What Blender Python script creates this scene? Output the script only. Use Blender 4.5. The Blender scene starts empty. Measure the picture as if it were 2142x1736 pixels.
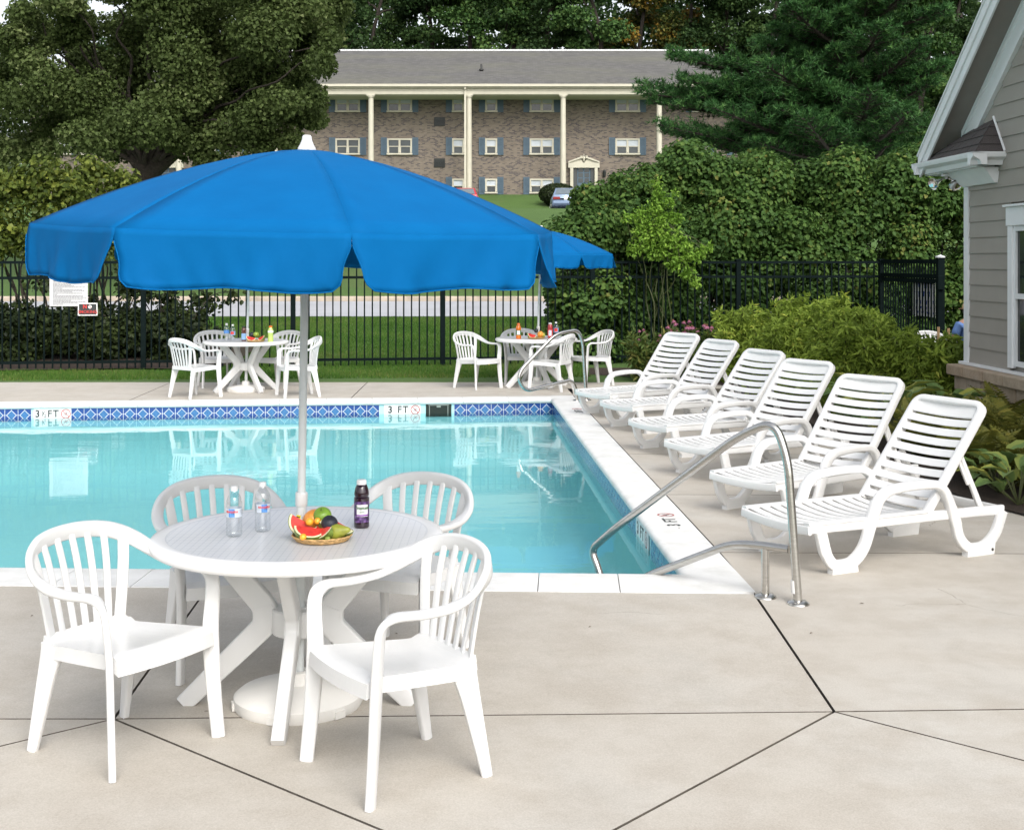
import bpy, bmesh, math, random
import numpy as np
from mathutils import Vector, Matrix
PI = math.pi
R = math.radians
random.seed(7)
rng = np.random.default_rng(7)
SC = bpy.context.scene
COL = SC.collection

# ------------------------------------------------------------------ camera, sky, sun, exposure
F, CX, HY, CAMH = 2770.0, 1071.0, 546.0, 1.85          # measured from the photograph (2142 wide)
cam_d = bpy.data.cameras.new('camera')
cam = bpy.data.objects.new('camera', cam_d)
COL.objects.link(cam)
cam.location = (0, 0, CAMH)
cam.rotation_euler = (R(90), 0, 0)
cam_d.sensor_width = 36
cam_d.lens = 36 * F / 2142
cam_d.shift_y = -(868 - HY) / 2142
cam_d.clip_start = 0.1
cam_d.clip_end = 3000
SC.camera = cam

SUN_EL, SUN_AZ = 42.0, 160.0     # azimuth clockwise from +Y (the view direction): right and a little behind the camera
w = bpy.data.worlds.new('World')
SC.world = w
w.use_nodes = True
nt = w.node_tree
for n in list(nt.nodes):
    nt.nodes.remove(n)
sky = nt.nodes.new('ShaderNodeTexSky')
sky.sky_type = 'NISHITA'
sky.sun_disc = False
sky.sun_elevation = R(SUN_EL)
sky.sun_rotation = R(SUN_AZ)
sky.air_density = 1.0
sky.dust_density = 4.0
sky.ozone_density = 1.0
hs = nt.nodes.new('ShaderNodeHueSaturation')
hs.inputs['Saturation'].default_value = 0.28
hs.inputs['Value'].default_value = 1.0
bg = nt.nodes.new('ShaderNodeBackground')
bg.inputs['Strength'].default_value = 0.15
wo = nt.nodes.new('ShaderNodeOutputWorld')
nt.links.new(sky.outputs[0], hs.inputs['Color'])
nt.links.new(hs.outputs[0], bg.inputs[0])
nt.links.new(bg.outputs[0], wo.inputs[0])

sun_d = bpy.data.lights.new('sun', 'SUN')
sun_d.energy = 0.72
sun_d.angle = R(38)
sun_d.color = (1.0, 0.955, 0.89)
sun = bpy.data.objects.new('sun', sun_d)
COL.objects.link(sun)
sun.rotation_euler = (R(90 - SUN_EL), 0, R(180 - SUN_AZ))
sun.location = (10, -10, 30)

SC.view_settings.view_transform = 'Standard'
SC.view_settings.look = 'None'
SC.view_settings.exposure = 0.88
SC.view_settings.gamma = 1.0
SC.view_settings.use_curve_mapping = False
SC.render.engine = 'CYCLES'
SC.cycles.use_denoising = True
SC.cycles.max_bounces = 8
SC.cycles.transparent_max_bounces = 16
SC.cycles.caustics_reflective = False
SC.cycles.caustics_refractive = False
SC.cycles.sample_clamp_indirect = 6


# ------------------------------------------------------------------ helpers
def G(px, py, z=0.0):
    Y = F * (CAMH - z) / (py - HY)
    return Vector(((px - CX) / F * Y, Y, z))


def at(px, py, Y):
    return Vector(((px - CX) / F * Y, Y, CAMH - (py - HY) * Y / F))


def on_plane(px, py, P, d):
    """point seen at pixel px,py that lies in the vertical plane through P along d"""
    k = (px - CX) / F
    t = (k * P[1] - P[0]) / (d[0] - k * d[1])
    Y = P[1] + d[1] * t
    return Vector((P[0] + d[0] * t, Y, CAMH - (py - HY) * Y / F))


def S2L(c):
    return tuple(((v / 255) / 12.92 if v / 255 <= 0.04045 else ((v / 255 + 0.055) / 1.055) ** 2.4) for v in c)


class NT:
    def __init__(s, name):
        s.m = bpy.data.materials.new(name)
        s.m.use_nodes = True
        s.t = s.m.node_tree
        s.p = s.t.nodes['Principled BSDF']
        s.o = s.t.nodes['Material Output']

    def n(s, typ, **kw):
        nd = s.t.nodes.new(typ)
        for k, v in kw.items():
            setattr(nd, k, v)
        return nd

    def l(s, a, b):
        s.t.links.new(a, b)

    def setp(s, **kw):
        for k, v in kw.items():
            s.p.inputs[k.replace('_', ' ')].default_value = v
        return s

    def coord(s, which='Object'):
        return s.n('ShaderNodeTexCoord').outputs[which]

    def noise(s, scale, detail=4, rough=0.55, vec=None, which='Object', stretch=None):
        v = vec if vec is not None else s.coord(which)
        if stretch:
            mp = s.n('ShaderNodeMapping')
            mp.inputs['Scale'].default_value = stretch
            s.l(v, mp.inputs['Vector'])
            v = mp.outputs[0]
        nd = s.n('ShaderNodeTexNoise')
        nd.inputs['Scale'].default_value = scale
        nd.inputs['Detail'].default_value = detail
        nd.inputs['Roughness'].default_value = rough
        s.l(v, nd.inputs['Vector'])
        return nd.outputs['Fac']

    def ramp(s, fac, stops, interp='LINEAR'):
        nd = s.n('ShaderNodeValToRGB')
        nd.color_ramp.interpolation = interp
        e = nd.color_ramp.elements
        while len(e) < len(stops):
            e.new(0.5)
        for i, (p, c) in enumerate(stops):
            e[i].position = p
            e[i].color = (*c, 1) if len(c) == 3 else c
        s.l(fac, nd.inputs['Fac'])
        return nd.outputs['Color']

    def mix(s, fac, a, b, mode='MIX'):
        nd = s.n('ShaderNodeMix', data_type='RGBA', blend_type=mode)
        for sock, v in ((nd.inputs[0], fac), (nd.inputs[6], a), (nd.inputs[7], b)):
            if hasattr(v, 'is_linked') or hasattr(v, 'links'):
                s.l(v, sock)
            else:
                sock.default_value = v if not isinstance(v, tuple) else ((*v, 1) if len(v) == 3 else v)
        return nd.outputs[2]

    def math(s, op, a, b=0.0, c=0.0):
        nd = s.n('ShaderNodeMath', operation=op)
        for i, v in enumerate((a, b, c)):
            if hasattr(v, 'links'):
                s.l(v, nd.inputs[i])
            else:
                nd.inputs[i].default_value = v
        return nd.outputs[0]

    def bump(s, h, strength=0.3, dist=0.01):
        nd = s.n('ShaderNodeBump')
        nd.inputs['Strength'].default_value = strength
        nd.inputs['Distance'].default_value = dist
        s.l(h, nd.inputs['Height'])
        s.l(nd.outputs[0], s.p.inputs['Normal'])
        return s

    def base(s, c):
        if hasattr(c, 'links'):
            s.l(c, s.p.inputs['Base Color'])
        else:
            s.p.inputs['Base Color'].default_value = (*c, 1)
        return s


def simple(name, col, rough=0.5, metal=0.0, var=0.08, vs=6.0, bump=0.0, bs=40.0, bd=0.004, **kw):
    t = NT(name)
    c2 = tuple(max(0, v * (1 - var)) for v in col)
    c3 = tuple(min(1, v * (1 + var)) for v in col)
    t.base(t.ramp(t.noise(vs, 5), [(0.3, c2), (0.7, c3)]))
    t.setp(Roughness=rough, Metallic=metal, **kw)
    if bump:
        t.bump(t.noise(bs, 5), bump, bd)
    return t.m


class MB:
    def __init__(s):
        s.v, s.f, s.mi = [], [], []
        s.cur = 0

    def add(s, vs, fs, mi=None):
        b = len(s.v)
        s.v += [tuple(p) for p in vs]
        for f in fs:
            s.f.append([b + i for i in f])
            s.mi.append(s.cur if mi is None else mi)
        return s

    def box(s, c, size, rot=None, mi=None):
        hx, hy, hz = (q / 2 for q in size)
        vs = [Vector((x * hx, y * hy, z * hz)) for x in (-1, 1) for y in (-1, 1) for z in (-1, 1)]
        if rot is not None:
            vs = [rot @ p for p in vs]
        vs = [p + Vector(c) for p in vs]
        return s.add(vs, [(0, 1, 3, 2), (4, 6, 7, 5), (0, 4, 5, 1), (2, 3, 7, 6), (0, 2, 6, 4), (1, 5, 7, 3)], mi)

    def hexa(s, p, mi=None):
        """8 corners: bottom 4 ccw, top 4 ccw"""
        return s.add(p, [(3, 2, 1, 0), (4, 5, 6, 7), (0, 1, 5, 4), (1, 2, 6, 5), (2, 3, 7, 6), (3, 0, 4, 7)], mi)

    def prism(s, poly, z0, z1, mi=None):
        n = len(poly)
        vs = [(p[0], p[1], z0) for p in poly] + [(p[0], p[1], z1) for p in poly]
        fs = [tuple(range(n))[::-1], tuple(range(n, 2 * n))] + [(i, (i + 1) % n, n + (i + 1) % n, n + i) for i in range(n)]
        return s.add(vs, fs, mi)

    def rings(s, rings, closed=True, cap=True, mi=None):
        n = len(rings[0])
        vs = [p for r in rings for p in r]
        fs = []
        for k in range(len(rings) - 1):
            a, b = k * n, (k + 1) * n
            for i in range(n if closed else n - 1):
                j = (i + 1) % n
                fs.append((a + i, a + j, b + j, b + i))
        if cap:
            fs.append(tuple(range(n))[::-1])
            fs.append(tuple(range((len(rings) - 1) * n, len(rings) * n)))
        return s.add(vs, fs, mi)

    def tube(s, path, r, n=10, mi=None, cap=True):
        path = [Vector(p) for p in path]
        rs = r if isinstance(r, (list, tuple)) else [r] * len(path)
        prev = None
        out = []
        for i, p in enumerate(path):
            t = (path[min(i + 1, len(path) - 1)] - path[max(i - 1, 0)]).normalized()
            if prev is None:
                a = Vector((0, 0, 1)) if abs(t.z) < 0.9 else Vector((1, 0, 0))
                u = t.cross(a).normalized()
            else:
                u = (prev - t * prev.dot(t)).normalized()
            prev = u
            v = t.cross(u)
            out.append([p + (u * math.cos(2 * PI * k / n) + v * math.sin(2 * PI * k / n)) * rs[i] for k in range(n)])
        return s.rings(out, True, cap, mi)

    def lathe(s, prof, n=24, c=(0, 0, 0), mi=None, cap=True):
        c = Vector(c)
        out = [[c + Vector((r * math.cos(2 * PI * k / n), r * math.sin(2 * PI * k / n), z)) for k in range(n)] for r, z in prof]
        return s.rings(out, True, cap, mi)

    def band(s, path, w, t, wide, mi=None, rc=0.35):
        """sweep a rounded rectangle: w wide along `wide`, t thick"""
        path = [Vector(p) for p in path]
        N = len(path)
        ws = w if isinstance(w, (list, tuple)) else [w] * N
        ts = t if isinstance(t, (list, tuple)) else [t] * N
        wd = wide if isinstance(wide, list) else [wide] * N
        out = []
        for i, p in enumerate(path):
            if N == 2:
                tg = (path[1] - path[0]).normalized()
            else:
                d1 = (path[i] - path[i - 1]).normalized() if i > 0 else None
                d2 = (path[i + 1] - path[i]).normalized() if i < N - 1 else None
                tg = ((d1 or d2) + (d2 or d1)).normalized()
            u = Vector(wd[i])
            u = (u - tg * u.dot(tg)).normalized()
            v = tg.cross(u)
            a, b = ws[i] / 2, ts[i] / 2
            c = rc * min(a, b) * 2 * 0.5
            ring = []
            for (sx, sy) in ((1, 1), (-1, 1), (-1, -1), (1, -1)):
                pts = [(a - c, b), (a, b - c)]
                pts = [(sx * q[0], sy * q[1]) for q in pts]
                mid = (sx * (a - c * 0.3), sy * (b - c * 0.3))
                seq = [pts[1], mid, pts[0]] if sx * sy > 0 else [pts[0], mid, pts[1]]
                ring += seq
            out.append([p + u * q[0] + v * q[1] for q in ring])
        return s.rings(out, True, True, mi)

    def build(s, name, mats, parent=None, smooth=True, angle=40, bevel=0.0, seg=2, loc=None):
        me = bpy.data.meshes.new(name)
        me.from_pydata(s.v, [], s.f)
        if not isinstance(mats, (list, tuple)):
            mats = [mats]
        for m in mats:
            me.materials.append(m)
        me.polygons.foreach_set('material_index', s.mi)
        bm = bmesh.new()
        bm.from_mesh(me)
        bmesh.ops.recalc_face_normals(bm, faces=bm.faces)
        bm.to_mesh(me)
        bm.free()
        if smooth:
            me.polygons.foreach_set('use_smooth', [True] * len(me.polygons))
            me.set_sharp_from_angle(angle=R(angle))
        return link(name, me, parent, bevel, seg, loc)


def link(name, me, parent=None, bevel=0.0, seg=2, loc=None):
    o = bpy.data.objects.new(name, me)
    COL.objects.link(o)
    if parent is not None:
        o.parent = parent
    if loc is not None:
        o.location = loc
    if bevel:
        b = o.modifiers.new('bevel', 'BEVEL')
        b.width = bevel
        b.segments = seg
        b.limit_method = 'ANGLE'
        b.angle_limit = R(35)
    return o


def tag(o, label, cat, group=None):
    o['label'] = label
    o['category'] = cat
    if group:
        o['group'] = group
    return o


def thing(name, label, cat, loc=(0, 0, 0), rotz=0.0, group=None):
    o = bpy.data.objects.new(name, None)
    COL.objects.link(o)
    o.empty_display_size = 0.2
    o.location = loc
    o.rotation_euler = (0, 0, rotz)
    return tag(o, label, cat, group)


def struct(o):
    o['kind'] = 'structure'
    return o


def empty_struct(name):
    o = bpy.data.objects.new(name, None)
    COL.objects.link(o)
    o['kind'] = 'structure'
    return o


def share(name, src, parent, loc=None, rot=None, scale=None):
    o = src.copy()
    o.name = name
    COL.objects.link(o)
    o.parent = parent
    if loc is not None:
        o.location = loc
    if rot is not None:
        o.rotation_euler = rot
    if scale is not None:
        o.scale = scale
    return o


def copy_tree(o, parent=None):
    c = o.copy()
    COL.objects.link(c)
    if parent is not None:
        c.parent = parent
    for ch in list(o.children):
        copy_tree(ch, c)
    return c


def smooth_path(pts, k=6):
    """Catmull-Rom through pts"""
    P = [Vector(p) for p in pts]
    P = [P[0] * 2 - P[1]] + P + [P[-1] * 2 - P[-2]]
    out = []
    for i in range(1, len(P) - 2):
        p0, p1, p2, p3 = P[i - 1:i + 3]
        for j in range(k):
            t = j / k
            out.append(0.5 * ((2 * p1) + (p2 - p0) * t + (2 * p0 - 5 * p1 + 4 * p2 - p3) * t * t + (3 * p1 - p0 - 3 * p2 + p3) * t ** 3))
    out.append(P[-2])
    return out


def fillet(pts, r, k=5):
    """round the corners of a polyline"""
    P = [Vector(p) for p in pts]
    out = [P[0]]
    for i in range(1, len(P) - 1):
        a, b, c = P[i - 1], P[i], P[i + 1]
        d1, d2 = (a - b), (c - b)
        rr = min(r, d1.length * 0.48, d2.length * 0.48)
        s, e = b + d1.normalized() * rr, b + d2.normalized() * rr
        for j in range(k + 1):
            t = j / k
            out.append(s * (1 - t) ** 2 + b * 2 * t * (1 - t) + e * t * t)
    out.append(P[-1])
    return out


_fonts = {}


def text_mesh(txt, size, depth=0.0008, bold=0.0, sx=1.0, align='CENTER'):
    cu = bpy.data.curves.new('lettering', 'FONT')
    cu.body = txt
    cu.size = size
    cu.extrude = depth
    cu.offset = bold
    cu.align_x = align
    cu.align_y = 'CENTER'
    cu.resolution_u = 3
    o = bpy.data.objects.new('lettering', cu)
    COL.objects.link(o)
    bpy.context.view_layer.update()
    me = bpy.data.meshes.new_from_object(o.evaluated_get(bpy.context.evaluated_depsgraph_get()))
    bpy.data.objects.remove(o)
    bpy.data.curves.remove(cu)
    if sx != 1.0:
        me.transform(Matrix.Diagonal((sx, 1, 1, 1)))
    me.name = 'lettering'
    return me


def lettering(txt, size, mat, parent, M, bold=0.0, sx=1.0, depth=0.0008, name='lettering'):
    me = text_mesh(txt, size, depth, bold, sx)
    me.transform(M)
    me.materials.clear()
    me.materials.append(mat)
    return link(name, me, parent)


def wrap_text(txt, size, mat, parent, radius, z, ang, bold=0.0, sx=1.0):
    me = text_mesh(txt, size, 0.0003, bold, sx)
    for v in me.vertices:
        a = ang + v.co.x / radius
        rr = radius + v.co.z
        v.co = (rr * math.cos(a), rr * math.sin(a), z + v.co.y)
    me.materials.clear()
    me.materials.append(mat)
    return link('label_lettering', me, parent)


def frame(o, x, n):
    """matrix whose local x -> x, local z -> n (both world vectors), origin o"""
    x = Vector(x).normalized()
    n = Vector(n)
    n = (n - x * n.dot(x)).normalized()
    y = n.cross(x)
    M = Matrix((x, y, n)).transposed().to_4x4()
    M.translation = Vector(o)
    return M


# ---- foliage in numpy
def unit(a):
    return a / np.maximum(np.linalg.norm(a, axis=1, keepdims=True), 1e-9)


def raw_mesh(name, V, quads, mats, tint=None, tris=False):
    me = bpy.data.meshes.new(name)
    k = quads.shape[1]
    nf = len(quads)
    me.vertices.add(len(V))
    me.vertices.foreach_set('co', np.ascontiguousarray(V, dtype=np.float32).ravel())
    me.loops.add(nf * k)
    me.loops.foreach_set('vertex_index', np.ascontiguousarray(quads, dtype=np.int32).ravel())
    me.polygons.add(nf)
    me.polygons.foreach_set('loop_start', np.arange(0, nf * k, k, dtype=np.int32))
    me.update(calc_edges=True)
    if tint is not None:
        a = me.attributes.new('tint', 'FLOAT', 'FACE')
        a.data.foreach_set('value', np.ascontiguousarray(tint, dtype=np.float32))
    for m in mats if isinstance(mats, (list, tuple)) else [mats]:
        me.materials.append(m)
    return me


def leaves(P, D, N, L, W, tint, droop=0.15, fold=0.25):
    """rhombic leaves with a folded mid-rib: V, quads(2 tris each as 2 faces -> 4 verts)"""
    n = len(P)
    D = unit(D)
    S = unit(np.cross(D, N))
    N = np.cross(S, D)
    L = np.broadcast_to(L, (n,))[:, None]
    W = np.broadcast_to(W, (n,))[:, None]
    a = P
    b = P + D * L * 0.45 + S * W * 0.5 + N * W * fold
    c = P + D * L - N * L * droop
    d = P + D * L * 0.45 - S * W * 0.5 + N * W * fold
    V = np.stack([a, b, c, d], 1).reshape(-1, 3)
    i = np.arange(n)[:, None] * 4
    T = np.concatenate([i + np.array([[0, 1, 2]]), i + np.array([[0, 2, 3]])], 1).reshape(-1, 3)
    return V, T, np.repeat(tint, 2)


def round_leaves(P, D, N, L, W, tint, droop=0.2, fold=0.12):
    """six-sided leaf, four triangles"""
    n = len(P)
    D = unit(D)
    S = unit(np.cross(D, N))
    N = np.cross(S, D)
    L = np.broadcast_to(L, (n,))[:, None]
    W = np.broadcast_to(W, (n,))[:, None]
    pts = [P, P + D * L * 0.25 + S * W * 0.46 + N * W * fold, P + D * L * 0.65 + S * W * 0.42 + N * W * fold - N * L * droop * 0.4,
           P + D * L - N * L * droop, P + D * L * 0.65 - S * W * 0.42 + N * W * fold - N * L * droop * 0.4, P + D * L * 0.25 - S * W * 0.46 + N * W * fold]
    V = np.stack(pts, 1).reshape(-1, 3)
    i = np.arange(n)[:, None] * 6
    T = np.concatenate([i + np.array([q]) for q in ([0, 1, 2], [0, 2, 3], [0, 3, 4], [0, 4, 5])], 1).reshape(-1, 3)
    return V, T, np.repeat(tint, 4)


def rdir(n):
    return unit(rng.normal(size=(n, 3)))


def leaf_mat(name, stops, rough=0.45, trans=0.25):
    t = NT(name)
    at_ = t.n('ShaderNodeAttribute')
    at_.attribute_name = 'tint'
    c = t.ramp(at_.outputs['Fac'], [(p_, tuple(v * 1.15 for v in q_)) for p_, q_ in stops])
    t.base(c)
    t.setp(Roughness=rough)
    t.p.inputs['Specular IOR Level'].default_value = 0.15
    tr = t.n('ShaderNodeBsdfTranslucent')
    t.l(c, tr.inputs['Color'])
    mx = t.n('ShaderNodeMixShader')
    mx.inputs[0].default_value = trans
    t.l(t.p.outputs[0], mx.inputs[1])
    t.l(tr.outputs[0], mx.inputs[2])
    t.l(mx.outputs[0], t.o.inputs['Surface'])
    return t.m


def crown(name, clusters, n, L, mat, parent, shape='round', flat=0.5, up=0.3, shell=0.55, aspect=0.8, jit=0.35, tint_bias=None):
    """leaves spread through ellipsoidal clusters [(center, (rx,ry,rz))], denser to each clump's outside"""
    vol = np.array([c[1][0] * c[1][1] + c[1][0] * c[1][2] for c in clusters])
    cnt = np.maximum(1, (n * vol / vol.sum())).astype(int)
    Ps, Ds, Ns, Ts = [], [], [], []
    for (c, r), k in zip(clusters, cnt):
        d = rdir(k)
        rad = shell + (1.08 - shell) * rng.random(k) ** 0.6
        P = np.array(c) + d * rad[:, None] * np.array(r)
        N = unit(d * flat + rdir(k) * (1 - flat) + np.array([0, 0, up]))
        D = np.cross(N, rdir(k)) + d * 0.3 - np.array([0, 0, 0.25])
        Ps.append(P)
        Ds.append(D)
        Ns.append(N)
        tb = rng.normal() * 0.13
        Ts.append(np.clip(0.45 + tb + rng.normal(size=k) * 0.2, 0, 1))
    P, D, N, T = (np.concatenate(q) for q in (Ps, Ds, Ns, Ts))
    Ls = L * (1 + jit * (rng.random(len(P)) * 2 - 1))
    fn = round_leaves if shape == 'round' else leaves
    V, Q, T2 = fn(P, D, N, Ls, Ls * aspect, T)
    me = raw_mesh(name, V, Q, mat, T2)
    return link(name, me, parent)


def limb(mb, a, b, r0, r1, wob=0.15, k=5, n=7):
    a, b = Vector(a), Vector(b)
    d = (b - a)
    ln = d.length
    pts, rs = [], []
    for i in range(k + 1):
        t = i / k
        p = a + d * t
        if 0 < i < k:
            p = p + Vector((random.uniform(-1, 1), random.uniform(-1, 1), random.uniform(-0.5, 1))) * wob * ln * 0.25
        pts.append(p)
        rs.append(r0 + (r1 - r0) * t)
    mb.tube(smooth_path(pts, 3), [r0 + (r1 - r0) * j / (3 * k) for j in range(3 * k + 1)], n)


# ------------------------------------------------------------------ materials
M = {}
t = NT('white_plastic')
t.base(t.ramp(t.noise(3.5, 6), [(0.3, (0.655, 0.66, 0.655)), (0.65, (0.715, 0.715, 0.71))])).setp(Roughness=0.3)
t.p.inputs['Subsurface Weight'].default_value = 0.0
t.bump(t.noise(260, 2), 0.08, 0.001)
M['plastic'] = t.m

t = NT('table_top_plastic')
co = t.coord()
sep = t.n('ShaderNodeSeparateXYZ')
t.l(co, sep.inputs[0])
gx = t.math('FRACT', t.math('MULTIPLY', sep.outputs[0], 34))
gy = t.math('FRACT', t.math('MULTIPLY', sep.outputs[1], 34))
lines = t.math('MAXIMUM', t.math('LESS_THAN', gx, 0.16), t.math('LESS_THAN', gy, 0.20))
rr = t.math('POWER', t.math('ADD', t.math('POWER', sep.outputs[0], 2), t.math('POWER', sep.outputs[1], 2)), 0.5)
ins = t.math('LESS_THAN', rr, 0.535)
ring = t.math('COMPARE', rr, 0.537, 0.003)
lf = t.math('MULTIPLY', t.math('MAXIMUM', t.math('MULTIPLY', lines, ins), ring), t.math('MULTIPLY', t.noise(2.2, 3), 0.75))
c = t.mix(lf, t.mix(ins, (0.86, 0.86, 0.86), (0.85, 0.86, 0.875)), (0.50, 0.54, 0.60))
t.base(c).setp(Roughness=0.25)
t.bump(lines, 0.1, -0.001)
M['table_top'] = t.m

t = NT('concrete')
co = t.coord()
oi = t.n('ShaderNodeObjectInfo')
mp = t.n('ShaderNodeVectorMath', operation='ADD')
t.l(co, mp.inputs[0])
t.l(oi.outputs['Random'], mp.inputs[1])
big = t.noise(0.55, 4, 0.6, mp.outputs[0])
mid = t.noise(3.4, 6, 0.65, mp.outputs[0])
fine = t.noise(160, 3, 0.7, mp.outputs[0])
c = t.ramp(big, [(0.3, (0.43, 0.39, 0.33)), (0.5, (0.465, 0.432, 0.38)), (0.7, (0.49, 0.47, 0.428))])
c = t.mix(t.ramp(mid, [(0.36, (0.85,) * 3), (0.60, (0,) * 3)]), c, (0.385, 0.345, 0.29))
st = t.noise(1.1, 7, 0.7, mp.outputs[0])
c = t.mix(t.ramp(st, [(0.52, (0,) * 3), (0.66, (0.55,) * 3)]), c, (0.375, 0.345, 0.30))
c = t.mix(0.22, c, t.ramp(fine, [(0.3, (0.20, 0.18, 0.15)), (0.7, (0.74, 0.71, 0.66))]))
wv = t.n('ShaderNodeTexVoronoi')
wv.feature = 'DISTANCE_TO_EDGE'
wv.inputs['Scale'].default_value = 0.23
ds = t.n('ShaderNodeVectorMath', operation='ADD')
t.l(mp.outputs[0], ds.inputs[0])
sc3 = t.n('ShaderNodeVectorMath', operation='SCALE')
sc3.inputs[3].default_value = 0.5
nz = t.n('ShaderNodeTexNoise')
nz.inputs['Scale'].default_value = 1.7
nz.inputs['Detail'].default_value = 6
t.l(mp.outputs[0], nz.inputs['Vector'])
t.l(nz.outputs['Color'], sc3.inputs[0])
t.l(sc3.outputs[0], ds.inputs[1])
t.l(ds.outputs[0], wv.inputs['Vector'])
cr = t.math('MULTIPLY', t.math('LESS_THAN', wv.outputs['Distance'], 0.0006), t.math('GREATER_THAN', big, 0.55))
c = t.mix(t.math('MULTIPLY', cr, 0.55), c, (0.17, 0.14, 0.11))
vo = t.n('ShaderNodeTexVoronoi')
vo.inputs['Scale'].default_value = 1.3
t.l(mp.outputs[0], vo.inputs['Vector'])
spot = t.math('LESS_THAN', vo.outputs['Distance'], 0.012)
c = t.mix(t.math('MULTIPLY', spot, 0.6), c, (0.15, 0.13, 0.11))
t.base(c).setp(Roughness=0.85)
t.bump(t.math('ADD', t.math('MULTIPLY', fine, 0.5), mid), 0.12, 0.004)
M['concrete'] = t.m
M['joint'] = simple('joint_dirt', (0.11, 0.095, 0.078), 0.95, var=0.3, vs=20)

t = NT('coping_white')
c = t.ramp(t.noise(5, 6, 0.6), [(0.32, (0.64, 0.64, 0.615)), (0.6, (0.75, 0.75, 0.735))])
c = t.mix(t.ramp(t.noise(1.1, 3), [(0.55, (0, 0, 0)), (0.8, (0.3, 0.3, 0.3))]), c, (0.58, 0.57, 0.53))
t.base(c).setp(Roughness=0.6).bump(t.noise(60, 4), 0.12, 0.003)
M['coping'] = t.m

t = NT('pool_plaster')
c = t.ramp(t.noise(0.8, 5), [(0.3, (0.43, 0.71, 0.745)), (0.7, (0.48, 0.75, 0.78))])
t.base(c).setp(Roughness=0.8)
M['plaster'] = t.m

t = NT('pool_water')
for nd in list(t.t.nodes):
    if nd != t.o:
        t.t.nodes.remove(nd)
tr = t.n('ShaderNodeBsdfTransparent')
tr.inputs[0].default_value = (0.74, 0.97, 0.985, 1)
gl = t.n('ShaderNodeBsdfGlossy')
gl.inputs['Roughness'].default_value = 0.02
gl.inputs['Color'].default_value = (1, 1, 1, 1)
co = t.coord()
bm_ = t.n('ShaderNodeBump')
bm_.inputs['Strength'].default_value = 0.24
bm_.inputs['Distance'].default_value = 0.02
h1 = t.noise(2.2, 2, 0.5, co, stretch=(0.6, 1.6, 1))
h2 = t.noise(9, 3, 0.5, co, stretch=(0.6, 1.3, 1))
patch = t.ramp(t.noise(0.45, 2, 0.5, co), [(0.42, (0.15,) * 3), (0.68, (1,) * 3)])
t.l(t.math('MULTIPLY', t.math('ADD', h1, t.math('MULTIPLY', h2, 0.25)), patch), bm_.inputs['Height'])
t.l(bm_.outputs[0], gl.inputs['Normal'])
fr = t.n('ShaderNodeFresnel')
fr.inputs['IOR'].default_value = 1.19
t.l(bm_.outputs[0], fr.inputs['Normal'])
mx = t.n('ShaderNodeMixShader')
t.l(fr.outputs[0], mx.inputs[0])
t.l(tr.outputs[0], mx.inputs[1])
t.l(gl.outputs[0], mx.inputs[2])
t.l(mx.outputs[0], t.o.inputs['Surface'])
M['water'] = t.m

M['grout'] = simple('tile_grout', (0.66, 0.68, 0.68), 0.8)


def tile_mat(name, a, b):
    t = NT(name)
    oi = t.n('ShaderNodeObjectInfo')
    ad = t.n('ShaderNodeVectorMath', operation='ADD')
    t.l(t.coord(), ad.inputs[0])
    t.l(oi.outputs['Random'], ad.inputs[1])
    t.base(t.ramp(t.noise(70, 5, 0.7, ad.outputs[0]), [(0.3, a), (0.7, b)]))
    t.setp(Roughness=0.15)
    return t.m


M['tile_dark'] = tile_mat('tile_dark_blue', (0.010, 0.042, 0.19), (0.024, 0.09, 0.32))
M['tile_light'] = tile_mat('tile_light_blue', (0.024, 0.11, 0.28), (0.07, 0.21, 0.43))
M['sign_white'] = simple('sign_white', (0.78, 0.78, 0.77), 0.5, var=0.03)
M['black_print'] = simple('black_print', (0.03, 0.035, 0.035), 0.6)
M['red_print'] = simple('red_print', (0.55, 0.035, 0.03), 0.5)
M['dark_red_print'] = simple('dark_red_print', (0.40, 0.045, 0.04), 0.5)
M['faint_print'] = simple('faint_print', (0.30, 0.31, 0.34), 0.7)
M['dark_hole'] = simple('skimmer_dark', (0.012, 0.02, 0.016), 0.8)

t = NT('canvas_blue')
wv = t.noise(900, 2, 0.5)
c = t.ramp(t.noise(6, 4), [(0.3, (0.0008, 0.112, 0.325)), (0.7, (0.001, 0.125, 0.355))])
t.base(c).setp(Roughness=0.75).bump(t.math('ADD', t.noise(14, 4, 0.6), t.math('MULTIPLY', wv, 0.25)), 0.16, 0.012)
t.p.inputs['Specular IOR Level'].default_value = 0.08
tr = t.n('ShaderNodeBsdfTranslucent')
t.l(c, tr.inputs['Color'])
mx = t.n('ShaderNodeMixShader')
mx.inputs[0].default_value = 0.10
t.l(t.p.outputs[0], mx.inputs[1])
t.l(tr.outputs[0], mx.inputs[2])
t.l(mx.outputs[0], t.o.inputs['Surface'])
M['canvas'] = t.m
M['pole'] = simple('umbrella_pole_paint', (0.60, 0.63, 0.63), 0.35, var=0.04)
M['yellow'] = simple('yellow_sticker', (0.85, 0.68, 0.01), 0.5, var=0.04)

t = NT('stainless_steel')
t.base(t.ramp(t.noise(8, 5, 0.6, stretch=(1, 1, 14)), [(0.3, (0.50, 0.49, 0.46)), (0.7, (0.64, 0.63, 0.61))])).setp(Metallic=1.0, Roughness=0.24)
M['steel'] = t.m
M['fence_black'] = simple('fence_black_paint', (0.006, 0.011, 0.011), 0.6, var=0.2)
M['fence_black'].node_tree.nodes['Principled BSDF'].inputs['Specular IOR Level'].default_value = 0.03

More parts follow.
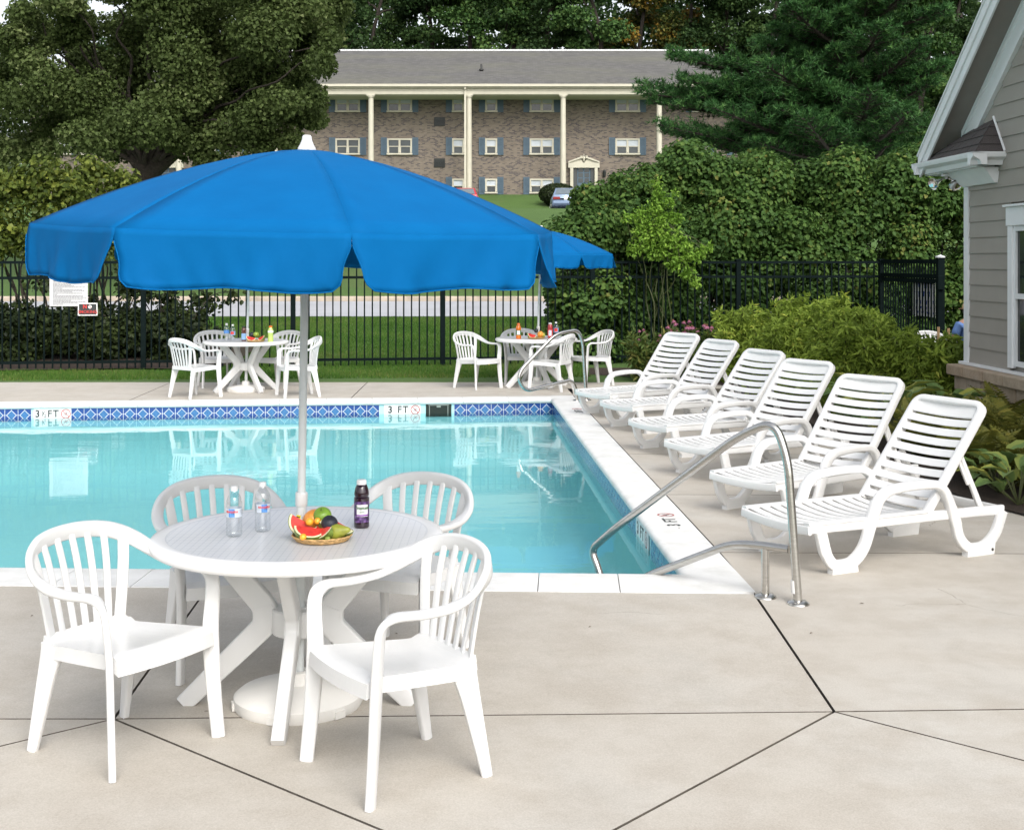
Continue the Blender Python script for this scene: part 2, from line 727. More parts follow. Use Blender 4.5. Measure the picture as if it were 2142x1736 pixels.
t = NT('lawn_ground')
geo = t.n('ShaderNodeNewGeometry')
pos = geo.outputs['Position']
c = t.ramp(t.noise(0.35, 4, 0.6, pos), [(0.3, (0.052, 0.105, 0.020)), (0.7, (0.080, 0.155, 0.028))])
c2 = t.ramp(t.noise(26, 6, 0.75, pos), [(0.3, (0.030, 0.068, 0.012)), (0.7, (0.105, 0.20, 0.035))])
c = t.mix(0.55, c, c2)
c = t.mix(t.ramp(t.noise(0.22, 5, 0.6, pos), [(0.55, (0, 0, 0)), (0.78, (0.55,) * 3)]), c, (0.13, 0.115, 0.04))
t.base(c).setp(Roughness=0.9).bump(t.noise(30, 5, 0.8, pos), 0.6, 0.05)
M['lawn'] = t.m
M['blade'] = leaf_mat('grass_blade', [(0, (0.030, 0.085, 0.012)), (0.6, (0.075, 0.16, 0.025)), (1, (0.15, 0.17, 0.05))], 0.6, 0.3)

t = NT('asphalt_old')
geo = t.n('ShaderNodeNewGeometry')
c = t.ramp(t.noise(0.5, 6, 0.6, geo.outputs['Position']), [(0.3, (0.36, 0.37, 0.395)), (0.7, (0.43, 0.44, 0.465))])
t.base(c).setp(Roughness=0.9).bump(t.noise(60, 3, 0.7, geo.outputs['Position']), 0.3, 0.01)
M['road'] = t.m
M['kerb'] = simple('kerb_concrete', (0.40, 0.34, 0.27), 0.9, var=0.2, vs=3)

t = NT('mulch')
geo = t.n('ShaderNodeNewGeometry')
c = t.ramp(t.noise(45, 6, 0.75, geo.outputs['Position'], stretch=(1, 2.2, 1)), [(0.3, (0.018, 0.012, 0.009)), (0.6, (0.07, 0.047, 0.033)), (0.8, (0.13, 0.09, 0.06))])
t.base(c).setp(Roughness=0.95).bump(t.noise(45, 6, 0.75, geo.outputs['Position'], stretch=(1, 2.2, 1)), 0.9, 0.04)
M['mulch'] = t.m

# building
t = NT('brick_wall')
co = t.coord()
mp = t.n('ShaderNodeMapping')
mp.inputs['Rotation'].default_value = (R(90), 0, 0)
t.l(co, mp.inputs['Vector'])
br = t.n('ShaderNodeTexBrick')
br.inputs['Scale'].default_value = 1.0
br.inputs['Brick Width'].default_value = 0.215
br.inputs['Row Height'].default_value = 0.078
br.inputs['Mortar Size'].default_value = 0.010
br.inputs['Bias'].default_value = 0.0
br.inputs['Color1'].default_value = (0, 0, 0, 1)
br.inputs['Color2'].default_value = (1, 1, 1, 1)
br.inputs['Mortar'].default_value = (0.5, 0.5, 0.5, 1)
t.l(mp.outputs[0], br.inputs['Vector'])
bc = t.ramp(br.outputs['Color'], [(0.0, (0.040, 0.036, 0.044)), (0.22, (0.070, 0.058, 0.058)), (0.36, (0.128, 0.104, 0.082)), (0.6, (0.168, 0.138, 0.106)), (1.0, (0.205, 0.17, 0.132))])
c = t.mix(br.outputs['Fac'], bc, (0.19, 0.165, 0.14))
c = t.mix(0.15, c, t.ramp(t.noise(0.9, 6), [(0.3, (0.12, 0.10, 0.09)), (0.7, (0.24, 0.20, 0.165))]))
t.base(c).setp(Roughness=0.9)
M['brick'] = t.m
t = NT('roof_shingles')
br = t.n('ShaderNodeTexBrick')
br.inputs['Scale'].default_value = 1.0
br.inputs['Brick Width'].default_value = 0.35
br.inputs['Row Height'].default_value = 0.18
br.inputs['Mortar Size'].default_value = 0.012
br.inputs['Color1'].default_value = (0.085, 0.083, 0.081, 1)
br.inputs['Color2'].default_value = (0.125, 0.122, 0.118, 1)
br.inputs['Mortar'].default_value = (0.085, 0.083, 0.08, 1)
t.l(t.coord(), br.inputs['Vector'])
c = t.mix(t.ramp(t.noise(0.35, 5, 0.65, stretch=(0.5, 1.6, 1)), [(0.42, (0, 0, 0)), (0.75, (0.6,) * 3)]), br.outputs['Color'], (0.14, 0.14, 0.10))
c = t.mix(t.ramp(t.noise(0.16, 4, 0.6), [(0.6, (0, 0, 0)), (0.8, (0.5,) * 3)]), c, (0.085, 0.08, 0.085))
t.base(c).setp(Roughness=0.9)
M['shingle'] = t.m
M['cream'] = simple('cream_paint', (0.49, 0.465, 0.375), 0.55, var=0.06, vs=2)
M['shutter'] = simple('blue_shutter', (0.062, 0.105, 0.145), 0.55, var=0.12, vs=3)
M['glass'] = simple('window_glass', (0.035, 0.045, 0.05), 0.06, var=0.3, vs=1)
M['blind'] = simple('window_blind', (0.46, 0.50, 0.54), 0.6, var=0.12, vs=1.5)
M['vent_dark'] = simple('vent_dark', (0.010, 0.014, 0.013), 0.5)
M['trim_white'] = simple('trim_white', (0.70, 0.72, 0.73), 0.5, var=0.04, vs=3)
M['grey_metal'] = simple('grey_metal', (0.05, 0.05, 0.05), 0.5)

# near house
t = NT('siding_paint')
c = t.ramp(t.noise(2.0, 5, 0.6), [(0.3, (0.27, 0.252, 0.222)), (0.7, (0.30, 0.28, 0.248))])
t.base(c).setp(Roughness=0.6).bump(t.noise(30, 5, 0.6, stretch=(1, 0.12, 1.6)), 0.15, 0.003)
M['siding'] = t.m
M['soffit'] = simple('soffit_taupe', (0.20, 0.185, 0.165), 0.6, var=0.05)
t = NT('dark_shingle')
c = t.ramp(t.noise(90, 5, 0.8), [(0.3, (0.03, 0.026, 0.026)), (0.7, (0.10, 0.088, 0.085))])
t.base(c).setp(Roughness=0.95).bump(t.noise(120, 3), 0.5, 0.004)
M['dark_shingle'] = t.m
t = NT('ledge_stone')
oi = t.n('ShaderNodeObjectInfo')
ad = t.n('ShaderNodeVectorMath', operation='ADD')
t.l(t.coord(), ad.inputs[0])
t.l(oi.outputs['Random'], ad.inputs[1])
c = t.ramp(t.noise(6, 6, 0.65, ad.outputs[0]), [(0.3, (0.32, 0.25, 0.17)), (0.55, (0.45, 0.36, 0.26)), (0.8, (0.52, 0.45, 0.35))])
c = t.mix(0.35, c, t.ramp(oi.outputs['Random'], [(0, (0.22, 0.14, 0.09)), (0.5, (0.30, 0.25, 0.19)), (1, (0.24, 0.22, 0.20))]))
t.base(c).setp(Roughness=0.9).bump(t.noise(14, 6, 0.7, ad.outputs[0]), 0.7, 0.03)
M['stone'] = t.m
M['mirror'] = simple('lamp_reflector', (0.75, 0.75, 0.75), 0.12, 1.0, var=0.05)
M['dark_glass'] = simple('house_glass', (0.02, 0.024, 0.026), 0.04, var=0.1)

# vegetation
M['maple'] = leaf_mat('maple_leaf', [(0, (0.042, 0.062, 0.018)), (0.5, (0.072, 0.104, 0.031)), (0.85, (0.110, 0.145, 0.048)), (1, (0.16, 0.19, 0.08))], 0.55, 0.36)
M['lilac'] = leaf_mat('lilac_leaf', [(0, (0.035, 0.055, 0.012)), (0.5, (0.085, 0.115, 0.022)), (1, (0.20, 0.23, 0.045))], 0.4, 0.3)
M['dark_leaf'] = leaf_mat('privet_leaf', [(0, (0.012, 0.020, 0.008)), (0.6, (0.028, 0.042, 0.013)), (1, (0.055, 0.075, 0.022))], 0.4, 0.2)
M['hedge'] = leaf_mat('viburnum_leaf', [(0, (0.036, 0.080, 0.020)), (0.5, (0.066, 0.128, 0.030)), (0.85, (0.110, 0.180, 0.040)), (1, (0.18, 0.19, 0.05))], 0.55, 0.36)
M['bright'] = leaf_mat('pale_green_leaf', [(0, (0.09, 0.18, 0.02)), (0.5, (0.18, 0.32, 0.045)), (1, (0.28, 0.42, 0.07))], 0.45, 0.35)
M['bush'] = leaf_mat('yellow_green_leaf', [(0, (0.105, 0.155, 0.026)), (0.5, (0.205, 0.285, 0.044)), (0.85, (0.30, 0.39, 0.066)), (1, (0.40, 0.43, 0.08))], 0.5, 0.42)
M['pine'] = leaf_mat('pine_needle', [(0, (0.013, 0.042, 0.012)), (0.5, (0.036, 0.100, 0.028)), (1, (0.085, 0.180, 0.048))], 0.5, 0.12)
M['wood_leaf'] = leaf_mat('woodland_leaf', [(0, (0.016, 0.036, 0.012)), (0.5, (0.036, 0.072, 0.022)), (1, (0.075, 0.120, 0.034))], 0.55, 0.3)
M['wood_leaf2'] = leaf_mat('woodland_leaf_green', [(0, (0.018, 0.048, 0.014)), (0.5, (0.048, 0.100, 0.026)), (1, (0.105, 0.17, 0.045))], 0.5, 0.15)
M['wood_leaf3'] = leaf_mat('woodland_leaf_autumn', [(0, (0.030, 0.048, 0.012)), (0.45, (0.075, 0.088, 0.02)), (0.75, (0.17, 0.12, 0.022)), (1, (0.34, 0.19, 0.03))], 0.5, 0.15)
M['fern'] = leaf_mat('fern_leaf', [(0, (0.045, 0.055, 0.010)), (0.5, (0.10, 0.110, 0.022)), (1, (0.21, 0.19, 0.04))], 0.5, 0.25)
M['hosta'] = leaf_mat('hosta_leaf', [(0, (0.06, 0.11, 0.035)), (0.6, (0.13, 0.20, 0.065)), (1, (0.30, 0.30, 0.06))], 0.4, 0.25)
M['cone_leaf'] = leaf_mat('coneflower_leaf', [(0, (0.03, 0.055, 0.014)), (0.6, (0.075, 0.115, 0.026)), (1, (0.16, 0.15, 0.04))], 0.5, 0.2)
M['petal'] = simple('pink_petal', (0.34, 0.11, 0.19), 0.6, var=0.25, vs=30)
M['seed'] = simple('brown_seed_head', (0.13, 0.055, 0.025), 0.8, var=0.3, vs=60)
M['bark'] = simple('bark', (0.035, 0.028, 0.022), 0.95, var=0.4, vs=9, bump=0.8, bs=14, bd=0.05)
M['stem'] = simple('stem_green', (0.07, 0.085, 0.03), 0.7)
M['stake_wood'] = simple('stake_wood', (0.42, 0.27, 0.14), 0.8, var=0.15, vs=12)

# ------------------------------------------------------------------ terrain
ZP = [(-40, -0.10), (19.4, -0.06), (20.2, 0.0), (23.4, 0.02), (32, 0.50), (39, 0.65), (39.35, 0.75), (70, 4.62), (78.5, 4.66), (80.5, 4.85), (86.5, 6.15), (95, 7.0), (125, 11), (200, 15), (900, 40)]


def gz(x, y):
    return float(np.interp(y, [p[0] for p in ZP], [p[1] for p in ZP]))


ys = [-40, -20, 0, 4, 7.05, 18.15, 19.4, 20.2, 21.5, 23.4, 25, 28, 32, 34, 36, 39, 39.35, 42, 48, 55, 62, 70, 74, 78.5, 80.5, 83, 86.5, 95, 110, 125, 160, 200, 350, 900]
xs = [-900, -200, -90, -60, -40, -25, -16, -10.6, -8, -6, -4, -2, 0, 1.18, 2.5, 4, 6, 8, 12, 16, 25, 40, 60, 90, 200, 900]
mb = MB()
vs = [(x, y, gz(x, y)) for y in ys for x in xs]
fs = []
for j in range(len(ys) - 1):
    for i in range(len(xs) - 1):
        if ys[j] >= 7.0 and ys[j + 1] <= 18.2 and xs[i] >= -10.7 and xs[i + 1] <= 1.2:
            continue
        a = j * len(xs) + i
        fs.append((a, a + 1, a + 1 + len(xs), a + len(xs)))
mb.add(vs, fs)
struct(mb.build('ground', M['lawn'], smooth=True, angle=60))

mb = MB()
for a, b in ((32.0, 34.0), (34.0, 36.5), (36.5, 39.0)):
    mb.add([(-160, a, gz(0, a) + 0.012), (160, a, gz(0, a) + 0.012), (160, b, gz(0, b) + 0.012), (-160, b, gz(0, b) + 0.012)], [(0, 1, 2, 3)])
struct(mb.build('road', M['road'], smooth=False))
mb = MB()
mb.box((0, 39.2, 0.685), (320, 0.36, 0.24))
struct(mb.build('kerb', M['kerb'], bevel=0.03))
mb = MB()
for a, b in ((71.0, 74.0), (74.0, 78.4)):
    mb.add([(-90, a, gz(0, a) + 0.02), (40, a, gz(0, a) + 0.02), (40, b, gz(0, b) + 0.02), (-90, b, gz(0, b) + 0.02)], [(0, 1, 2, 3)])
struct(mb.build('parking_lot', M['road'], smooth=False))

# ------------------------------------------------------------------ pool
ZW = -0.185                                   # water level


def wallR(y):
    return 1.028 - 0.0488 * (y - 8.115)


def wallF(x):
    return 17.86 + 0.1045 * (x - 0.56)


def wallN(x):
    return 7.80 - 0.043 * (x - 1.0)


XL = -10.0
CNR = Vector((1.045, 7.80, 0))                # wall corners
CFR = Vector((0.556, 17.86, 0))
CNL = Vector((XL, wallN(XL), 0))
CFL = Vector((XL, wallF(XL), 0))
pool = empty_struct('pool')
mb = MB()
zb = -1.05
q = [CNL, CNR, CFR, CFL]
prof_w = [(-0.05, 0.0), (-0.45, 0.0), (-0.62, 0.03), (-0.78, 0.11), (-0.90, 0.24), (-0.99, 0.45), (-1.04, 0.75), (zb, 1.1)]
shell = []
for z, ins in prof_w:
    ring = []
    for i in range(4):
        n1 = (q[i] - q[i - 1]).normalized()
        n2 = (q[(i + 1) % 4] - q[i]).normalized()
        ring.append(q[i] + (Vector((-n1.y, n1.x, 0)) + Vector((-n2.y, n2.x, 0))) * ins + Vector((0, 0, z)))
    shell.append(ring)
mb.rings(shell, True, False)
mb.add([tuple(p) for p in shell[-1]], [(0, 1, 2, 3)])
mb.build('pool_shell', M['plaster'], pool, smooth=True, angle=50)
# two entry steps in the near right corner under water
mb = MB()
struct_w = MB()
struct_w.add([(p.x, p.y, ZW) for p in q], [(0, 1, 2, 3)])
water = struct_w.build('pool_water', M['water'], smooth=True)
struct(water)

# waterline tiles: dark corners, paler diamond, pale grout
TP, TH = 0.166, 0.165


def tile_proto():
    mb = MB()
    h = TP / 2
    mb.box((0, 0.004, 0), (TP, 0.008, TH), mi=0)
    g = 0.0035
    k = 0.060
    def poly(pts, mi):
        n = len(pts)
        vs = [(p[0], -0.0025, p[1]) for p in pts] + [(p[0], 0.0, p[1]) for p in pts]
        mb.add(vs, [tuple(range(n))] + [(i, (i + 1) % n, n + (i + 1) % n, n + i) for i in range(n)], mi)
    poly([(k - g, 0), (0, k - g), (-k + g, 0), (0, -k + g)], 2)
    for sx in (1, -1):
        for sz in (1, -1):
            poly([(sx * (h - g), sz * g), (sx * (k + g * 1.4), sz * g), (sx * g, sz * (k + g * 1.4)), (sx * g, sz * (TH / 2 - g)), (sx * (h - g), sz * (TH / 2 - g))], 1)
    return mb


proto_tile = tile_proto().build('tile', [M['grout'], M['tile_dark'], M['tile_light']], pool, smooth=False)
ZT = -0.062 - TH / 2
uF = (CFL - CFR).normalized()                 # along the far wall, leftwards
aF = math.atan2(-uF.y, -uF.x)
first = True


def put_tile(x, y, rz):
    global first
    if first:
        o = proto_tile
        first = False
    else:
        o = share('tile', proto_tile, pool)
    o.location = (x, y, ZT)
    o.rotation_euler = (0, 0, rz)


def far_px(s):
    p = CFR + uF * s
    return CX + F * p.x / p.y


def far_s(px):
    k = (px - CX) / F
    return (CFR.x - k * CFR.y) / (k * uF.y - uF.x)


nF = Vector((uF.y, -uF.x, 0))
if nF.y > 0:
    nF = -nF
markers = [(150, 71), (880, 803)]             # depth-marker panels on the far wall (pixel spans right..left)
sk = (far_s(942), far_s(893))
mk = [(far_s(a), far_s(b)) for a, b in markers]
s = TP / 2 + 0.01
while s < 7.9:
    blocked = any(a - TP * 0.45 < s < b + TP * 0.45 for a, b in mk + [sk])
    p = CFR + uF * s + nF * 0.009
    if not blocked:
        put_tile(p.x, p.y, aF)
    s += TP
uR = (CNR - CFR).normalized()
nR = Vector((-uR.y, uR.x, 0))
if nR.x > 0:
    nR = -nR
aR = math.atan2(nR.y, nR.x) + PI / 2
sR_mark = [(G(1347, 1150, -0.1) - CFR).dot(uR)]
# the marker panel on the right wall: centre seen at about (1347,1127)
pm = on_plane(1346, 1126, CFR, uR)
sm = (pm - CFR).dot(uR)
s = TP / 2 + 0.01
lenR = (CNR - CFR).length
while s < lenR - 0.05:
    if abs(s - sm) > 0.34:
        p = CFR + uR * s + nR * 0.009
        put_tile(p.x, p.y, aR)
    s += TP


def no_diving(parent, Mx, rad, txt=False):
    """red ring with a slash over a small swimmer, printed flat"""
    mb = MB()
    n = 28
    vs, fs = [], []
    for k in range(n):
        a = 2 * PI * k / n
        vs += [(rad * math.cos(a), rad * math.sin(a), 0.0008), (rad * 0.82 * math.cos(a), rad * 0.82 * math.sin(a), 0.0008)]
    for k in range(n):
        j = (k + 1) % n
        fs.append((2 * k, 2 * j, 2 * j + 1, 2 * k + 1))
    mb.add([Mx @ Vector(v) for v in vs], fs)
    c, s_ = math.cos(R(-45)), math.sin(R(-45))
    hw = rad * 0.075
    ln = rad * 0.84
    mb.add([Mx @ Vector((c * x - s_ * y, s_ * x + c * y, 0.0012)) for x, y in ((-ln, -hw), (ln, -hw), (ln, hw), (-ln, hw))], [(0, 1, 2, 3)])
    o = mb.build('prohibition_ring', M['dark_red_print'], parent, smooth=False)
    m2 = MB()
    def bar(x0, y0, x1, y1, wd):
        d = Vector((x1 - x0, y1 - y0, 0)).normalized()
        nn = Vector((-d.y, d.x, 0)) * wd / 2
        A, B = Vector((x0, y0, 0.0006)), Vector((x1, y1, 0.0006))
        m2.add([Mx @ p for p in (A - nn, B - nn, B + nn, A + nn)], [(0, 1, 2, 3)])
    r = rad
    bar(-0.5 * r, 0.02 * r, 0.5 * r, 0.02 * r, 0.05 * r)
    bar(-0.1 * r, -0.45 * r, 0.15 * r, 0.2 * r, 0.13 * r)
    bar(0.1 * r, 0.1 * r, 0.4 * r, 0.4 * r, 0.10 * r)
    bar(0.0, 0.15 * r, -0.3 * r, -0.15 * r, 0.09 * r)
    m2.build('swimmer_mark', M['black_print'], parent, smooth=False)


def marker(center, ux, n, width, label, half=False, name='depth_marker'):
    """white panel with depth text and no-diving mark; ux = reading direction"""
    root = thing(name, label, 'depth marker', group='depth markers round the pool')
    Mx = frame(center, ux, n)
    mb = MB()
    k = max(3, round(width / 0.16))
    cw = width / k
    for i in range(k):
        mb.add([Mx @ Vector(((i - k / 2) * cw + x * (cw - 0.002), y * TH, z)) for z in (-0.008, 0) for x, y in ((0.0, -0.5), (1, -0.5), (1, 0.5), (0.0, 0.5))],
               [(0, 1, 2, 3), (4, 5, 6, 7), (0, 1, 5, 4), (1, 2, 6, 5), (2, 3, 7, 6), (3, 0, 4, 7)])
    mb.build('marker_panel', M['sign_white'], root, smooth=False)
    T = Matrix.Translation
    hgt = TH * 0.78
    y0 = 0.012
    if half:
        lettering('3', hgt, M['black_print'], root, Mx @ T((-0.40 * width, y0, 0.001)), 0.0035, 0.95)
        lettering('1', hgt * 0.42, M['black_print'], root, Mx @ T((-0.27 * width, y0 + 0.02, 0.001)), 0.001)
        lettering('/', hgt * 0.62, M['black_print'], root, Mx @ T((-0.245 * width, y0, 0.001)), 0.001, 1.6)
        lettering('2', hgt * 0.42, M['black_print'], root, Mx @ T((-0.20 * width, y0 - 0.025, 0.001)), 0.001)
    else:
        lettering('3', hgt, M['black_print'], root, Mx @ T((-0.33 * width, y0, 0.001)), 0.0035, 0.95)
    lettering('F', hgt, M['black_print'], root, Mx @ T((-0.075 * width, y0, 0.001)), 0.0025, 0.95)
    lettering('T', hgt, M['black_print'], root, Mx @ T((0.085 * width, y0, 0.001)), 0.0025, 0.95)
    no_diving(root, Mx @ T((0.35 * width, 0.012, 0.0)), 0.062)
    return root


for (a, b), half, lab in zip(mk, (True, False), ('white panel reading 3 1/2 FT and a red mark on the far pool wall', 'white tile panel reading 3 FT with a red no-diving mark left of the dark skimmer')):
    sc_ = (a + b) / 2
    p = CFR + uF * sc_ + nF * 0.012
    marker((p.x, p.y, ZT), -uF, nF, abs(b - a), lab, half)
p = CFR + uR * sm + nR * 0.012
marker((p.x, p.y, ZT), uR, nR, 0.60, 'white panel reading 3 FT in the right pool wall near the steel handrail')

# skimmer mouth
sc_ = (sk[0] + sk[1]) / 2
p = CFR + uF * sc_ + nF * 0.012
skim = thing('skimmer', 'dark rectangular skimmer opening in the blue tiles under the far coping', 'skimmer')
Mx = frame((p.x, p.y, ZT), -uF, nF)
wid = abs(sk[1] - sk[0]) + 0.03
mb = MB()
def mbox(mb, Mx, c, size, mi=None):
    vs = [Mx @ Vector((c[0] + x * size[0] / 2, c[1] + y * size[1] / 2, c[2] + z * size[2] / 2)) for x in (-1, 1) for y in (-1, 1) for z in (-1, 1)]
    mb.add(vs, [(0, 1, 3, 2), (4, 6, 7, 5), (0, 4, 5, 1), (2, 3, 7, 6), (0, 2, 6, 4), (1, 5, 7, 3)], mi)
mbox(mb, Mx, (0, 0, -0.004), (wid, TH, 0.004))
mb.build('throat', M['dark_hole'], skim, smooth=False)
mb = MB()
mbox(mb, Mx, (0, TH / 2 - 0.012, 0.004), (wid * 0.8, 0.012, 0.012))
mbox(mb, Mx, (0, TH / 2 - 0.028, 0.004), (wid * 0.16, 0.03, 0.010))
mbox(mb, Mx, (wid * 0.36, 0.005, 0.004), (0.01, TH - 0.03, 0.012))
mbox(mb, Mx, (-wid * 0.36, 0.005, 0.004), (0.01, TH - 0.03, 0.012))
mb.build('skimmer_frame', simple('skimmer_grey', (0.22, 0.25, 0.23), 0.6), skim, smooth=False)

# coping stones
COPW = 0.30


def coping_run(A, B, nrm, width, pitch, over=0.035):
    """stones from A to B on the wall line; nrm points to the deck"""
    d = (B - A)
    ln = d.length
    d.normalize()
    n = max(1, round(ln / pitch))
    st = ln / n
    g = 0.0025
    prof = [(-over + 0.012, -0.060), (-over + 0.001, -0.045), (-over - 0.004, -0.028), (-over + 0.002, -0.010), (-over + 0.018, 0.001), (-over + 0.045, 0.006), (width * 0.5, 0.005), (width - 0.004, 0.003), (width, -0.006), (width, -0.060)]
    proto = None
    for i in range(n):
        if proto is None or True:
            rings = []
            for s_ in (i * st + g, (i + 1) * st - g):
                rings.append([A + d * s_ + nrm * u + Vector((0, 0, z)) for u, z in prof])
            mb = MB()
            mb.rings(rings)
            mb.build('coping_stone', M['coping'], pool, smooth=True, angle=50)


dirF = (CFR - CFL).normalized()
oF = Vector((-dirF.y, dirF.x, 0))
coping_run(CFL + dirF * 1.5, CFR + dirF * 0.0 + Vector((0, 0, 0)), oF, 0.28, 0.62)
oR = -nR
coping_run(CFR - uR * 0.30, CNR + uR * 0.42, oR, 0.30, 0.62)
dirN = (CNL - CNR).normalized()
oN = Vector((dirN.y, -dirN.x, 0))
if oN.y > 0:
    oN = -oN
coping_run(CNR + dirN * -0.04, CNL, oN, 0.42, 0.46)

# coping-top depth marks on the right side and the near edge (printed on the stone)
for (px, py, lab, gr) in ((1402, 1088, '3 FT and a red ring printed upside down on the coping beside the front lounger', 1.0),
                          (1210, 859, 'small dark depth print on the white coping near the far pool corner', 0.9)):
    root = thing('coping_print', lab, 'pool marking', group='prints on the coping')
    c0 = G(px, py, 0.0062)
    ux = -Vector((uR.x, uR.y, 0))
    ux = Vector((uR.x, uR.y, 0)) * -1
    Mx = frame(c0, -ux, (0, 0, 1))
    Mx = Mx @ Matrix.Rotation(PI, 4, 'Z')
    T = Matrix.Translation
    lettering('3', 0.13, M['black_print'], root, Mx @ T((-0.17, 0, 0.001)), 0.002, 1.0)
    lettering('FT', 0.13, M['black_print'], root, Mx @ T((0.0, 0, 0.001)), 0.001, 1.0)
    no_diving(root, Mx @ T((0.2, 0, 0)), 0.062)
root = thing('coping_print', 'red ring print on the near coping behind the front table leg', 'pool marking', group='prints on the coping')
Mx = frame(G(566, 1222, 0.0065), (1, -0.04, 0), (0, 0, 1))
no_diving(root, Mx, 0.075)
lettering('NO DIVING', 0.022, M['dark_red_print'], root, Mx @ Matrix.Translation((0, -0.095, 0.001)), 0.0)

# ------------------------------------------------------------------ deck
deck = empty_struct('pool_deck')


def clip(poly, P, d, side):
    """keep the part of poly on side (+1 left, -1 right) of the line P + d t"""
    out = []
    n = len(poly)
    f = lambda q: side * (d[0] * (q[1] - P[1]) - d[1] * (q[0] - P[0]))
    for i in range(n):
        a, b = poly[i], poly[(i + 1) % n]
        fa, fb = f(a), f(b)
        if fa >= 0:
            out.append(a)
        if (fa >= 0) != (fb >= 0):
            t_ = fa / (fa - fb)
            out.append((a[0] + (b[0] - a[0]) * t_, a[1] + (b[1] - a[1]) * t_))
    return out


def area(poly):
    return 0.5 * sum(poly[i][0] * poly[(i + 1) % len(poly)][1] - poly[(i + 1) % len(poly)][0] * poly[i][1] for i in range(len(poly)))


def slab(poly, gap=0.006):
    if len(poly) < 3:
        return
    if area(poly) < 0:
        poly = poly[::-1]
    if abs(area(poly)) < 0.01:
        return
    n = len(poly)
    p2 = list(poly)
    for i in range(n):
        a, b = Vector((*poly[i], 0)), Vector((*poly[(i + 1) % n], 0))
        d = b - a
        if d.length < 1e-5:
            continue
        d.normalize()
        nn = Vector((-d.y, d.x, 0))
        q_ = a + nn * gap
        p2 = clip(p2, (q_.x, q_.y), (d.x, d.y), 1)
    if len(p2) < 3:
        return
    mb = MB()
    mb.prism(p2, -0.06, 0.0)
    mb.mi = [0, 0] + [1] * (len(mb.f) - 2)
    mb.build('slab', [M['concrete'], M['joint']], deck, smooth=False)


g2 = lambda x, y: tuple(G(x, y).xy)
J1, J2 = g2(1745, 1488), g2(238, 1503)
CC = g2(1578, 1243)
J3 = g2(432, 1232)
sub = lambda a, b: (a[0] - b[0], a[1] - b[1])
# near outer coping line
noutA = (CNR + oN * 0.42)
nod = (dirN.x, dirN.y)
BIG = [(-9.5, 1.5), (6.5, 1.5), (6.5, 9.2), (-9.5, 9.2)]
d_h1 = sub(J2, J1)                     # J1 -> J2
d_c = sub(CC, J1)
d_r1 = sub(g2(2142, 1483), J1)
d_r2 = sub(g2(2142, 1590), J1)
d_s1 = sub(g2(1283, 1736), J1)
d_s2 = sub(g2(800, 1736), J2)
d_l1 = sub(g2(0, 1560), J2)
d_l2 = sub(g2(0, 1503), J2)
d_n = sub(J3, J2)


def wedge(P, d1, d2):
    """convex wedge at P between d1 and d2 (d2 counter-clockwise from d1)"""
    return clip(clip(BIG, P, d1, 1), P, d2, -1)


below_cop = lambda poly: clip(poly, tuple((noutA + oN * 0.003).xy), nod, 1)
# a: between the coping, J3-J2, J2-J1, J1-CC
slab(below_cop(clip(clip(clip(BIG, J1, d_h1, -1), J2, d_n, -1), J1, d_c, 1)))
# b: left of J2-J3
slab(below_cop(clip(clip(BIG, J2, d_n, 1), J2, d_l2, -1)))
# right wedge handled below with the right deck
slab(clip(clip(BIG, J1, d_r2, 1), J1, d_r1, -1))
slab(clip(clip(BIG, J1, d_s1, 1), J1, d_r2, -1))
slab(clip(clip(clip(BIG, J1, d_h1, 1), J1, d_s1, -1), J2, d_s2, 1))
slab(clip(clip(BIG, J2, d_s2, -1), J2, d_l1, 1))
slab(clip(clip(BIG, J2, d_l1, -1), J2, d_l2, 1))
# right deck: right of the coping, above J1's right joint, cut across
RB = [(0.2, 5.0), (6.5, 5.0), (6.5, 19.2), (0.2, 19.2)]
routA = CNR + oR * 0.303
rd = (uR.x, uR.y)
right = clip(RB, tuple(routA.xy), rd, 1)       # left of direction pointing to camera = +x side
right = clip(right, J1, d_r1, 1)
cross = [8.42, 10.5, 12.7, 15.0, 17.3]
cd = (1.0, -0.02)
prev = None
bedpx = [(2330, 1140), (2142, 1080), (2071, 1062), (1980, 1030), (1850, 960), (1715, 897), (1610, 848), (1515, 807), (1400, 795), (1262, 787), (1240, 785)]
bed = [g2(*q_) for q_ in bedpx]
pieces = []
rem = clip(right, (1.0, cross[0]), cd, 1)
for y in cross[1:]:
    pieces.append(clip(rem, (1.0, y), cd, -1))
    rem = clip(rem, (1.0, y), cd, 1)
pieces.append(rem)
for pc in pieces:
    # limit to the left of the bed so slabs run only a little way under the mulch
    pc = clip(pc, (4.6, 9.0), (-0.28, 0.96), 1)
    slab(pc)
lineY = lambda P, d, x: P[1] + d[1] * (x - P[0]) / d[0]
rc = routA - uR * ((cross[0] - routA.y) / -uR.y)
mb = MB()
mb.prism([(CC[0] + 0.009, CC[1] - 0.004), (J1[0] + 0.007, J1[1] + 0.008), (6.5, lineY(J1, d_r1, 6.5) + 0.006), (6.5, cross[0] - 0.006 + cd[1] * 5.5), (rc.x + 0.006, cross[0] - 0.006 + cd[1] * (rc.x - 1))], -0.06, 0.0)
mb.mi = [0, 0] + [1] * (len(mb.f) - 2)
mb.build('slab', [M['concrete'], M['joint']], deck, smooth=False)
# far deck
FB = [(-10.5, 16.0), (7, 16.0), (7, 23), (-10.5, 23)]
foutA = CFR + oF * 0.283
far = clip(FB, tuple(foutA.xy), (dirF.x, dirF.y), 1)
e1, e2 = G(0, 797), G(1010, 790)
ed = sub(tuple(e2.xy), tuple(e1.xy))
far = clip(far, tuple(e1.xy), ed, -1)
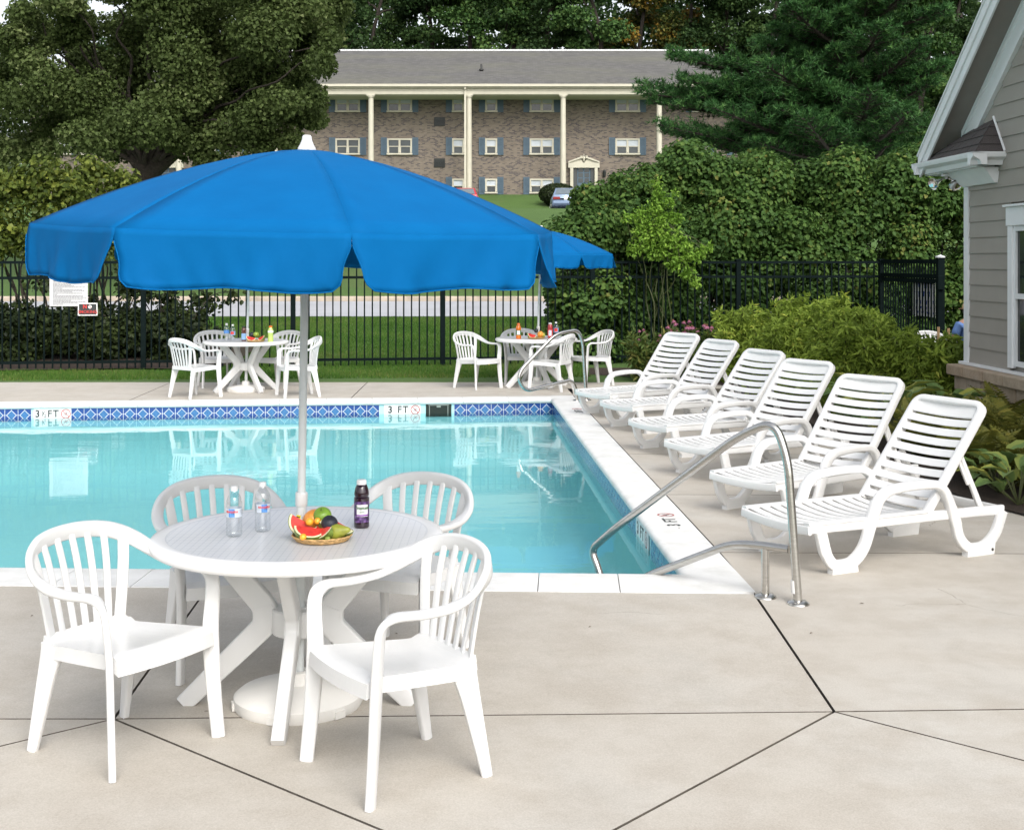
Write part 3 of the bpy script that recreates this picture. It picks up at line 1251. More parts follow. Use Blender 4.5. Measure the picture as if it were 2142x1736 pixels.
# above the right deck's end
farL = far
cuts = [(g2(267, 839), sub(g2(327, 813), g2(267, 839))), (g2(733, 834), sub(g2(757, 811), g2(733, 834))), (g2(1200, 828), sub(g2(1196, 800), g2(1200, 828)))]
rem = far
for P_, d_ in cuts:
    left = clip(rem, P_, d_, 1)
    slab(left)
    rem = clip(rem, P_, d_, -1)
rem = clip(rem, (1.0, 19.2), (1, 0), 1)
rem = clip(rem, (3.2, 19.5), (0.3, 1), 1)
slab(rem)
mb = MB()                                      # dark bed under the slabs, seen in the joints
zz = -0.035
mb.add([(-10.5, 0.5, zz), (7.0, 0.5, zz), (7.0, 7.72, zz), (1.06, 7.72, zz), (-10.5, 8.22, zz)], [(0, 1, 2, 3, 4)])
mb.add([(1.06, 7.72, zz), (4.8, 7.72, zz), (4.0, 19.0, zz), (0.52, 19.0, zz)], [(0, 1, 2, 3)])
mb.add([(-10.5, wallF(-10.5) + 0.05, zz), (0.57, 17.91, zz), (0.57, 20.7, zz), (-10.5, 20.0, zz)], [(0, 1, 2, 3)])
mb.build('slab_bed', M['joint'], deck, smooth=False)

mb = MB()
rs_ = random.Random(4)
for px, py in ((67, 1288), (443, 1295), (1803, 1262), (1697, 1324), (1234, 1311), (962, 1288), (829, 1325), (1420, 1105), (640, 826), (890, 838)):
    p_ = G(px, py, 0.003)
    a_ = rs_.uniform(0, PI)
    L_, W_ = rs_.uniform(0.008, 0.016), rs_.uniform(0.004, 0.007)
    d_ = Vector((math.cos(a_), math.sin(a_), 0))
    n_v = Vector((-d_.y, d_.x, 0))
    mb.add([p_ - d_ * L_, p_ - n_v * W_ + Vector((0, 0, 0.004)), p_ + d_ * L_ + Vector((0, 0, 0.002)), p_ + n_v * W_ + Vector((0, 0, 0.004))], [(0, 1, 2, 3)])
o = mb.build('leaf_litter', simple('dead_leaf', (0.10, 0.075, 0.05), 0.9, var=0.4, vs=50), smooth=False)
o['kind'] = 'stuff'

# planting bed on the right
mb = MB()
outer = [(9.5, 8.5), (9.5, 24.5), (7.3, 24.6), (4.2, 24.2), (1.4, 23.7), (1.2, 21.0)]
ring_in = [Vector((*q_, 0.014)) for q_ in bed]
poly = [(v.x, v.y) for v in ring_in] + outer[::-1]
n = len(poly)
mb.add([(x, y, 0.016) for x, y in poly], [tuple(range(n))])
mb.build('planting_bed', M['mulch'], smooth=False)
struct(bpy.data.objects['planting_bed'])
mb = MB()
pb = [G(-40, 778, 0.02), G(-40, 770, 0.02), G(180, 772, 0.02), G(380, 774, 0.02), G(450, 770, 0.02), G(480, 766, 0.02)]
pb2 = [Vector((p.x, 26.5, 0.22)) for p in reversed(pb)]
pl = pb + pb2
mb.add([(p.x, p.y, 0.045 if p.y < 24 else gz(0, p.y) + 0.03) for p in pl], [tuple(range(len(pl)))])
struct(mb.build('shrub_mulch', M['mulch'], smooth=False))

# ------------------------------------------------------------------ apartment building
YB, YE = 87.0, 84.6
KB = YB / F


def bx(px):
    return (px - CX) * KB


def bz(py):
    return CAMH - (py - HY) * KB


bld = thing('apartment_building', 'long three storey brown brick apartment building with cream columns and grey roof', 'building', (0, YB, 6.0))
bo = Vector((0, YB, 6.0))


def bpart(mb, name, mat, smooth=False, bevel=0.0, parent=None):
    mb.v = [(v[0] - bo.x, v[1] - bo.y, v[2] - bo.z) for v in mb.v]
    return mb.build(name, mat, parent or bld, smooth=smooth, bevel=bevel)


BL, BR, BW = bx(62), bx(1395), bx(1720)
zE = CAMH - (180 - HY) * YE / F               # gutter line
mb = MB()
mb.box(((BL + BW) / 2, YB + 6, (5.0 + zE) / 2), (BW - BL, 12, zE - 5.0))
bpart(mb, 'wall', M['brick'])
# roof
zR = CAMH - (107 - HY) * 94 / F
mb = MB()
L0, R0 = BL - 0.4, bx(1590)
mb.add([(L0, YE - 0.35, zE), (R0, YE - 0.35, zE), ((1482 - CX) * 94 / F, 94, zR), (L0 + 4.5, 94, zR), (L0, 103.5, zE), (R0, 103.5, zE)],
       [(0, 1, 2, 3), (3, 2, 5, 4), (1, 5, 2), (0, 3, 4)])
rf = bpart(mb, 'roof', M['shingle'])
mb = MB()
mb.box(((L0 + 4.5 + (1482 - CX) * 94 / F) / 2, 94, zR + 0.03), ((1482 - CX) * 94 / F - L0 - 4.5, 0.25, 0.10))
bpart(mb, 'ridge_cap', M['trim_white'])
mb = MB()
vp = at(1007, 146, 88.0)
mb.tube([vp, vp + Vector((0, 0, 0.35))], 0.07, 8)
mb.tube([vp + Vector((0, 0, -0.05)), vp + Vector((0, 0, 0.03))], 0.16, 8)
bpart(mb, 'vent_pipe', M['grey_metal'])
# wing roof right, behind the pine
mb = MB()
mb.add([(R0 - 2, YB - 0.4, zE - 0.3), (BW + 0.5, YB - 0.4, zE - 0.3), (BW + 0.5, 93, zE + 2.6), (R0 - 2, 93, zE + 2.6), (BW + 0.5, 100, zE - 0.3), (R0 - 2, 100, zE - 0.3)], [(0, 1, 2, 3), (3, 2, 4, 5), (1, 4, 2), (0, 3, 5)])
bpart(mb, 'roof', M['shingle'])
# gutter, cornice with dentils, soffit
mb = MB()
mb.box(((L0 + R0) / 2, YE - 0.40, zE - 0.02), (R0 - L0, 0.16, 0.16))
bpart(mb, 'gutter', M['cream'])
mb = MB()
XP = bx(1386)
cw = XP - L0
mb.box((L0 + cw / 2, YE + 0.02, zE - 0.34), (cw, 0.34, 0.44))
mb.box((L0 + cw / 2, YE - 0.16, zE - 0.14), (cw, 0.30, 0.08))
bpart(mb, 'cornice', M['cream'])
mb = MB()
x = L0
while x < XP:
    mb.box((x, YE - 0.175, zE - 0.26), (0.10, 0.06, 0.12))
    x += 0.24
o = bpart(mb, 'dentil_row', M['cream'])
o['kind'] = 'stuff'
mb = MB()
mb.box((L0 + cw / 2, (YE + YB) / 2, zE - 0.58), (cw, YB - YE - 0.1, 0.06))
bpart(mb, 'soffit', M['cream'])
# columns
KE = YE / F
for k in range(7):
    px = 1379 - 201 * k
    if k == 2:
        px = 981
    x = (px - CX) * KE
    mb = MB()
    z0, z1 = gz(x, YE) - 0.05, zE - 0.56
    mb.lathe([(0.195, z0 + 0.28), (0.19, z0 + 1.5), (0.165, z1 - 0.2)], 16, (x, YE, 0))
    mb.lathe([(0.22, z1 - 0.2), (0.24, z1 - 0.12), (0.24, z1 - 0.1)], 16, (x, YE, 0))
    mb.box((x, YE, z1 - 0.05), (0.52, 0.46, 0.10))
    mb.lathe([(0.31, z0), (0.31, z0 + 0.16), (0.27, z0 + 0.28)], 16, (x, YE, 0))
    bpart(mb, 'column', M['cream'], True)
mb = MB()
x = (973.5 - CX) * KE
mb.box((x, YE - 0.2, (zE + 5.6) / 2), (0.13, 0.10, zE - 5.6 - 0.3))
mb.box((x, YE - 0.3, zE - 0.2), (0.13, 0.2, 0.12))
bpart(mb, 'downspout', M['cream'])

ROWS = [(201, 234.5), (290.5, 323.5), (374.5, 404.5)]
pane_cache = {}


def window(px0, px1, row, blind):
    y0, y1 = ROWS[row]
    x0, x1 = bx(px0), bx(px1)
    zt, zb_ = bz(y0), bz(y1)
    w_, h_ = x1 - x0, zt - zb_
    fr_ = 0.10
    mb = MB()
    yf = YB - 0.06
    cx = (x0 + x1) / 2
    double = w_ > 1.1
    mb.box((cx, yf, zt - fr_ / 2), (w_, 0.10, fr_))
    mb.box((cx, yf - 0.03, zb_ + fr_ / 2 - 0.03), (w_ + 0.06, 0.16, fr_))
    mb.box((x0 + fr_ / 2, yf, (zt + zb_) / 2), (fr_, 0.10, h_ - 2 * fr_))
    mb.box((x1 - fr_ / 2, yf, (zt + zb_) / 2), (fr_, 0.10, h_ - 2 * fr_))
    if double:
        mb.box((cx, yf, (zt + zb_) / 2), (0.12, 0.10, h_ - 2 * fr_))
    wf = bpart(mb, 'window', M['cream'])
    cols = [(x0 + fr_, cx - 0.06), (cx + 0.06, x1 - fr_)] if double else [(x0 + fr_, x1 - fr_)]
    zm = (zt + zb_) / 2
    for a, b in cols:
        m2 = MB()
        m2.box(((a + b) / 2, yf - 0.012, zm), (b - a, 0.06, 0.05))
        m2.box((a + 0.015, yf - 0.005, zm - (h_ / 4)), (0.03, 0.05, h_ / 2 - fr_))
        m2.box((b - 0.015, yf - 0.005, zm - (h_ / 4)), (0.03, 0.05, h_ / 2 - fr_))
        bpart(m2, 'sash', M['cream'], parent=bld if False else None).parent = wf
        for top in (True, False):
            za, zb2 = (zm + 0.025, zt - fr_) if top else (zb_ + fr_ * 0.7, zm - 0.025)
            m3 = MB()
            m3.box(((a + b) / 2, yf + 0.03, (za + zb2) / 2), (b - a, 0.02, abs(zb2 - za)))
            pn = bpart(m3, 'pane', M['blind'] if (top and blind) else M['glass'])
            pn.parent = wf
    return wf


shut = None


def shutters(px0, px1, row):
    global shut
    y0, y1 = ROWS[row]
    for s_, px in ((-1, px0 - 6.8), (1, px1 + 6.8)):
        x = bx(px)
        zt, zb_ = bz(y0 - 2), bz(y1 + 1)
        if shut is None:
            mb = MB()
            ww, hh = 0.40, zt - zb_
            mb.box((0, 0, 0), (ww, 0.05, hh))
            for k in range(12):
                mb.box((0, -0.035, -hh / 2 + 0.12 + k * (hh - 0.24) / 11), (ww - 0.12, 0.03, 0.04))
            mb.box((-ww / 2 + 0.03, -0.04, 0), (0.06, 0.04, hh))
            mb.box((ww / 2 - 0.03, -0.04, 0), (0.06, 0.04, hh))
            o = mb.build('shutter', M['shutter'], bld, smooth=False)
            shut = o
        else:
            o = share('shutter', shut, bld)
        o.location = (x - bo.x, -0.05, (zt + zb_) / 2 - bo.z)


blindset = {0: (1, 1, 0, 1, 1), 1: (1, 1, 1, 1, 1), 2: (1, 1, 1, 1, 1)}
win_px = [(702, 753), (810, 862), (946, 971), (1015, 1040), (1108, 1158), (1287, 1338), (413, 452), (232, 262), (100, 150), (1448, 1480), (1534, 1566), (520, 560), (640, 664)]
for a, b in win_px:
    for row in range(3):
        if row == 2 and a < 600:
            continue
        if (a, row) in ((1287, 2), (640, 0), (640, 1)):
            continue
        window(a, b, row, not (a in (702, 810) and row == 1))
        shutters(a, b, row)
for px, py in ((919.5, 255), (919.5, 341), (643, 255)):
    mb = MB()
    x, z = bx(px), bz(py)
    mb.box((x, YB - 0.03, z), (0.72, 0.10, 0.56))
    for k in range(7):
        mb.box((x, YB - 0.09, z - 0.22 + k * 0.05), (0.66, 0.03, 0.02))
    mb.box((x, YB - 0.085, z + 0.2), (0.68, 0.04, 0.06))
    bpart(mb, 'wall_vent', M['vent_dark'])


def entrance(px):
    x = bx(px)
    z0 = gz(0, YB) + 0.02
    zt = bz(352)
    mb = MB()
    for s_ in (-1, 1):
        mb.box((x + s_ * 0.80, YB - 0.16, (z0 + zt) / 2), (0.20, 0.3, zt - z0))
    mb.box((x, YB - 0.16, zt + 0.16), (2.05, 0.32, 0.32))
    # broken pediment
    for s_ in (-1, 1):
        mb.hexa([(x + s_ * 1.02, YB - 0.36, zt + 0.32), (x + s_ * 0.16, YB - 0.36, zt + 0.62), (x + s_ * 0.16, YB, zt + 0.62), (x + s_ * 1.02, YB, zt + 0.32),
                 (x + s_ * 1.02, YB - 0.36, zt + 0.42), (x + s_ * 0.16, YB - 0.36, zt + 0.74), (x + s_ * 0.16, YB, zt + 0.74), (x + s_ * 1.02, YB, zt + 0.42)])
        mb.hexa([(x + s_ * 0.9, YB - 0.25, zt + 0.31), (x + s_ * 0.02, YB - 0.25, zt + 0.31), (x + s_ * 0.02, YB, zt + 0.31), (x + s_ * 0.9, YB, zt + 0.31),
                 (x + s_ * 0.9, YB - 0.25, zt + 0.34), (x + s_ * 0.2, YB - 0.25, zt + 0.60), (x + s_ * 0.2, YB, zt + 0.60), (x + s_ * 0.9, YB, zt + 0.34)])
        mb.lathe([(0.09, zt + 0.60), (0.09, zt + 0.78)], 10, (x + s_ * 0.16, YB - 0.3, 0))
    mb.lathe([(0.05, zt + 0.4), (0.09, zt + 0.62), (0.03, zt + 0.8), (0.0, zt + 0.95)], 10, (x, YB - 0.3, 0), cap=False)
    dr = bpart(mb, 'entrance_surround', M['cream'])
    mb = MB()
    mb.box((x, YB - 0.04, (z0 + zt) / 2), (0.86, 0.08, zt - z0))
    d_ = bpart(mb, 'door', M['shutter'])
    mb = MB()
    for i in range(2):
        for j in range(3):
            mb.box((x - 0.2 + 0.4 * i, YB - 0.09, z0 + 0.9 + 0.34 * j), (0.30, 0.02, 0.27))
    o = bpart(mb, 'door_glass', M['glass'])
    o.parent = d_
    for s_ in (-1, 1):
        mb = MB()
        mb.box((x + s_ * 0.56, YB - 0.04, (z0 + zt) / 2 + 0.2), (0.22, 0.06, zt - z0 - 0.5))
        bpart(mb, 'sidelight', M['glass'])
        mb = MB()
        lx = x + s_ * 1.35
        mb.lathe([(0.0, zt - 0.62), (0.09, zt - 0.56), (0.12, zt - 0.25), (0.05, zt - 0.12)], 8, (lx, YB - 0.16, 0))
        bpart(mb, 'wall_lantern', M['vent_dark'])


entrance(1221)
entrance(353)
mb = MB()
p_ = at(1398, 190, YB - 0.2)
mb.box(p_, (0.55, 0.35, 0.35))
bpart(mb, 'security_light', M['vent_dark'])


# ------------------------------------------------------------------ cars and topiary on the slope
def car(name, label, loc, rz, paint, group):
    root = thing(name, label, 'car', loc, rz, group)
    # y axis = forward; rear at y=-2.2
    W = 0.86
    secs = [(-2.30, 0.55, 0.80, 0.80), (-2.24, 0.36, 0.93, 0.84), (-1.9, 0.28, 0.96, 0.86), (-1.3, 0.24, 0.97, 0.87), (0.0, 0.22, 0.93, 0.87), (1.2, 0.24, 0.90, 0.86), (1.9, 0.30, 0.82, 0.83), (2.25, 0.38, 0.68, 0.74)]
    rings = []
    for y, z0, z1, hw in secs:
        rings.append([(-hw * 0.94, y, z0), (-hw, y, z0 + 0.18), (-hw, y, z1 - 0.16), (-hw * 0.9, y, z1), (hw * 0.9, y, z1), (hw, y, z1 - 0.16), (hw, y, z0 + 0.18), (hw * 0.94, y, z0)])
    mb = MB()
    mb.rings(rings)
    mb.build('body', paint, root, angle=50)
    mb = MB()
    cab = [(-1.55, 0.955, 0.78, 0.02), (-1.05, 1.33, 0.62, 0.0), (-0.7, 1.40, 0.60, 0), (0.35, 1.40, 0.60, 0), (1.15, 0.90, 0.76, 0)]
    rings = []
    for y, z, hw, _ in cab:
        rings.append([(-0.80, y, 0.90), (-hw, y, z), (hw, y, z), (0.80, y, 0.90)])
    mb.rings(rings)
    mb.build('roof', paint, root, angle=30)
    mb = MB()
    mb.add([(-0.64, -1.49, 1.0), (0.64, -1.49, 1.0), (0.54, -1.085, 1.32), (-0.54, -1.085, 1.32)], [(0, 1, 2, 3)])
    mb.v = [(v[0], v[1] - 0.015, v[2] + 0.012) for v in mb.v]
    gl_ = mb.build('rear_window', M['car_glass'], root, smooth=False)
    mb = MB()
    for s_ in (-1, 1):
        mb.add([(s_ * 0.775, -1.1, 0.98), (s_ * 0.775, 0.75, 0.98), (s_ * 0.655, 0.3, 1.34), (s_ * 0.655, -0.85, 1.34)], [(0, 1, 2, 3)])
    mb.build('side_window', M['car_glass'], root, smooth=False)
    for s_ in (-1, 1):
        mb = MB()
        mb.box((s_ * 0.60, -2.285, 0.74), (0.40, 0.06, 0.15))
        mb.build('tail_light', M['tail_red'], root, bevel=0.02)
        for yy in (-1.35, 1.4):
            mb = MB()
            mb.tube([(s_ * 0.70, yy, 0.31), (s_ * 0.88, yy, 0.31)], 0.31, 18)
            wh = mb.build('wheel', M['vent_dark'], root)
            mb = MB()
            mb.tube([(s_ * 0.875, yy, 0.31), (s_ * 0.89, yy, 0.31)], 0.19, 14)
            o = mb.build('rim', M['steel'], wh)
    mb = MB()
    mb.box((0, -2.33, 0.50), (1.62, 0.14, 0.18))
    mb.build('bumper', paint, root, bevel=0.04)
    mb = MB()
    mb.box((0, -2.30, 0.73), (0.34, 0.03, 0.16))
    mb.build('number_plate', M['sign_white'], root)
    return root


M['car_glass'] = simple('car_glass', (0.13, 0.16, 0.18), 0.05, var=0.1)
M['tail_red'] = simple('tail_red', (0.20, 0.012, 0.012), 0.25)
blue_paint = simple('blue_grey_paint', (0.20, 0.27, 0.38), 0.25, 0.3, var=0.03)
red_paint = simple('red_paint', (0.42, 0.03, 0.04), 0.3, var=0.03)
P = at(1183, 437, 77.5)
car('parked_car', 'pale blue sedan seen from behind, parked beside the round dark bush', (P.x, 77.5, gz(0, 77.5) + 0.02), 0.0, blue_paint, 'cars parked in front of the apartments')
P = at(972, 437, 77.5)
car('parked_car', 'red car with only its roof showing above the blue umbrella', (P.x, 77.5, gz(0, 77.5) + 0.02 + 0.0), 0.0, red_paint, 'cars parked in front of the apartments')
P = at(1166, 412, 82.5)
tp = thing('topiary_bush', 'clipped round dark green bush in front of the brick building', 'bush', (P.x, 82.5, gz(0, 82.5)))
crown('crown', [((0, 0, 0.75), (1.08, 1.0, 0.62)), ((0, 0, 0.4), (0.8, 0.8, 0.4))], 9000, 0.10, M['dark_leaf'], tp, 'rhomb', 0.6, 0.2, 0.75)
mb = MB()
mb.tube([(0, 0, -0.2), (0, 0, 0.6)], 0.12, 7)
mb.build('trunk', M['bark'], tp)

# ------------------------------------------------------------------ clubhouse on the right
hs_d = Vector((-0.045, 1.0, 0)).normalized()    # along the visible wall, away from the camera
hs_n = Vector((-hs_d.y, hs_d.x, 0))             # outwards, towards the pool
HC = Vector((5.252, 15.30, 0))                  # far corner of the wall
house = thing('clubhouse', 'grey-beige clapboard clubhouse with white trim, gable and stone base at the right edge', 'building', (HC.x, HC.y, 0), 0)
HF = Matrix((hs_n, -hs_d, Vector((0, 0, 1)))).transposed().to_4x4()   # local: x outwards, y towards camera along wall, z up
HF.translation = Vector((0, 0, 0))


def hpart(mb, name, mat, smooth=False, bevel=0.0, angle=40):
    mb.v = [tuple(HF @ Vector(v)) for v in mb.v]
    return mb.build(name, mat, house, smooth=smooth, bevel=bevel, angle=angle)


z_b = 0.67
SL = 0.735                                       # roof pitch (rise per metre)
RK0, RKZ = -0.62, 3.02                           # rake foot (y along wall, z)
RIDGE = 5.4
mb = MB()                                        # wall core and far side wall
pts = [(0, z_b - 0.66), (11, z_b - 0.66), (11, 3.0), (RIDGE, 3.0 + SL * RIDGE), (0, 3.0)]
vs = [(-0.02, y, z) for y, z in pts] + [(-0.14, y, z) for y, z in pts]
n = len(pts)
mb.add(vs, [tuple(range(n)), tuple(range(n, 2 * n))] + [(i, (i + 1) % n, n + (i + 1) % n, n + i) for i in range(n)])
mb.box((-3.5, 0.07, 1.5), (6.7, 0.14, 3.0))
hpart(mb, 'wall', M['siding'])
# clapboards one by one, clipped by the rake
EXP = 0.178
WIN0, WIN1, WZ0, WZ1 = 1.24, 2.45, 0.72, 2.42    # window opening along the wall / heights incl. casing
k = 0
z = z_b + 0.02
while z < 6.4:
    zt = z + EXP + 0.02
    ystart = 0.125 if zt < 3.0 else max(0.125, (z + 0.05 - 3.0) / SL)
    spans = [(ystart, 10.8)] if zt < 3.0 else [(ystart, max(ystart + 0.1, 2 * RIDGE - ystart))]
    if zt > WZ0 and z < WZ1:
        spans = [(ystart, WIN0), (WIN1, spans[0][1])]
    for a, b in spans:
        if b - a < 0.05:
            continue
        mb = MB()
        mb.hexa([(-0.02, a, z), (0.020, a, z), (0.020, b, z), (-0.02, b, z), (-0.02, a, zt), (0.004, a, zt), (0.004, b, zt), (-0.02, b, zt)])
        hpart(mb, 'clapboard', M['siding'])
    z += EXP
mb = MB()
mb.box((0.004, 0.055, (z_b + 2.87) / 2 + 0.0), (0.055, 0.13, 2.87 - z_b))
mb.box((-0.06, -0.0135, (z_b + 2.87) / 2), (0.13, 0.025, 2.87 - z_b))
hpart(mb, 'corner_board', M['trim_white'], bevel=0.004)
mb = MB()
mb.box((0.022, 5.0, z_b + 0.005), (0.07, 10.2, 0.03))
hpart(mb, 'water_table', M['trim_white'])
# window
mb = MB()
mb.box((0.03, (WIN0 + WIN1) / 2, WZ1 - 0.10), (0.06, WIN1 - WIN0 + 0.04, 0.20))
mb.box((0.045, (WIN0 + WIN1) / 2, WZ1 + 0.012), (0.09, WIN1 - WIN0 + 0.08, 0.025))
mb.box((0.025, WIN0 + 0.055, (WZ0 + WZ1 - 0.2) / 2), (0.05, 0.11, WZ1 - 0.2 - WZ0))
mb.box((0.025, WIN1 - 0.055, (WZ0 + WZ1 - 0.2) / 2), (0.05, 0.11, WZ1 - 0.2 - WZ0))
wn = hpart(mb, 'window', M['trim_white'], bevel=0.004)
mb = MB()
za, zb2 = WZ0 + 0.02, WZ1 - 0.2
zm = (za + zb2) / 2
for y in (WIN0 + 0.135, WIN1 - 0.135):
    mb.box((0.012, y, (za + zb2) / 2), (0.035, 0.05, zb2 - za))
for zz_ in (za + 0.03, zm, zb2 - 0.03):
    mb.box((0.012, (WIN0 + WIN1) / 2, zz_), (0.036, WIN1 - WIN0 - 0.32, 0.055))
o = hpart(mb, 'sash', M['trim_white'])
o.parent = wn
for a, b in ((za + 0.05, zm - 0.02), (zm + 0.02, zb2 - 0.05)):
    mb = MB()
    mb.box((0.0, (WIN0 + WIN1) / 2, (a + b) / 2), (0.012, WIN1 - WIN0 - 0.30, b - a))
    o = hpart(mb, 'pane', M['dark_glass'])
    o.parent = wn
# stone base: capping ledge and coursed stones
y = -0.14
random.seed(3)
while y < 9:
    l_ = random.uniform(0.42, 0.7)
    mb = MB()
    mb.box((0.06, y + l_ / 2, z_b - 0.075), (0.26, l_ - 0.008, 0.12))
    hpart(mb, 'ledge_stone', M['stone'], bevel=0.012)
    y += l_
zc = 0.0
for row, hh in enumerate((0.17, 0.19, 0.18)):
    y = -0.05
    while y < 8:
        l_ = random.uniform(0.22, 0.6)
        mb = MB()
        mb.box((0.06 + random.uniform(-0.008, 0.008), y + l_ / 2, zc + hh / 2), (0.14, l_ - 0.012, hh - 0.012))
        hpart(mb, 'stone', M['stone'], bevel=0.012)
        y += l_
    zc += hh
mb = MB()
mb.box((0.0, 4.0, 0.27), (0.17, 8.1, 0.535))
mb.box((-3.4, -0.02, 0.27), (6.8, 0.12, 0.535))
hpart(mb, 'mortar', M['joint'])
# roof planes with overhang: rake fascia, soffit and frieze
OV = 0.33
th = 0.10


def rk(y):
    return RKZ + SL * (y - RK0)


mb = MB()
for x0, x1 in ((OV - 0.02, -7.0),):
    pts = [(RK0, rk(RK0)), (RIDGE, rk(RIDGE)), (2 * RIDGE - RK0, rk(RK0))]
    lo = [(y, z + 0.02) for y, z in pts]
    hi = [(y, z + 0.10) for y, z in pts]
    poly = lo + hi[::-1]
    vs = [(x0, y, z) for y, z in poly] + [(x1, y, z) for y, z in poly]
    n = len(poly)
    mb.add(vs, [tuple(range(n)), tuple(range(n, 2 * n))] + [(i, (i + 1) % n, n + (i + 1) % n, n + i) for i in range(n)])
hpart(mb, 'roof', M['dark_shingle'])


def rake_board(name, mat, x0, x1, d0, d1, ya=None, y1=RIDGE, bevel=0.0):
    """board following the rake between vertical drops d0..d1 below the roof line, x0..x1 from the wall"""
    y0 = RK0 if ya is None else ya
    mb = MB()
    mb.hexa([(x0, y0, rk(y0) - d1), (x1, y0, rk(y0) - d1), (x1, y1, rk(y1) - d1), (x0, y1, rk(y1) - d1),
             (x0, y0, rk(y0) - d0), (x1, y0, rk(y0) - d0), (x1, y1, rk(y1) - d0), (x0, y1, rk(y1) - d0)])
    return hpart(mb, name, mat, bevel=bevel)


rake_board('rake_fascia', M['trim_white'], OV - 0.022, OV, 0.0, 0.17)
rake_board('rake_trim', M['trim_white'], OV + 0.001, OV + 0.02, -0.075, 0.045)
rake_board('rake_drip', M['trim_white'], OV - 0.01, OV + 0.035, -0.10, -0.078)
rake_board('rake_soffit', M['soffit'], 0.03, OV - 0.024, 0.10, 0.125)
rake_board('frieze_board', M['trim_white'], 0.0, 0.040, 0.128, 0.40, ya=0.0)
rake_board('frieze_board', M['trim_white'], 0.0, 0.055, 0.405, 0.46, ya=0.0)
rake_board('frieze_board', M['trim_white'], 0.0, 0.062, 0.128, 0.20, ya=0.0)
# eave return: gutter box, soffit and little hipped shingle roof
RY0, RY1 = -0.70, 1.13
mb = MB()
prof = [(0.22, -0.10), (0.28, -0.10), (0.30, -0.05), (0.36, -0.02), (0.375, 0.02), (0.375, 0.035), (0.34, 0.035), (0.22, 0.02)]
rings = [[(x, RY0, 2.985 + z) for x, z in prof], [(x, RY1 - (0.375 - x) * 0.0, 2.985 + z) for x, z in prof]]
mb.rings(rings)
rings = [[(0.375, RY1 + x - 0.375, 2.985 + z) for x, z in prof], [(0.0, RY1 + x - 0.375, 2.985 + z) for x, z in prof]]
mb.rings(rings)
rings = [[(0.375, RY0 - x + 0.30, 2.985 + z) for x, z in prof], [(-5, RY0 - x + 0.30, 2.985 + z) for x, z in prof]]
mb.rings(rings)
hpart(mb, 'gutter', M['trim_white'], True)
mb = MB()
mb.box((0.14, (RY0 + 0.72) / 2 + 0.1, 2.885), (0.20, 0.72 - RY0 + 0.15, 0.03))
mb.box((-2.5, -0.32, 2.885), (5.1, 0.56, 0.03))
mb.hexa([(-0.02, 0.0, 2.70), (0.05, 0.0, 2.70), (0.05, RY1 - 0.22, 2.70), (-0.02, RY1 - 0.22, 2.70), (-0.02, -0.2, 2.87), (0.18, -0.2, 2.87), (0.18, RY1 - 0.19, 2.87), (-0.02, RY1 - 0.19, 2.87)])
hpart(mb, 'return_soffit', M['trim_white'], bevel=0.004)
mb = MB()
zt0 = 3.0
A = [(0.34, RY0 + 0.1, zt0), (0.34, RY1 - 0.03, zt0), (0.012, RY1 - 0.03, zt0), (0.012, RY0 + 0.1, zt0)]
pk0, pk1 = (0.012, 0.35, zt0 + 0.36), (0.012, RY1 - 0.33, zt0 + 0.40)
mb.add(A + [pk0, pk1], [(0, 1, 5, 4), (1, 2, 5), (2, 3, 4, 5), (3, 0, 4)])
rr_ = hpart(mb, 'return_roof', M['dark_shingle'])
def lerp(a, b, t_):
    return tuple(a[i] + (b[i] - a[i]) * t_ for i in range(3))
nrow = 4
for i in range(nrow):                       # shingle courses on the slope facing the pool and on the hip
    t0, t1 = i / nrow, (i + 1.12) / nrow
    t1 = min(t1, 0.99)
    a0, b0 = lerp(A[0], pk0, t0), lerp(A[1], pk1, t0)
    a1, b1 = lerp(A[0], pk0, t1), lerp(A[1], pk1, t1)
    cols = 6
    for c_ in range(cols):
        u0, u1 = c_ / cols + 0.004, (c_ + 1) / cols - 0.004
        q0, q1, q2, q3 = lerp(a0, b0, u0), lerp(a0, b0, u1), lerp(a1, b1, u1), lerp(a1, b1, u0)
        up_ = random.uniform(0.008, 0.014)
        lift = lambda q, h: (q[0] + h * 0.7, q[1], q[2] + h * 0.7)
        mb = MB()
        mb.hexa([q0, q1, q2, q3, lift(q0, up_ + 0.006), lift(q1, up_ + 0.006), lift(q2, 0.004), lift(q3, 0.004)])
        o = hpart(mb, 'shingle', M['dark_shingle'])
        o.parent = rr_
    h0, h1 = lerp(A[1], pk1, t0), lerp(A[2], pk1, t0)
    h2, h3 = lerp(A[2], pk1, t1), lerp(A[1], pk1, t1)
    lift = lambda q, h: (q[0], q[1] + h * 0.7, q[2] + h * 0.7)
    mb = MB()
    mb.hexa([h0, h1, h2, h3, lift(h0, 0.016), lift(h1, 0.016), lift(h2, 0.004), lift(h3, 0.004)])
    o = hpart(mb, 'shingle', M['dark_shingle'])
    o.parent = rr_
mb = MB()
mb.tube([lerp(A[2], pk1, 0.02), lerp(A[2], pk1, 1.02)], 0.014, 6)
mb.v = [(v[0] + 0.01, v[1] + 0.02, v[2] + 0.02) for v in mb.v]
hpart(mb, 'flashing', M['trim_white'])
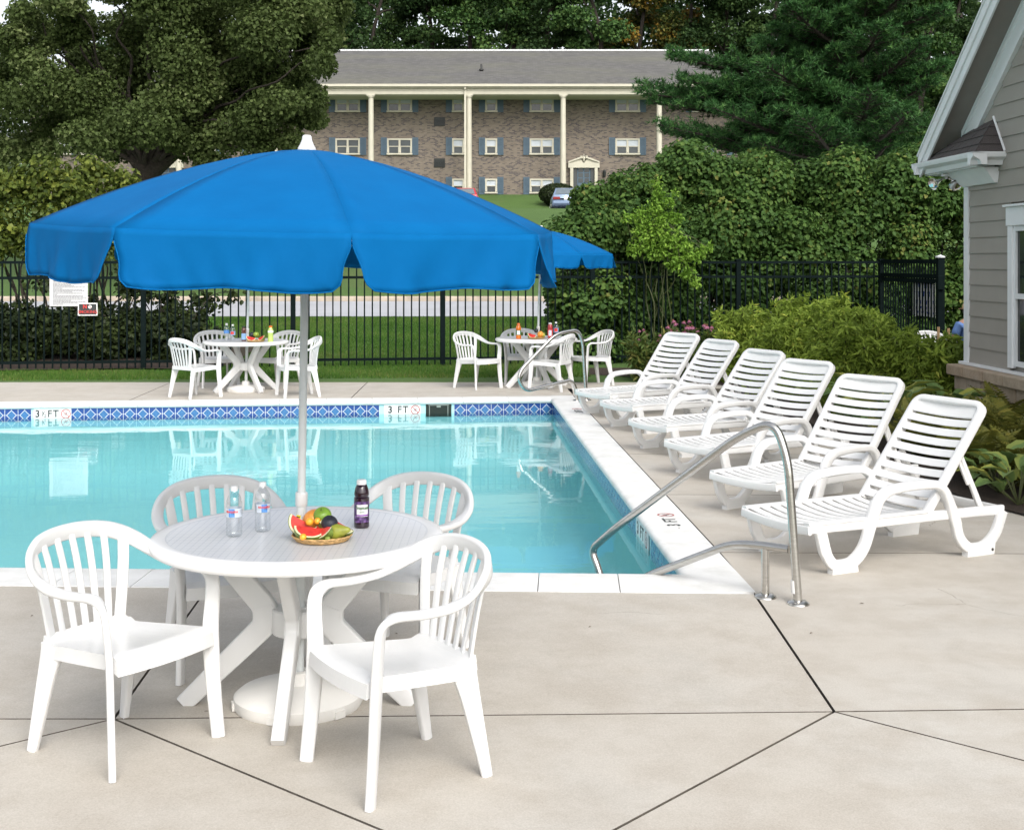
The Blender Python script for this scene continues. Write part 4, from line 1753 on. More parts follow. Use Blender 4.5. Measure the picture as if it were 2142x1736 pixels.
# twin floodlight under the return
fl = thing('floodlight', 'twin silver floodlight under the white eave of the clubhouse', 'floodlight')
FLP = Vector((HC.x, HC.y, 0)) + HF @ Vector((0.17, -0.18, 2.865))
fl.location = FLP
mb = MB()
mb.lathe([(0.055, -0.03), (0.055, 0.0)], 14)
mb.tube([(0, 0, -0.03), (0, 0, -0.06)], 0.02, 8)
mb.build('mount', M['trim_white'], fl)
for s_, dv in ((-1, Vector((-0.75, -0.35, -0.35))), (1, Vector((-0.15, -0.85, -0.55)))):
    mb = MB()
    dv = dv.normalized()
    st = Vector((s_ * 0.03, 0, -0.05))
    en = st + Vector((s_ * 0.055, -0.02, -0.03))
    mb.tube([st, en], 0.014, 8)
    Mx = frame(en, dv.cross(Vector((0, 0, 1))), dv)
    prof = [(0.022, 0.0), (0.03, 0.03), (0.062, 0.085), (0.072, 0.11), (0.070, 0.112), (0.05, 0.10), (0.0, 0.085)]
    n = 18
    rings = [[Mx @ Vector((r_ * math.cos(2 * PI * k_ / n), r_ * math.sin(2 * PI * k_ / n), z_)) for k_ in range(n)] for r_, z_ in prof[:-1]]
    mb.rings(rings)
    mb.build('lamp', M['mirror'], fl)

# ------------------------------------------------------------------ fence, gate, signs
FA = Vector((-6.235, 22.38, 0))
FD = Vector((1, 0.139, 0)).normalized()
fence = thing('metal_fence', 'long black metal picket fence across the back of the pool deck', 'fence', (FA.x, FA.y, 0.0), math.atan2(FD.y, FD.x))


def fx(px):
    return (on_plane(px, 700, FA, FD) - FA).dot(FD)


x0, x1 = fx(-330), fx(1843)
posts = [fx(p_) for p_ in (-326, -13, 300, 613, 926, 1239, 1544)] + [x1]
mb = MB()
mb.box((0, 0, 0.90), (0.085, 0.085, 1.92))
mb.box((0, 0, 1.87), (0.10, 0.10, 0.03))
post = mb.build('post', M['fence_black'], fence, smooth=False, bevel=0.006)
for i, x in enumerate(posts):
    o = post if i == 0 else share('post', post, fence)
    o.location = (x, 0, 0)
for i in range(len(posts) - 1):
    for z in (1.825, 1.565, 0.15):
        mb = MB()
        mb.box(((posts[i] + posts[i + 1]) / 2, 0, z), (posts[i + 1] - posts[i] - 0.085, 0.036, 0.045))
        mb.build('rail', M['fence_black'], fence, smooth=False)
mb = MB()
mb.box((0, 0, 0.935), (0.024, 0.024, 1.78))
picket = mb.build('picket', M['fence_black'], fence, smooth=False)
cnt = 0
for i in range(len(posts) - 1):
    a, b = posts[i], posts[i + 1]
    nn = max(2, round((b - a) / 0.133))
    for k in range(1, nn):
        x = a + (b - a) * k / nn
        o = picket if cnt == 0 else share('picket', picket, fence)
        o.location = (x, 0, 0)
        cnt += 1
# gate section running towards the camera
GA = FA + FD * x1
GB = at(1967, 600, 21.2)
GB.z = 0
gd = (GB - GA)
gl_ = gd.length
gate = thing('pool_gate', 'black metal pool gate seen edge-on beside the clubhouse', 'gate', (GA.x, GA.y, 0), math.atan2(gd.y, gd.x))
mb = MB()
mb.box((0, 0, 0.92), (0.11, 0.11, 1.96))
o = mb.build('gate_post', M['fence_black'], gate, smooth=False, bevel=0.006)
o.location = (gl_, 0, 0)
mb = MB()
mb.lathe([(0.075, 1.90), (0.08, 1.92), (0.0, 1.95)], 12)
o = mb.build('post_cap', M['trim_white'], gate)
o.location = (gl_, 0, 0)
for z in (1.84, 1.60, 1.52, 0.55, 0.15):
    mb = MB()
    mb.box((gl_ / 2, 0, z), (gl_ - 0.11, 0.04, 0.07))
    mb.build('rail', M['fence_black'], gate, smooth=False)
mb = MB()
mb.box((0, 0, 0.97), (0.022, 0.022, 1.74))
pk = mb.build('picket', M['fence_black'], gate, smooth=False)
ng = round(gl_ / 0.133)
for k in range(1, ng):
    o = pk if k == 1 else share('picket', pk, gate)
    o.location = (gl_ * k / ng, 0, 0)
mb = MB()
mb.box((gl_ + 0.07, -0.02, 1.50), (0.06, 0.10, 0.22))
mb.build('hinge', M['fence_black'], gate, smooth=False, bevel=0.005)
# sign behind the gate bars
sg = thing('gate_sign', 'white sign with blue marks behind the black bars of the pool gate', 'sign')
s0 = (on_plane(1905, 600, GA, gd.normalized()) - GA).dot(gd.normalized())
s1 = (on_plane(1951, 600, GA, gd.normalized()) - GA).dot(gd.normalized())
dn = gd.normalized()
nn = Vector((-dn.y, dn.x, 0))
if nn.x < 0:
    nn = -nn
Mx = frame(GA + dn * ((s0 + s1) / 2) + nn * 0.04 + Vector((0, 0, CAMH - (623 - HY) * 21.8 / F)), dn, -nn)
mb = MB()
mbox(mb, Mx, (0, 0, 0), (s1 - s0, 0.63, 0.006))
mb.build('panel', M['sign_white'], sg, smooth=False)
mb = MB()
rs = random.Random(5)
for row, (yy, hh) in enumerate(((0.20, 0.09), (0.05, 0.09), (-0.08, 0.06), (-0.18, 0.04), (-0.25, 0.03))):
    x = -(s1 - s0) / 2 + 0.06
    while x < (s1 - s0) / 2 - 0.08:
        wl = rs.uniform(0.03, 0.07)
        mbox(mb, Mx, (x + wl / 2, yy + rs.uniform(-0.01, 0.01), 0.004), (wl * 0.5, hh, 0.002))
        mbox(mb, Mx, (x + wl / 2, yy + hh * 0.35, 0.004), (wl, hh * 0.2, 0.002))
        x += wl + 0.04
mb.build('printed_marks', simple('blue_print', (0.02, 0.05, 0.30), 0.6), sg, smooth=False)

# rules sign and NO SMOKING sign hung on the fence
def fence_frame(px, py, off=0.03):
    P_ = on_plane(px, py, FA, FD)
    return frame(P_ + Vector((FD.y, -FD.x, 0)) * off, FD, (FD.y, -FD.x, 0))


kF = F / 22.3
sg = thing('rules_sign', 'white pool rules sheet with lines of small print hung on the black fence', 'sign')
Mx = fence_frame(144.5, 601)
wS, hS = 77 / kF, 79 / kF
mb = MB()
mbox(mb, Mx, (0, 0, 0), (wS, hS, 0.006))
mb.build('panel', simple('rules_paper', (0.58, 0.58, 0.59), 0.6, var=0.03), sg, smooth=False)
mb = MB()
rs = random.Random(11)
yy = hS / 2 - 0.03
nl = 0
full = True
while yy > -hS / 2 + 0.025:
    wl = (wS * 0.84) * (rs.uniform(0.88, 1.0) if full else rs.uniform(0.1, 0.65))
    x = -wS * 0.41
    end = x + wl
    while x < end:
        ww = rs.uniform(0.008, 0.045)
        mbox(mb, Mx, (x + ww / 2, yy, 0.0035), (ww, 0.0085, 0.001))
        x += ww + 0.006
    full = not full if rs.random() < 0.75 else full
    yy -= 0.0205
mb.build('small_print', simple('fine_print', (0.10, 0.10, 0.12), 0.8), sg, smooth=False)
sg = thing('no_smoking_sign', 'small black NO SMOKING sign with red letters below the white rules sheet', 'sign')
Mx = fence_frame(184.5, 647, 0.045)
w2, h2 = 39.5 / kF, 26.5 / kF
mb = MB()
mbox(mb, Mx, (0, 0, 0), (w2, h2, 0.004))
mb.build('border', M['sign_white'], sg, smooth=False)
mb = MB()
mbox(mb, Mx, (0, 0, 0.003), (w2 - 0.035, h2 - 0.035, 0.003))
mb.build('panel', M['black_print'], sg, smooth=False)
T = Matrix.Translation
lettering('N', 0.085, M['red_print'], sg, Mx @ T((-0.045, 0.042, 0.006)), 0.004)
lettering('SMOKING', 0.075, M['red_print'], sg, Mx @ T((0, -0.045, 0.006)), 0.001, 0.92)
mb = MB()
n = 24
mb.add([Mx @ Vector((0.037 + 0.030 * math.cos(2 * PI * k / n), 0.042 + 0.030 * math.sin(2 * PI * k / n), 0.0055)) for k in range(n)], [tuple(range(n))])
mb.build('white_disc', M['sign_white'], sg, smooth=False)
mb = MB()
for k in range(n):
    pass
c_, s_ = math.cos(R(-45)), math.sin(R(-45))
mb.add([Mx @ Vector((0.037 + c_ * x - s_ * y, 0.042 + s_ * x + c_ * y, 0.0065)) for x, y in ((-0.028, -0.005), (0.028, -0.005), (0.028, 0.005), (-0.028, 0.005))], [(0, 1, 2, 3)])
mb.build('slash', M['red_print'], sg, smooth=False)


# ------------------------------------------------------------------ handrails
def handrail(label, P0, d, main, lower, extra=None, r=0.0235, tape=None, feet=(), grp='steel pool handrails'):
    root = thing('handrail', label, 'handrail', (P0[0], P0[1], 0), 0, grp)
    off = Vector((P0[0], P0[1], 0))
    def conv(pts, fr_):
        P_ = [on_plane(px, py, P0, d) - off for px, py in pts]
        return fillet(P_, fr_, 7)
    mb = MB()
    mp_ = [on_plane(px, py, P0, d) - off for px, py in main]
    mp_[0] = Vector((mp_[0].x, mp_[0].y, 0.0))
    mb.tube(fillet(mp_, 0.14, 8), r, 14)
    mb.build('top_tube', M['steel'], root, angle=60)
    mb = MB()
    mb.tube(conv(lower, 0.14), r * 0.98, 14)
    mb.build('lower_tube', M['steel'], root, angle=60)
    for a in feet:
        Pb = on_plane(a[0], a[1], P0, d) - off
        if len(a) > 2:
            mb = MB()
            mb.tube([Vector((Pb.x, Pb.y, 0)), Vector((Pb.x, Pb.y, a[2]))], r * 0.95, 14)
            mb.build('post', M['steel'], root)
        mb = MB()
        mb.lathe([(0.062, 0.0), (0.060, 0.008), (0.045, 0.018), (r + 0.001, 0.020)], 22, (Pb.x, Pb.y, 0))
        mb.build('flange', M['steel'], root)
    if tape:
        p0, p1 = (on_plane(*q_, P0, d) - off for q_ in tape)
        mb = MB()
        mb.tube([p0, p1], r + 0.0012, 14)
        mb.build('tape', M['sign_white'], root)
    return root


PN = (1.545, 7.147)
dN_ = Vector((-0.72, 0.69, 0)).normalized()
handrail('bent stainless steel handrail at the near right pool corner, in front of the loungers', PN, dN_,
         [(1669.7, 1263), (1648, 960), (1620, 880), (1545, 912), (1285, 1106), (1236, 1150), (1252, 1190), (1262, 1232), (1300, 1232), (1366, 1200)],
         [(1366, 1200), (1530, 1137), (1590, 1140), (1651, 1149)],
         feet=((1669.7, 1263), (1601, 1249, 0.27)), tape=((1663, 1213), (1665, 1240)))
PF = (0.985, 17.6)
dF_ = Vector((-0.85, -0.53, 0)).normalized()
handrail('bent stainless steel handrail at the far right pool corner, beside the far table', PF, dF_,
         [(1227, 839), (1219, 715), (1209, 690), (1163, 698), (1090, 773), (1084, 795), (1100, 818), (1190, 796)],
         [(1190, 796), (1198, 799), (1204, 812), (1207, 838)], feet=((1227, 839), (1207, 838)))


# ------------------------------------------------------------------ furniture
def make_chair():
    root = thing('plastic_chair', 'x', 'chair')
    # seat
    n = 12
    mb = MB()
    top = []
    for j in range(n + 1):
        v = j / n                                   # 0 rear .. 1 front
        y = -0.205 + 0.455 * v
        hw = 0.195 + 0.038 * v
        row = []
        for i in range(n + 1):
            u = 2 * i / n - 1
            z = 0.402 + 0.030 * v - 0.014 * (1 - u * u) * math.sin(PI * min(1, v * 1.1))
            if v > 0.9:
                z -= 0.018 * ((v - 0.9) / 0.1) ** 2
            if v < 0.12:
                z += 0.03 * (1 - v / 0.12) ** 2
            row.append(Vector((u * hw, y + (0.02 * (1 - u * u) if v > 0.5 else 0) * (v - 0.5) * 2, z)))
        top.append(row)
    vs = [p for r_ in top for p in r_] + [p + Vector((0, 0, -0.010)) for r_ in top for p in r_]
    m_ = (n + 1) ** 2
    fs = []
    for j in range(n):
        for i in range(n):
            a = j * (n + 1) + i
            fs.append((a, a + 1, a + n + 2, a + n + 1))
            fs.append((m_ + a, m_ + a + n + 1, m_ + a + n + 2, m_ + a + 1))
    mb.add(vs, fs)
    # skirt round the seat
    edge = [top[0][i] for i in range(n + 1)] + [top[j][n] for j in range(1, n + 1)] + [top[n][i] for i in range(n - 1, -1, -1)] + [top[j][0] for j in range(n - 1, 0, -1)]
    ne = len(edge)
    c0 = Vector((0, 0.02, 0))
    lo = []
    for p in edge:
        o_ = Vector((p.x, p.y - 0.02, 0)).normalized() * 0.006
        lo.append(p + o_ + Vector((0, 0, -0.052)))
    inn = [p + Vector((-p.x, -(p.y - 0.02), 0)).normalized() * 0.008 for p in lo]
    mb.add(edge + lo + inn, [(i, (i + 1) % ne, ne + (i + 1) % ne, ne + i) for i in range(ne)] + [(ne + i, ne + (i + 1) % ne, 2 * ne + (i + 1) % ne, 2 * ne + i) for i in range(ne)])
    mb.build('seat', M['seat_plastic'], root, angle=60)
    # hoop: arms and back rim in one band
    half = [(0.262, 0.252, 0.0), (0.253, 0.234, 0.20), (0.250, 0.222, 0.40), (0.262, 0.220, 0.530), (0.270, 0.213, 0.597), (0.275, 0.190, 0.628), (0.280, 0.150, 0.639), (0.288, 0.06, 0.636), (0.292, -0.05, 0.645), (0.285, -0.14, 0.678), (0.250, -0.215, 0.724), (0.185, -0.262, 0.760), (0.10, -0.285, 0.779), (0.0, -0.292, 0.785)]
    full = [Vector((-p[0], p[1], p[2])) for p in half] + [Vector(p) for p in half[-2::-1]]
    path = smooth_path(full, 4)
    wd, wv, tv = [], [], []
    for p in path:
        s_ = max(0.0, min(1.0, (p.z - 0.642) / 0.11))
        out = Vector((p.x, 0.0, 0)).normalized() if abs(p.x) > 0.01 else Vector((0, -1, 0))
        k = Vector((1, 0, 0)) * (1 if p.x >= 0 else -1) * (1 - s_) + Vector((0, 0.22, 0.95)) * s_ * 0.9
        if p.y > 0.14:
            q_ = max(0.0, min(1.0, (p.y - 0.14) / 0.075))
            k = Vector((1 if p.x > 0 else -1, 0, 0)) * (1 - 0.4 * q_) + Vector((0, 0.75, 0.0)) * q_
        if s_ > 0.02:
            k = k + Vector((0, 0, 0.4)) * s_
        wd.append(k.normalized())
        wv.append(0.052 + 0.013 * s_ + 0.012 * math.exp(-((p.z - 0.36) / 0.2) ** 2))
        tv.append(0.027)
    # keep the wide axis continuous from one side to the other
    for i in range(1, len(wd)):
        if wd[i].dot(wd[i - 1]) < 0:
            wd[i] = -wd[i]
    i0 = max(i for i in range(len(path) // 2) if path[i].z < 0.43)
    i1 = len(path) - 1 - i0
    for nm, a_, b_ in (('leg', 0, i0), ('back_hoop', i0, i1), ('leg', i1, len(path) - 1)):
        mb = MB()
        mb.band(path[a_:b_ + 1], wv[a_:b_ + 1], tv[a_:b_ + 1], wd[a_:b_ + 1], rc=0.7)
        mb.build(nm, M['plastic'], root, angle=60)
    rim = [(p.x, p.z, p.y) for p in path if p.z > 0.67]

    def rim_at(x):
        best = min((p for p in path if p.z > 0.645), key=lambda p: abs(p.x - x))
        return best
    # slats
    for k in range(7):
        q_ = (k - 3) / 3
        xb, xt = q_ * 0.165, q_ * 0.218
        tp = rim_at(xt)
        w_ = 0.046 if k in (0, 6) else 0.029
        b = Vector((xb, -0.198, 0.415))
        e = Vector((xt, tp.y + 0.004, tp.z - 0.006))
        mid1 = b.lerp(e, 0.35) + Vector((0, 0.006, 0))
        mid2 = b.lerp(e, 0.7) + Vector((0, 0.008, 0))
        mb = MB()
        mb.band(smooth_path([b, mid1, mid2, e], 4), w_, 0.012, Vector((1, 0.35 * q_, 0)), rc=0.6)
        mb.build('slat', M['plastic'], root, angle=60)
    # legs
    for s_ in (-1, 1):
        mb = MB()
        pth = smooth_path([(s_ * 0.192, -0.150, 0.400), (s_ * 0.200, -0.175, 0.30), (s_ * 0.212, -0.205, 0.15), (s_ * 0.222, -0.235, 0.0)], 4)
        nn_ = len(pth)
        mb.band(pth, [0.105 - 0.065 * (i / (nn_ - 1)) ** 0.7 for i in range(nn_)], 0.030, Vector((s_ * 0.25, -0.97, 0)), rc=0.5)
        mb.build('leg', M['plastic'], root, angle=50)
    return root


t = NT('seat_plastic')
co = t.coord()
sep = t.n('ShaderNodeSeparateXYZ')
t.l(co, sep.inputs[0])
gx = t.math('LESS_THAN', t.math('FRACT', t.math('MULTIPLY', sep.outputs[0], 26)), 0.10)
gy = t.math('LESS_THAN', t.math('FRACT', t.math('MULTIPLY', sep.outputs[1], 11)), 0.05)
ln_ = t.math('MAXIMUM', gx, gy)
t.base(t.ramp(t.noise(3.5, 6), [(0.3, (0.655, 0.66, 0.655)), (0.65, (0.715, 0.715, 0.71))])).setp(Roughness=0.28)
t.bump(ln_, 0.6, -0.004)
M['seat_plastic'] = t.m

chair = make_chair()
CHAIRS = [
    # x, y, facing vector, label, group
    (-1.496, 5.07, (0.846, -0.534), 'white plastic armchair left of the front table, its back to the pool, facing right', 'near'),
    (-0.408, 4.822, (-0.841, -0.541), 'white plastic armchair right of the front table, nearest to the camera, facing left', 'near'),
    (-1.324, 6.127, (0.436, -0.90), 'white plastic armchair behind the front table next to the two water bottles', 'near'),
    (-0.525, 6.23, (-0.44, -0.90), 'white plastic armchair behind the front table next to the dark juice bottle', 'near'),
    (-4.33, 18.02, (0.62, 0.78), 'white plastic armchair at the left far table, pool side, standing left of the table', 'far left'),
    (-4.36, 19.55, (0.45, -0.90), 'white plastic armchair at the left far table, fence side, behind the water bottles', 'far left'),
    (-3.42, 19.50, (-0.45, -0.90), 'white plastic armchair at the left far table, fence side, behind the lime drink bottle', 'far left'),
    (-2.92, 18.15, (-0.92, -0.38), 'white plastic armchair at the left far table, just right of the front umbrella pole', 'far left'),
    (-0.52, 19.30, (0.73, -0.68), 'white plastic armchair at the right far table, standing clear to its left', 'far right'),
    (0.14, 20.1, (0.1, -1.0), 'white plastic armchair behind the right far table, close to the fence', 'far right'),
    (0.58, 18.92, (-0.90, 0.43), 'white plastic armchair at the right far table seen through the far steel handrail', 'far right'),
    (1.20, 19.82, (-0.90, -0.43), 'white plastic armchair right of the far handrail, beside the coneflowers', 'far right'),
    (6.20, 19.4, (0.2, -0.98), 'white plastic chair top showing above the yellow-green bushes by the gate', 'bed'),
    (6.40, 18.62, (-0.3, -0.95), 'white plastic chair under the person in blue behind the clubhouse corner', 'bed'),
]
GR = {'near': 'chairs round the front table', 'far left': 'chairs round the left far table', 'far right': 'chairs round the right far table', 'bed': 'chairs behind the bushes'}
for i, (x, y, fv, lab, g_) in enumerate(CHAIRS):
    o = chair if i == 0 else copy_tree(chair)
    o.location = (x, y, 0.0)
    o.rotation_euler = (0, 0, math.atan2(fv[1], fv[0]) - PI / 2)
    tag(o, lab, 'chair', GR[g_])


def make_table():
    root = thing('round_table', 'x', 'table')
    mb = MB()
    mb.lathe([(0.0, 0.715), (0.535, 0.715), (0.545, 0.719), (0.575, 0.720), (0.595, 0.716), (0.605, 0.704), (0.606, 0.690), (0.600, 0.676), (0.590, 0.668), (0.575, 0.672), (0.57, 0.695), (0.0, 0.700)], 72, cap=False)
    mb.build('tabletop', M['table_top'], root, angle=50)
    for k in range(4):
        a = k * PI / 2
        d = Vector((math.cos(a), math.sin(a), 0))
        s_ = Vector((-d.y, d.x, 0))
        P_ = lambda r_, z: d * r_ + Vector((0, 0, z))
        mb = MB()
        pth = [P_(0.36, 0.694), P_(0.358, 0.660)] + fillet([P_(0.345, 0.640), P_(0.135, 0.405), P_(0.135, 0.335), P_(0.478, 0.003)], 0.09, 5)[1:]
        nn_ = len(pth)
        ws = []
        for p in pth:
            z = p.z
            ws.append((0.085 if z < 0.65 else 0.05) + 0.045 * max(0, (min(z, 0.66) - 0.45) / 0.25) + 0.02 * math.exp(-((z - 0.37) / 0.08) ** 2) - 0.012 * max(0, (0.2 - z) / 0.2))
        mb.band(pth, ws, 0.052, [d for p in pth], rc=0.3)
        # two recess ribs that give the moulded look
        for off in (-0.027, 0.027):
            mb.band([p + s_ * off for p in pth[4:-1]], [w_ * 0.78 for w_ in ws[4:-1]], 0.006, [d for p in pth[4:-1]], rc=0.3)
        mb.build('leg', M['plastic'], root, angle=50)
    mb = MB()
    mb.lathe([(0.045, 0.300), (0.105, 0.300), (0.110, 0.306), (0.110, 0.400), (0.104, 0.406), (0.045, 0.406)], 28, cap=False)
    mb.lathe([(0.032, 0.29), (0.046, 0.29), (0.046, 0.41), (0.032, 0.41)], 20, cap=False)
    mb.build('hub', M['plastic'], root, angle=40)
    return root


def make_umbrella():
    root = thing('umbrella', 'x', 'umbrella')
    R0, ZA, ZR = 1.0715, 2.311, 1.990
    lean = Matrix.Rotation(R(1.21), 4, 'Y') @ Matrix.Rotation(R(2.16), 4, 'X')
    NS, NV = 10, 10
    PH = R(-72.9)
    mb = MB()
    mbv = MB()
    def tip(k):
        return PH + k * PI / 4
    def rib(a, s_):
        # s 0 apex .. 1 rim : domed profile
        z = ZR + (ZA - ZR) * (1 - s_ ** 1.55)
        return Vector((math.cos(a) * R0 * s_, math.sin(a) * R0 * s_, z))
    rs = random.Random(2)
    for k in range(8):
        a0, a1 = tip(k), tip(k + 1)
        grid = []
        for j in range(NV + 1):
            s_ = max(0.02, j / NV)
            row = []
            for i in range(NS + 1):
                u = i / NS
                p = rib(a0, s_).lerp(rib(a1, s_), u)
                p.z -= 0.008 * s_ * 4 * u * (1 - u) * 0.6
                row.append(p)
            grid.append(row)
        vs = [p for r_ in grid for p in r_]
        fs = []
        for j in range(NV):
            for i in range(NS):
                q_ = j * (NS + 1) + i
                fs.append((q_, q_ + NS + 1, q_ + NS + 2, q_ + 1))
        mb.add(vs, fs)
        # valance of this panel, rounded lower corners, soft folds
        nu, nv = 28, 9
        rowt = [rib(a0, 1.0).lerp(rib(a1, 1.0), i / nu) + Vector((0, 0, -0.008 * 4 * (i / nu) * (1 - i / nu) * 0.6)) for i in range(nu + 1)]
        mid = (rowt[0] + rowt[-1]) / 2
        outv = Vector((mid.x, mid.y, 0)).normalized()
        along = (rowt[-1] - rowt[0]).normalized()
        ph1, ph2, fl_ = rs.uniform(0, 6), rs.uniform(0, 6), rs.uniform(0.7, 1.3)
        vs = []
        for j in range(nv + 1):
            v = j / nv
            for i in range(nu + 1):
                u = i / nu
                e = min(u, 1 - u)
                drop = 0.196 + 0.007 * math.sin(u * 9 + ph1)
                # side edges curve inwards below a short seam
                inset = 0.0
                if v > 0.25:
                    inset = 0.028 * math.sin(min(1, (v - 0.25) / 0.5) * PI / 2) + 0.034 * max(0, (v - 0.76) / 0.24) ** 2.5
                uu = (u - 0.5) * (1 - 2 * inset / 0.82) + 0.5
                base = rowt[0].lerp(rowt[-1], uu)
                base.z = rowt[i].z
                wob = (0.018 * math.sin(u * 10 + ph1 + v) + 0.009 * math.sin(u * 24 + ph2 + v * 3) + 0.005 * math.sin(u * 47 + ph1 - v * 4)) * v ** 1.1 * fl_
                wob += 0.020 * v * math.exp(-e * 9)
                p = base + outv * (0.018 * v + wob) + Vector((0, 0, -drop * v))
                vs.append(p)
        fs = []
        for j in range(nv):
            for i in range(nu):
                q_ = j * (nu + 1) + i
                fs.append((q_, q_ + nu + 1, q_ + nu + 2, q_ + 1))
        m2 = MB()
        m2.add(vs, fs)
        m2.v = [tuple(lean @ Vector(v)) for v in m2.v]
        W1 = nu + 1
        hem = [vs[j * W1] for j in range(2, nv + 1)] + [vs[nv * W1 + i] for i in range(1, nu + 1)] + [vs[j * W1 + nu] for j in range(nv - 1, 1, -1)]
        m4 = MB()
        m4.tube([lean @ p for p in hem], 0.0026, 6)
        m4.build('hem', M['canvas'], root)
        o = m2.build('valance_panel', M['canvas'], root, angle=80)
        sd = o.modifiers.new('cloth', 'SOLIDIFY')
        sd.thickness = 0.003
    # raised seams along the ribs
    mb.v = [tuple(lean @ Vector(v)) for v in mb.v]
    bm_name = mb.build('canopy', M['canvas'], root, angle=30)
    sd = bm_name.modifiers.new('cloth', 'SOLIDIFY')
    sd.thickness = 0.003
    for k in range(8):
        a = tip(k)
        m3 = MB()
        m3.tube([lean @ (rib(a, s_ / 10) + Vector((0, 0, -0.012))) for s_ in (1, 2, 3, 4, 5, 6, 7, 8, 9, 9.7)], 0.005, 6)
        m3.build('rib', M['pole'], root)
        m3 = MB()
        m3.tube([lean @ (rib(a, 0.52) + Vector((0, 0, -0.016))), lean @ Vector((0.03 * math.cos(a), 0.03 * math.sin(a), 1.80))], 0.004, 6)
        m3.build('strut', M['pole'], root)
    m3 = MB()
    m3.tube([lean @ Vector((0, 0, z)) for z in (0.86, 1.5, 2.30)], 0.0165, 16)
    m3.build('upper_pole', M['pole'], root)
    m3 = MB()
    m3.tube([lean @ Vector((0, 0, z)) for z in (0.06, 0.5, 0.87)], 0.0205, 16)
    m3.build('lower_pole', M['pole'], root)
    m3 = MB()
    m3.tube([lean @ Vector((0, 0, z)) for z in (0.835, 0.838, 0.888, 0.892)], [0.023, 0.0255, 0.0255, 0.022], 16)
    m3.build('collar', M['plastic'], root)
    m3 = MB()
    m3.lathe([(0.0385, ZA - 0.012), (0.037, ZA + 0.004), (0.028, ZA + 0.020), (0.021, ZA + 0.038), (0.019, ZA + 0.052), (0.014, ZA + 0.058), (0.0, ZA + 0.059)], 20, cap=False)
    m3.v = [tuple(lean @ Vector(v)) for v in m3.v]
    m3.build('finial', M['plastic'], root, angle=60)
    m3 = MB()
    m3.tube([lean @ Vector((0, 0, z)) for z in (1.77, 1.83)], 0.032, 16)
    m3.build('runner', M['plastic'], root)
    m3 = MB()
    m3.lathe([(0.262, 0.0), (0.268, 0.015), (0.266, 0.045), (0.245, 0.062), (0.12, 0.084), (0.055, 0.090), (0.050, 0.14), (0.03, 0.142), (0.024, 0.13)], 44, cap=False)
    for k in range(6):
        a = k * PI / 3 + 0.3
        m3.box((0.252 * math.cos(a), 0.252 * math.sin(a), 0.018), (0.044, 0.05, 0.03), Matrix.Rotation(a, 3, 'Z'))
    m3.build('base', M['base_plastic'], root, angle=40)
    return root, lean


M['base_plastic'] = simple('base_plastic', (0.74, 0.725, 0.69), 0.5, var=0.05, vs=3)
table = make_table()
umb, LEAN = make_umbrella()
TBL = [((-0.893, 5.535), 0.0, 'round white plastic table nearest the camera with fruit, two water bottles and grape juice', 'blue canvas umbrella with scalloped valance standing in the front table'),
       ((-3.79, 18.85), R(38), 'round white plastic table at the far left with a lime drink bottle and fruit', 'blue umbrella at the left far table, only its white pole showing'),
       ((0.36, 19.5), R(25), 'round white plastic table at the far right with orange and red drink bottles', 'blue umbrella at the right far table, showing its right edge past the front canopy')]
for i, ((x, y), rz, l1, l2) in enumerate(TBL):
    o = table if i == 0 else copy_tree(table)
    o.location = (x, y, 0)
    o.rotation_euler = (0, 0, rz)
    tag(o, l1, 'table', 'round tables on the deck')
    o = umb if i == 0 else copy_tree(umb)
    o.location = (x, y, 0)
    o.rotation_euler = (0, 0, 0 if i == 0 else (R(14) if i == 2 else R(20)))
    tag(o, l2, 'umbrella', 'blue umbrellas')
# yellow warning sticker on the front pole
mb = MB()
rad = 0.0212
vs, fs = [], []
for j in range(2):
    for k in range(7):
        a = R(-150) + R(62) * k / 6
        vs.append(LEAN @ Vector((rad * math.cos(a), rad * math.sin(a), 0.742 + j * 0.057)))
fs = [(k, k + 1, k + 8, k + 7) for k in range(6)]
mb.add(vs, fs)
mb.build('warning_sticker', M['yellow'], umb)
mb = MB()
vs = []
fs = []
for r_, (za, zb_, a0, a1) in enumerate(((0.788, 0.793, -147, -95), (0.777, 0.779, -147, -105), (0.771, 0.773, -147, -100), (0.765, 0.767, -147, -110), (0.757, 0.759, -147, -102), (0.751, 0.753, -147, -112))):
    b = len(vs)
    for z in (za, zb_):
        for k in range(5):
            a = R(a0) + R(a1 - a0) * k / 4
            vs.append(LEAN @ Vector(((rad + 0.0004) * math.cos(a), (rad + 0.0004) * math.sin(a), z)))
    fs += [(b + k, b + k + 1, b + k + 6, b + k + 5) for k in range(4)]
mb.add(vs, fs)
mb.build('sticker_print', M['black_print'], umb)


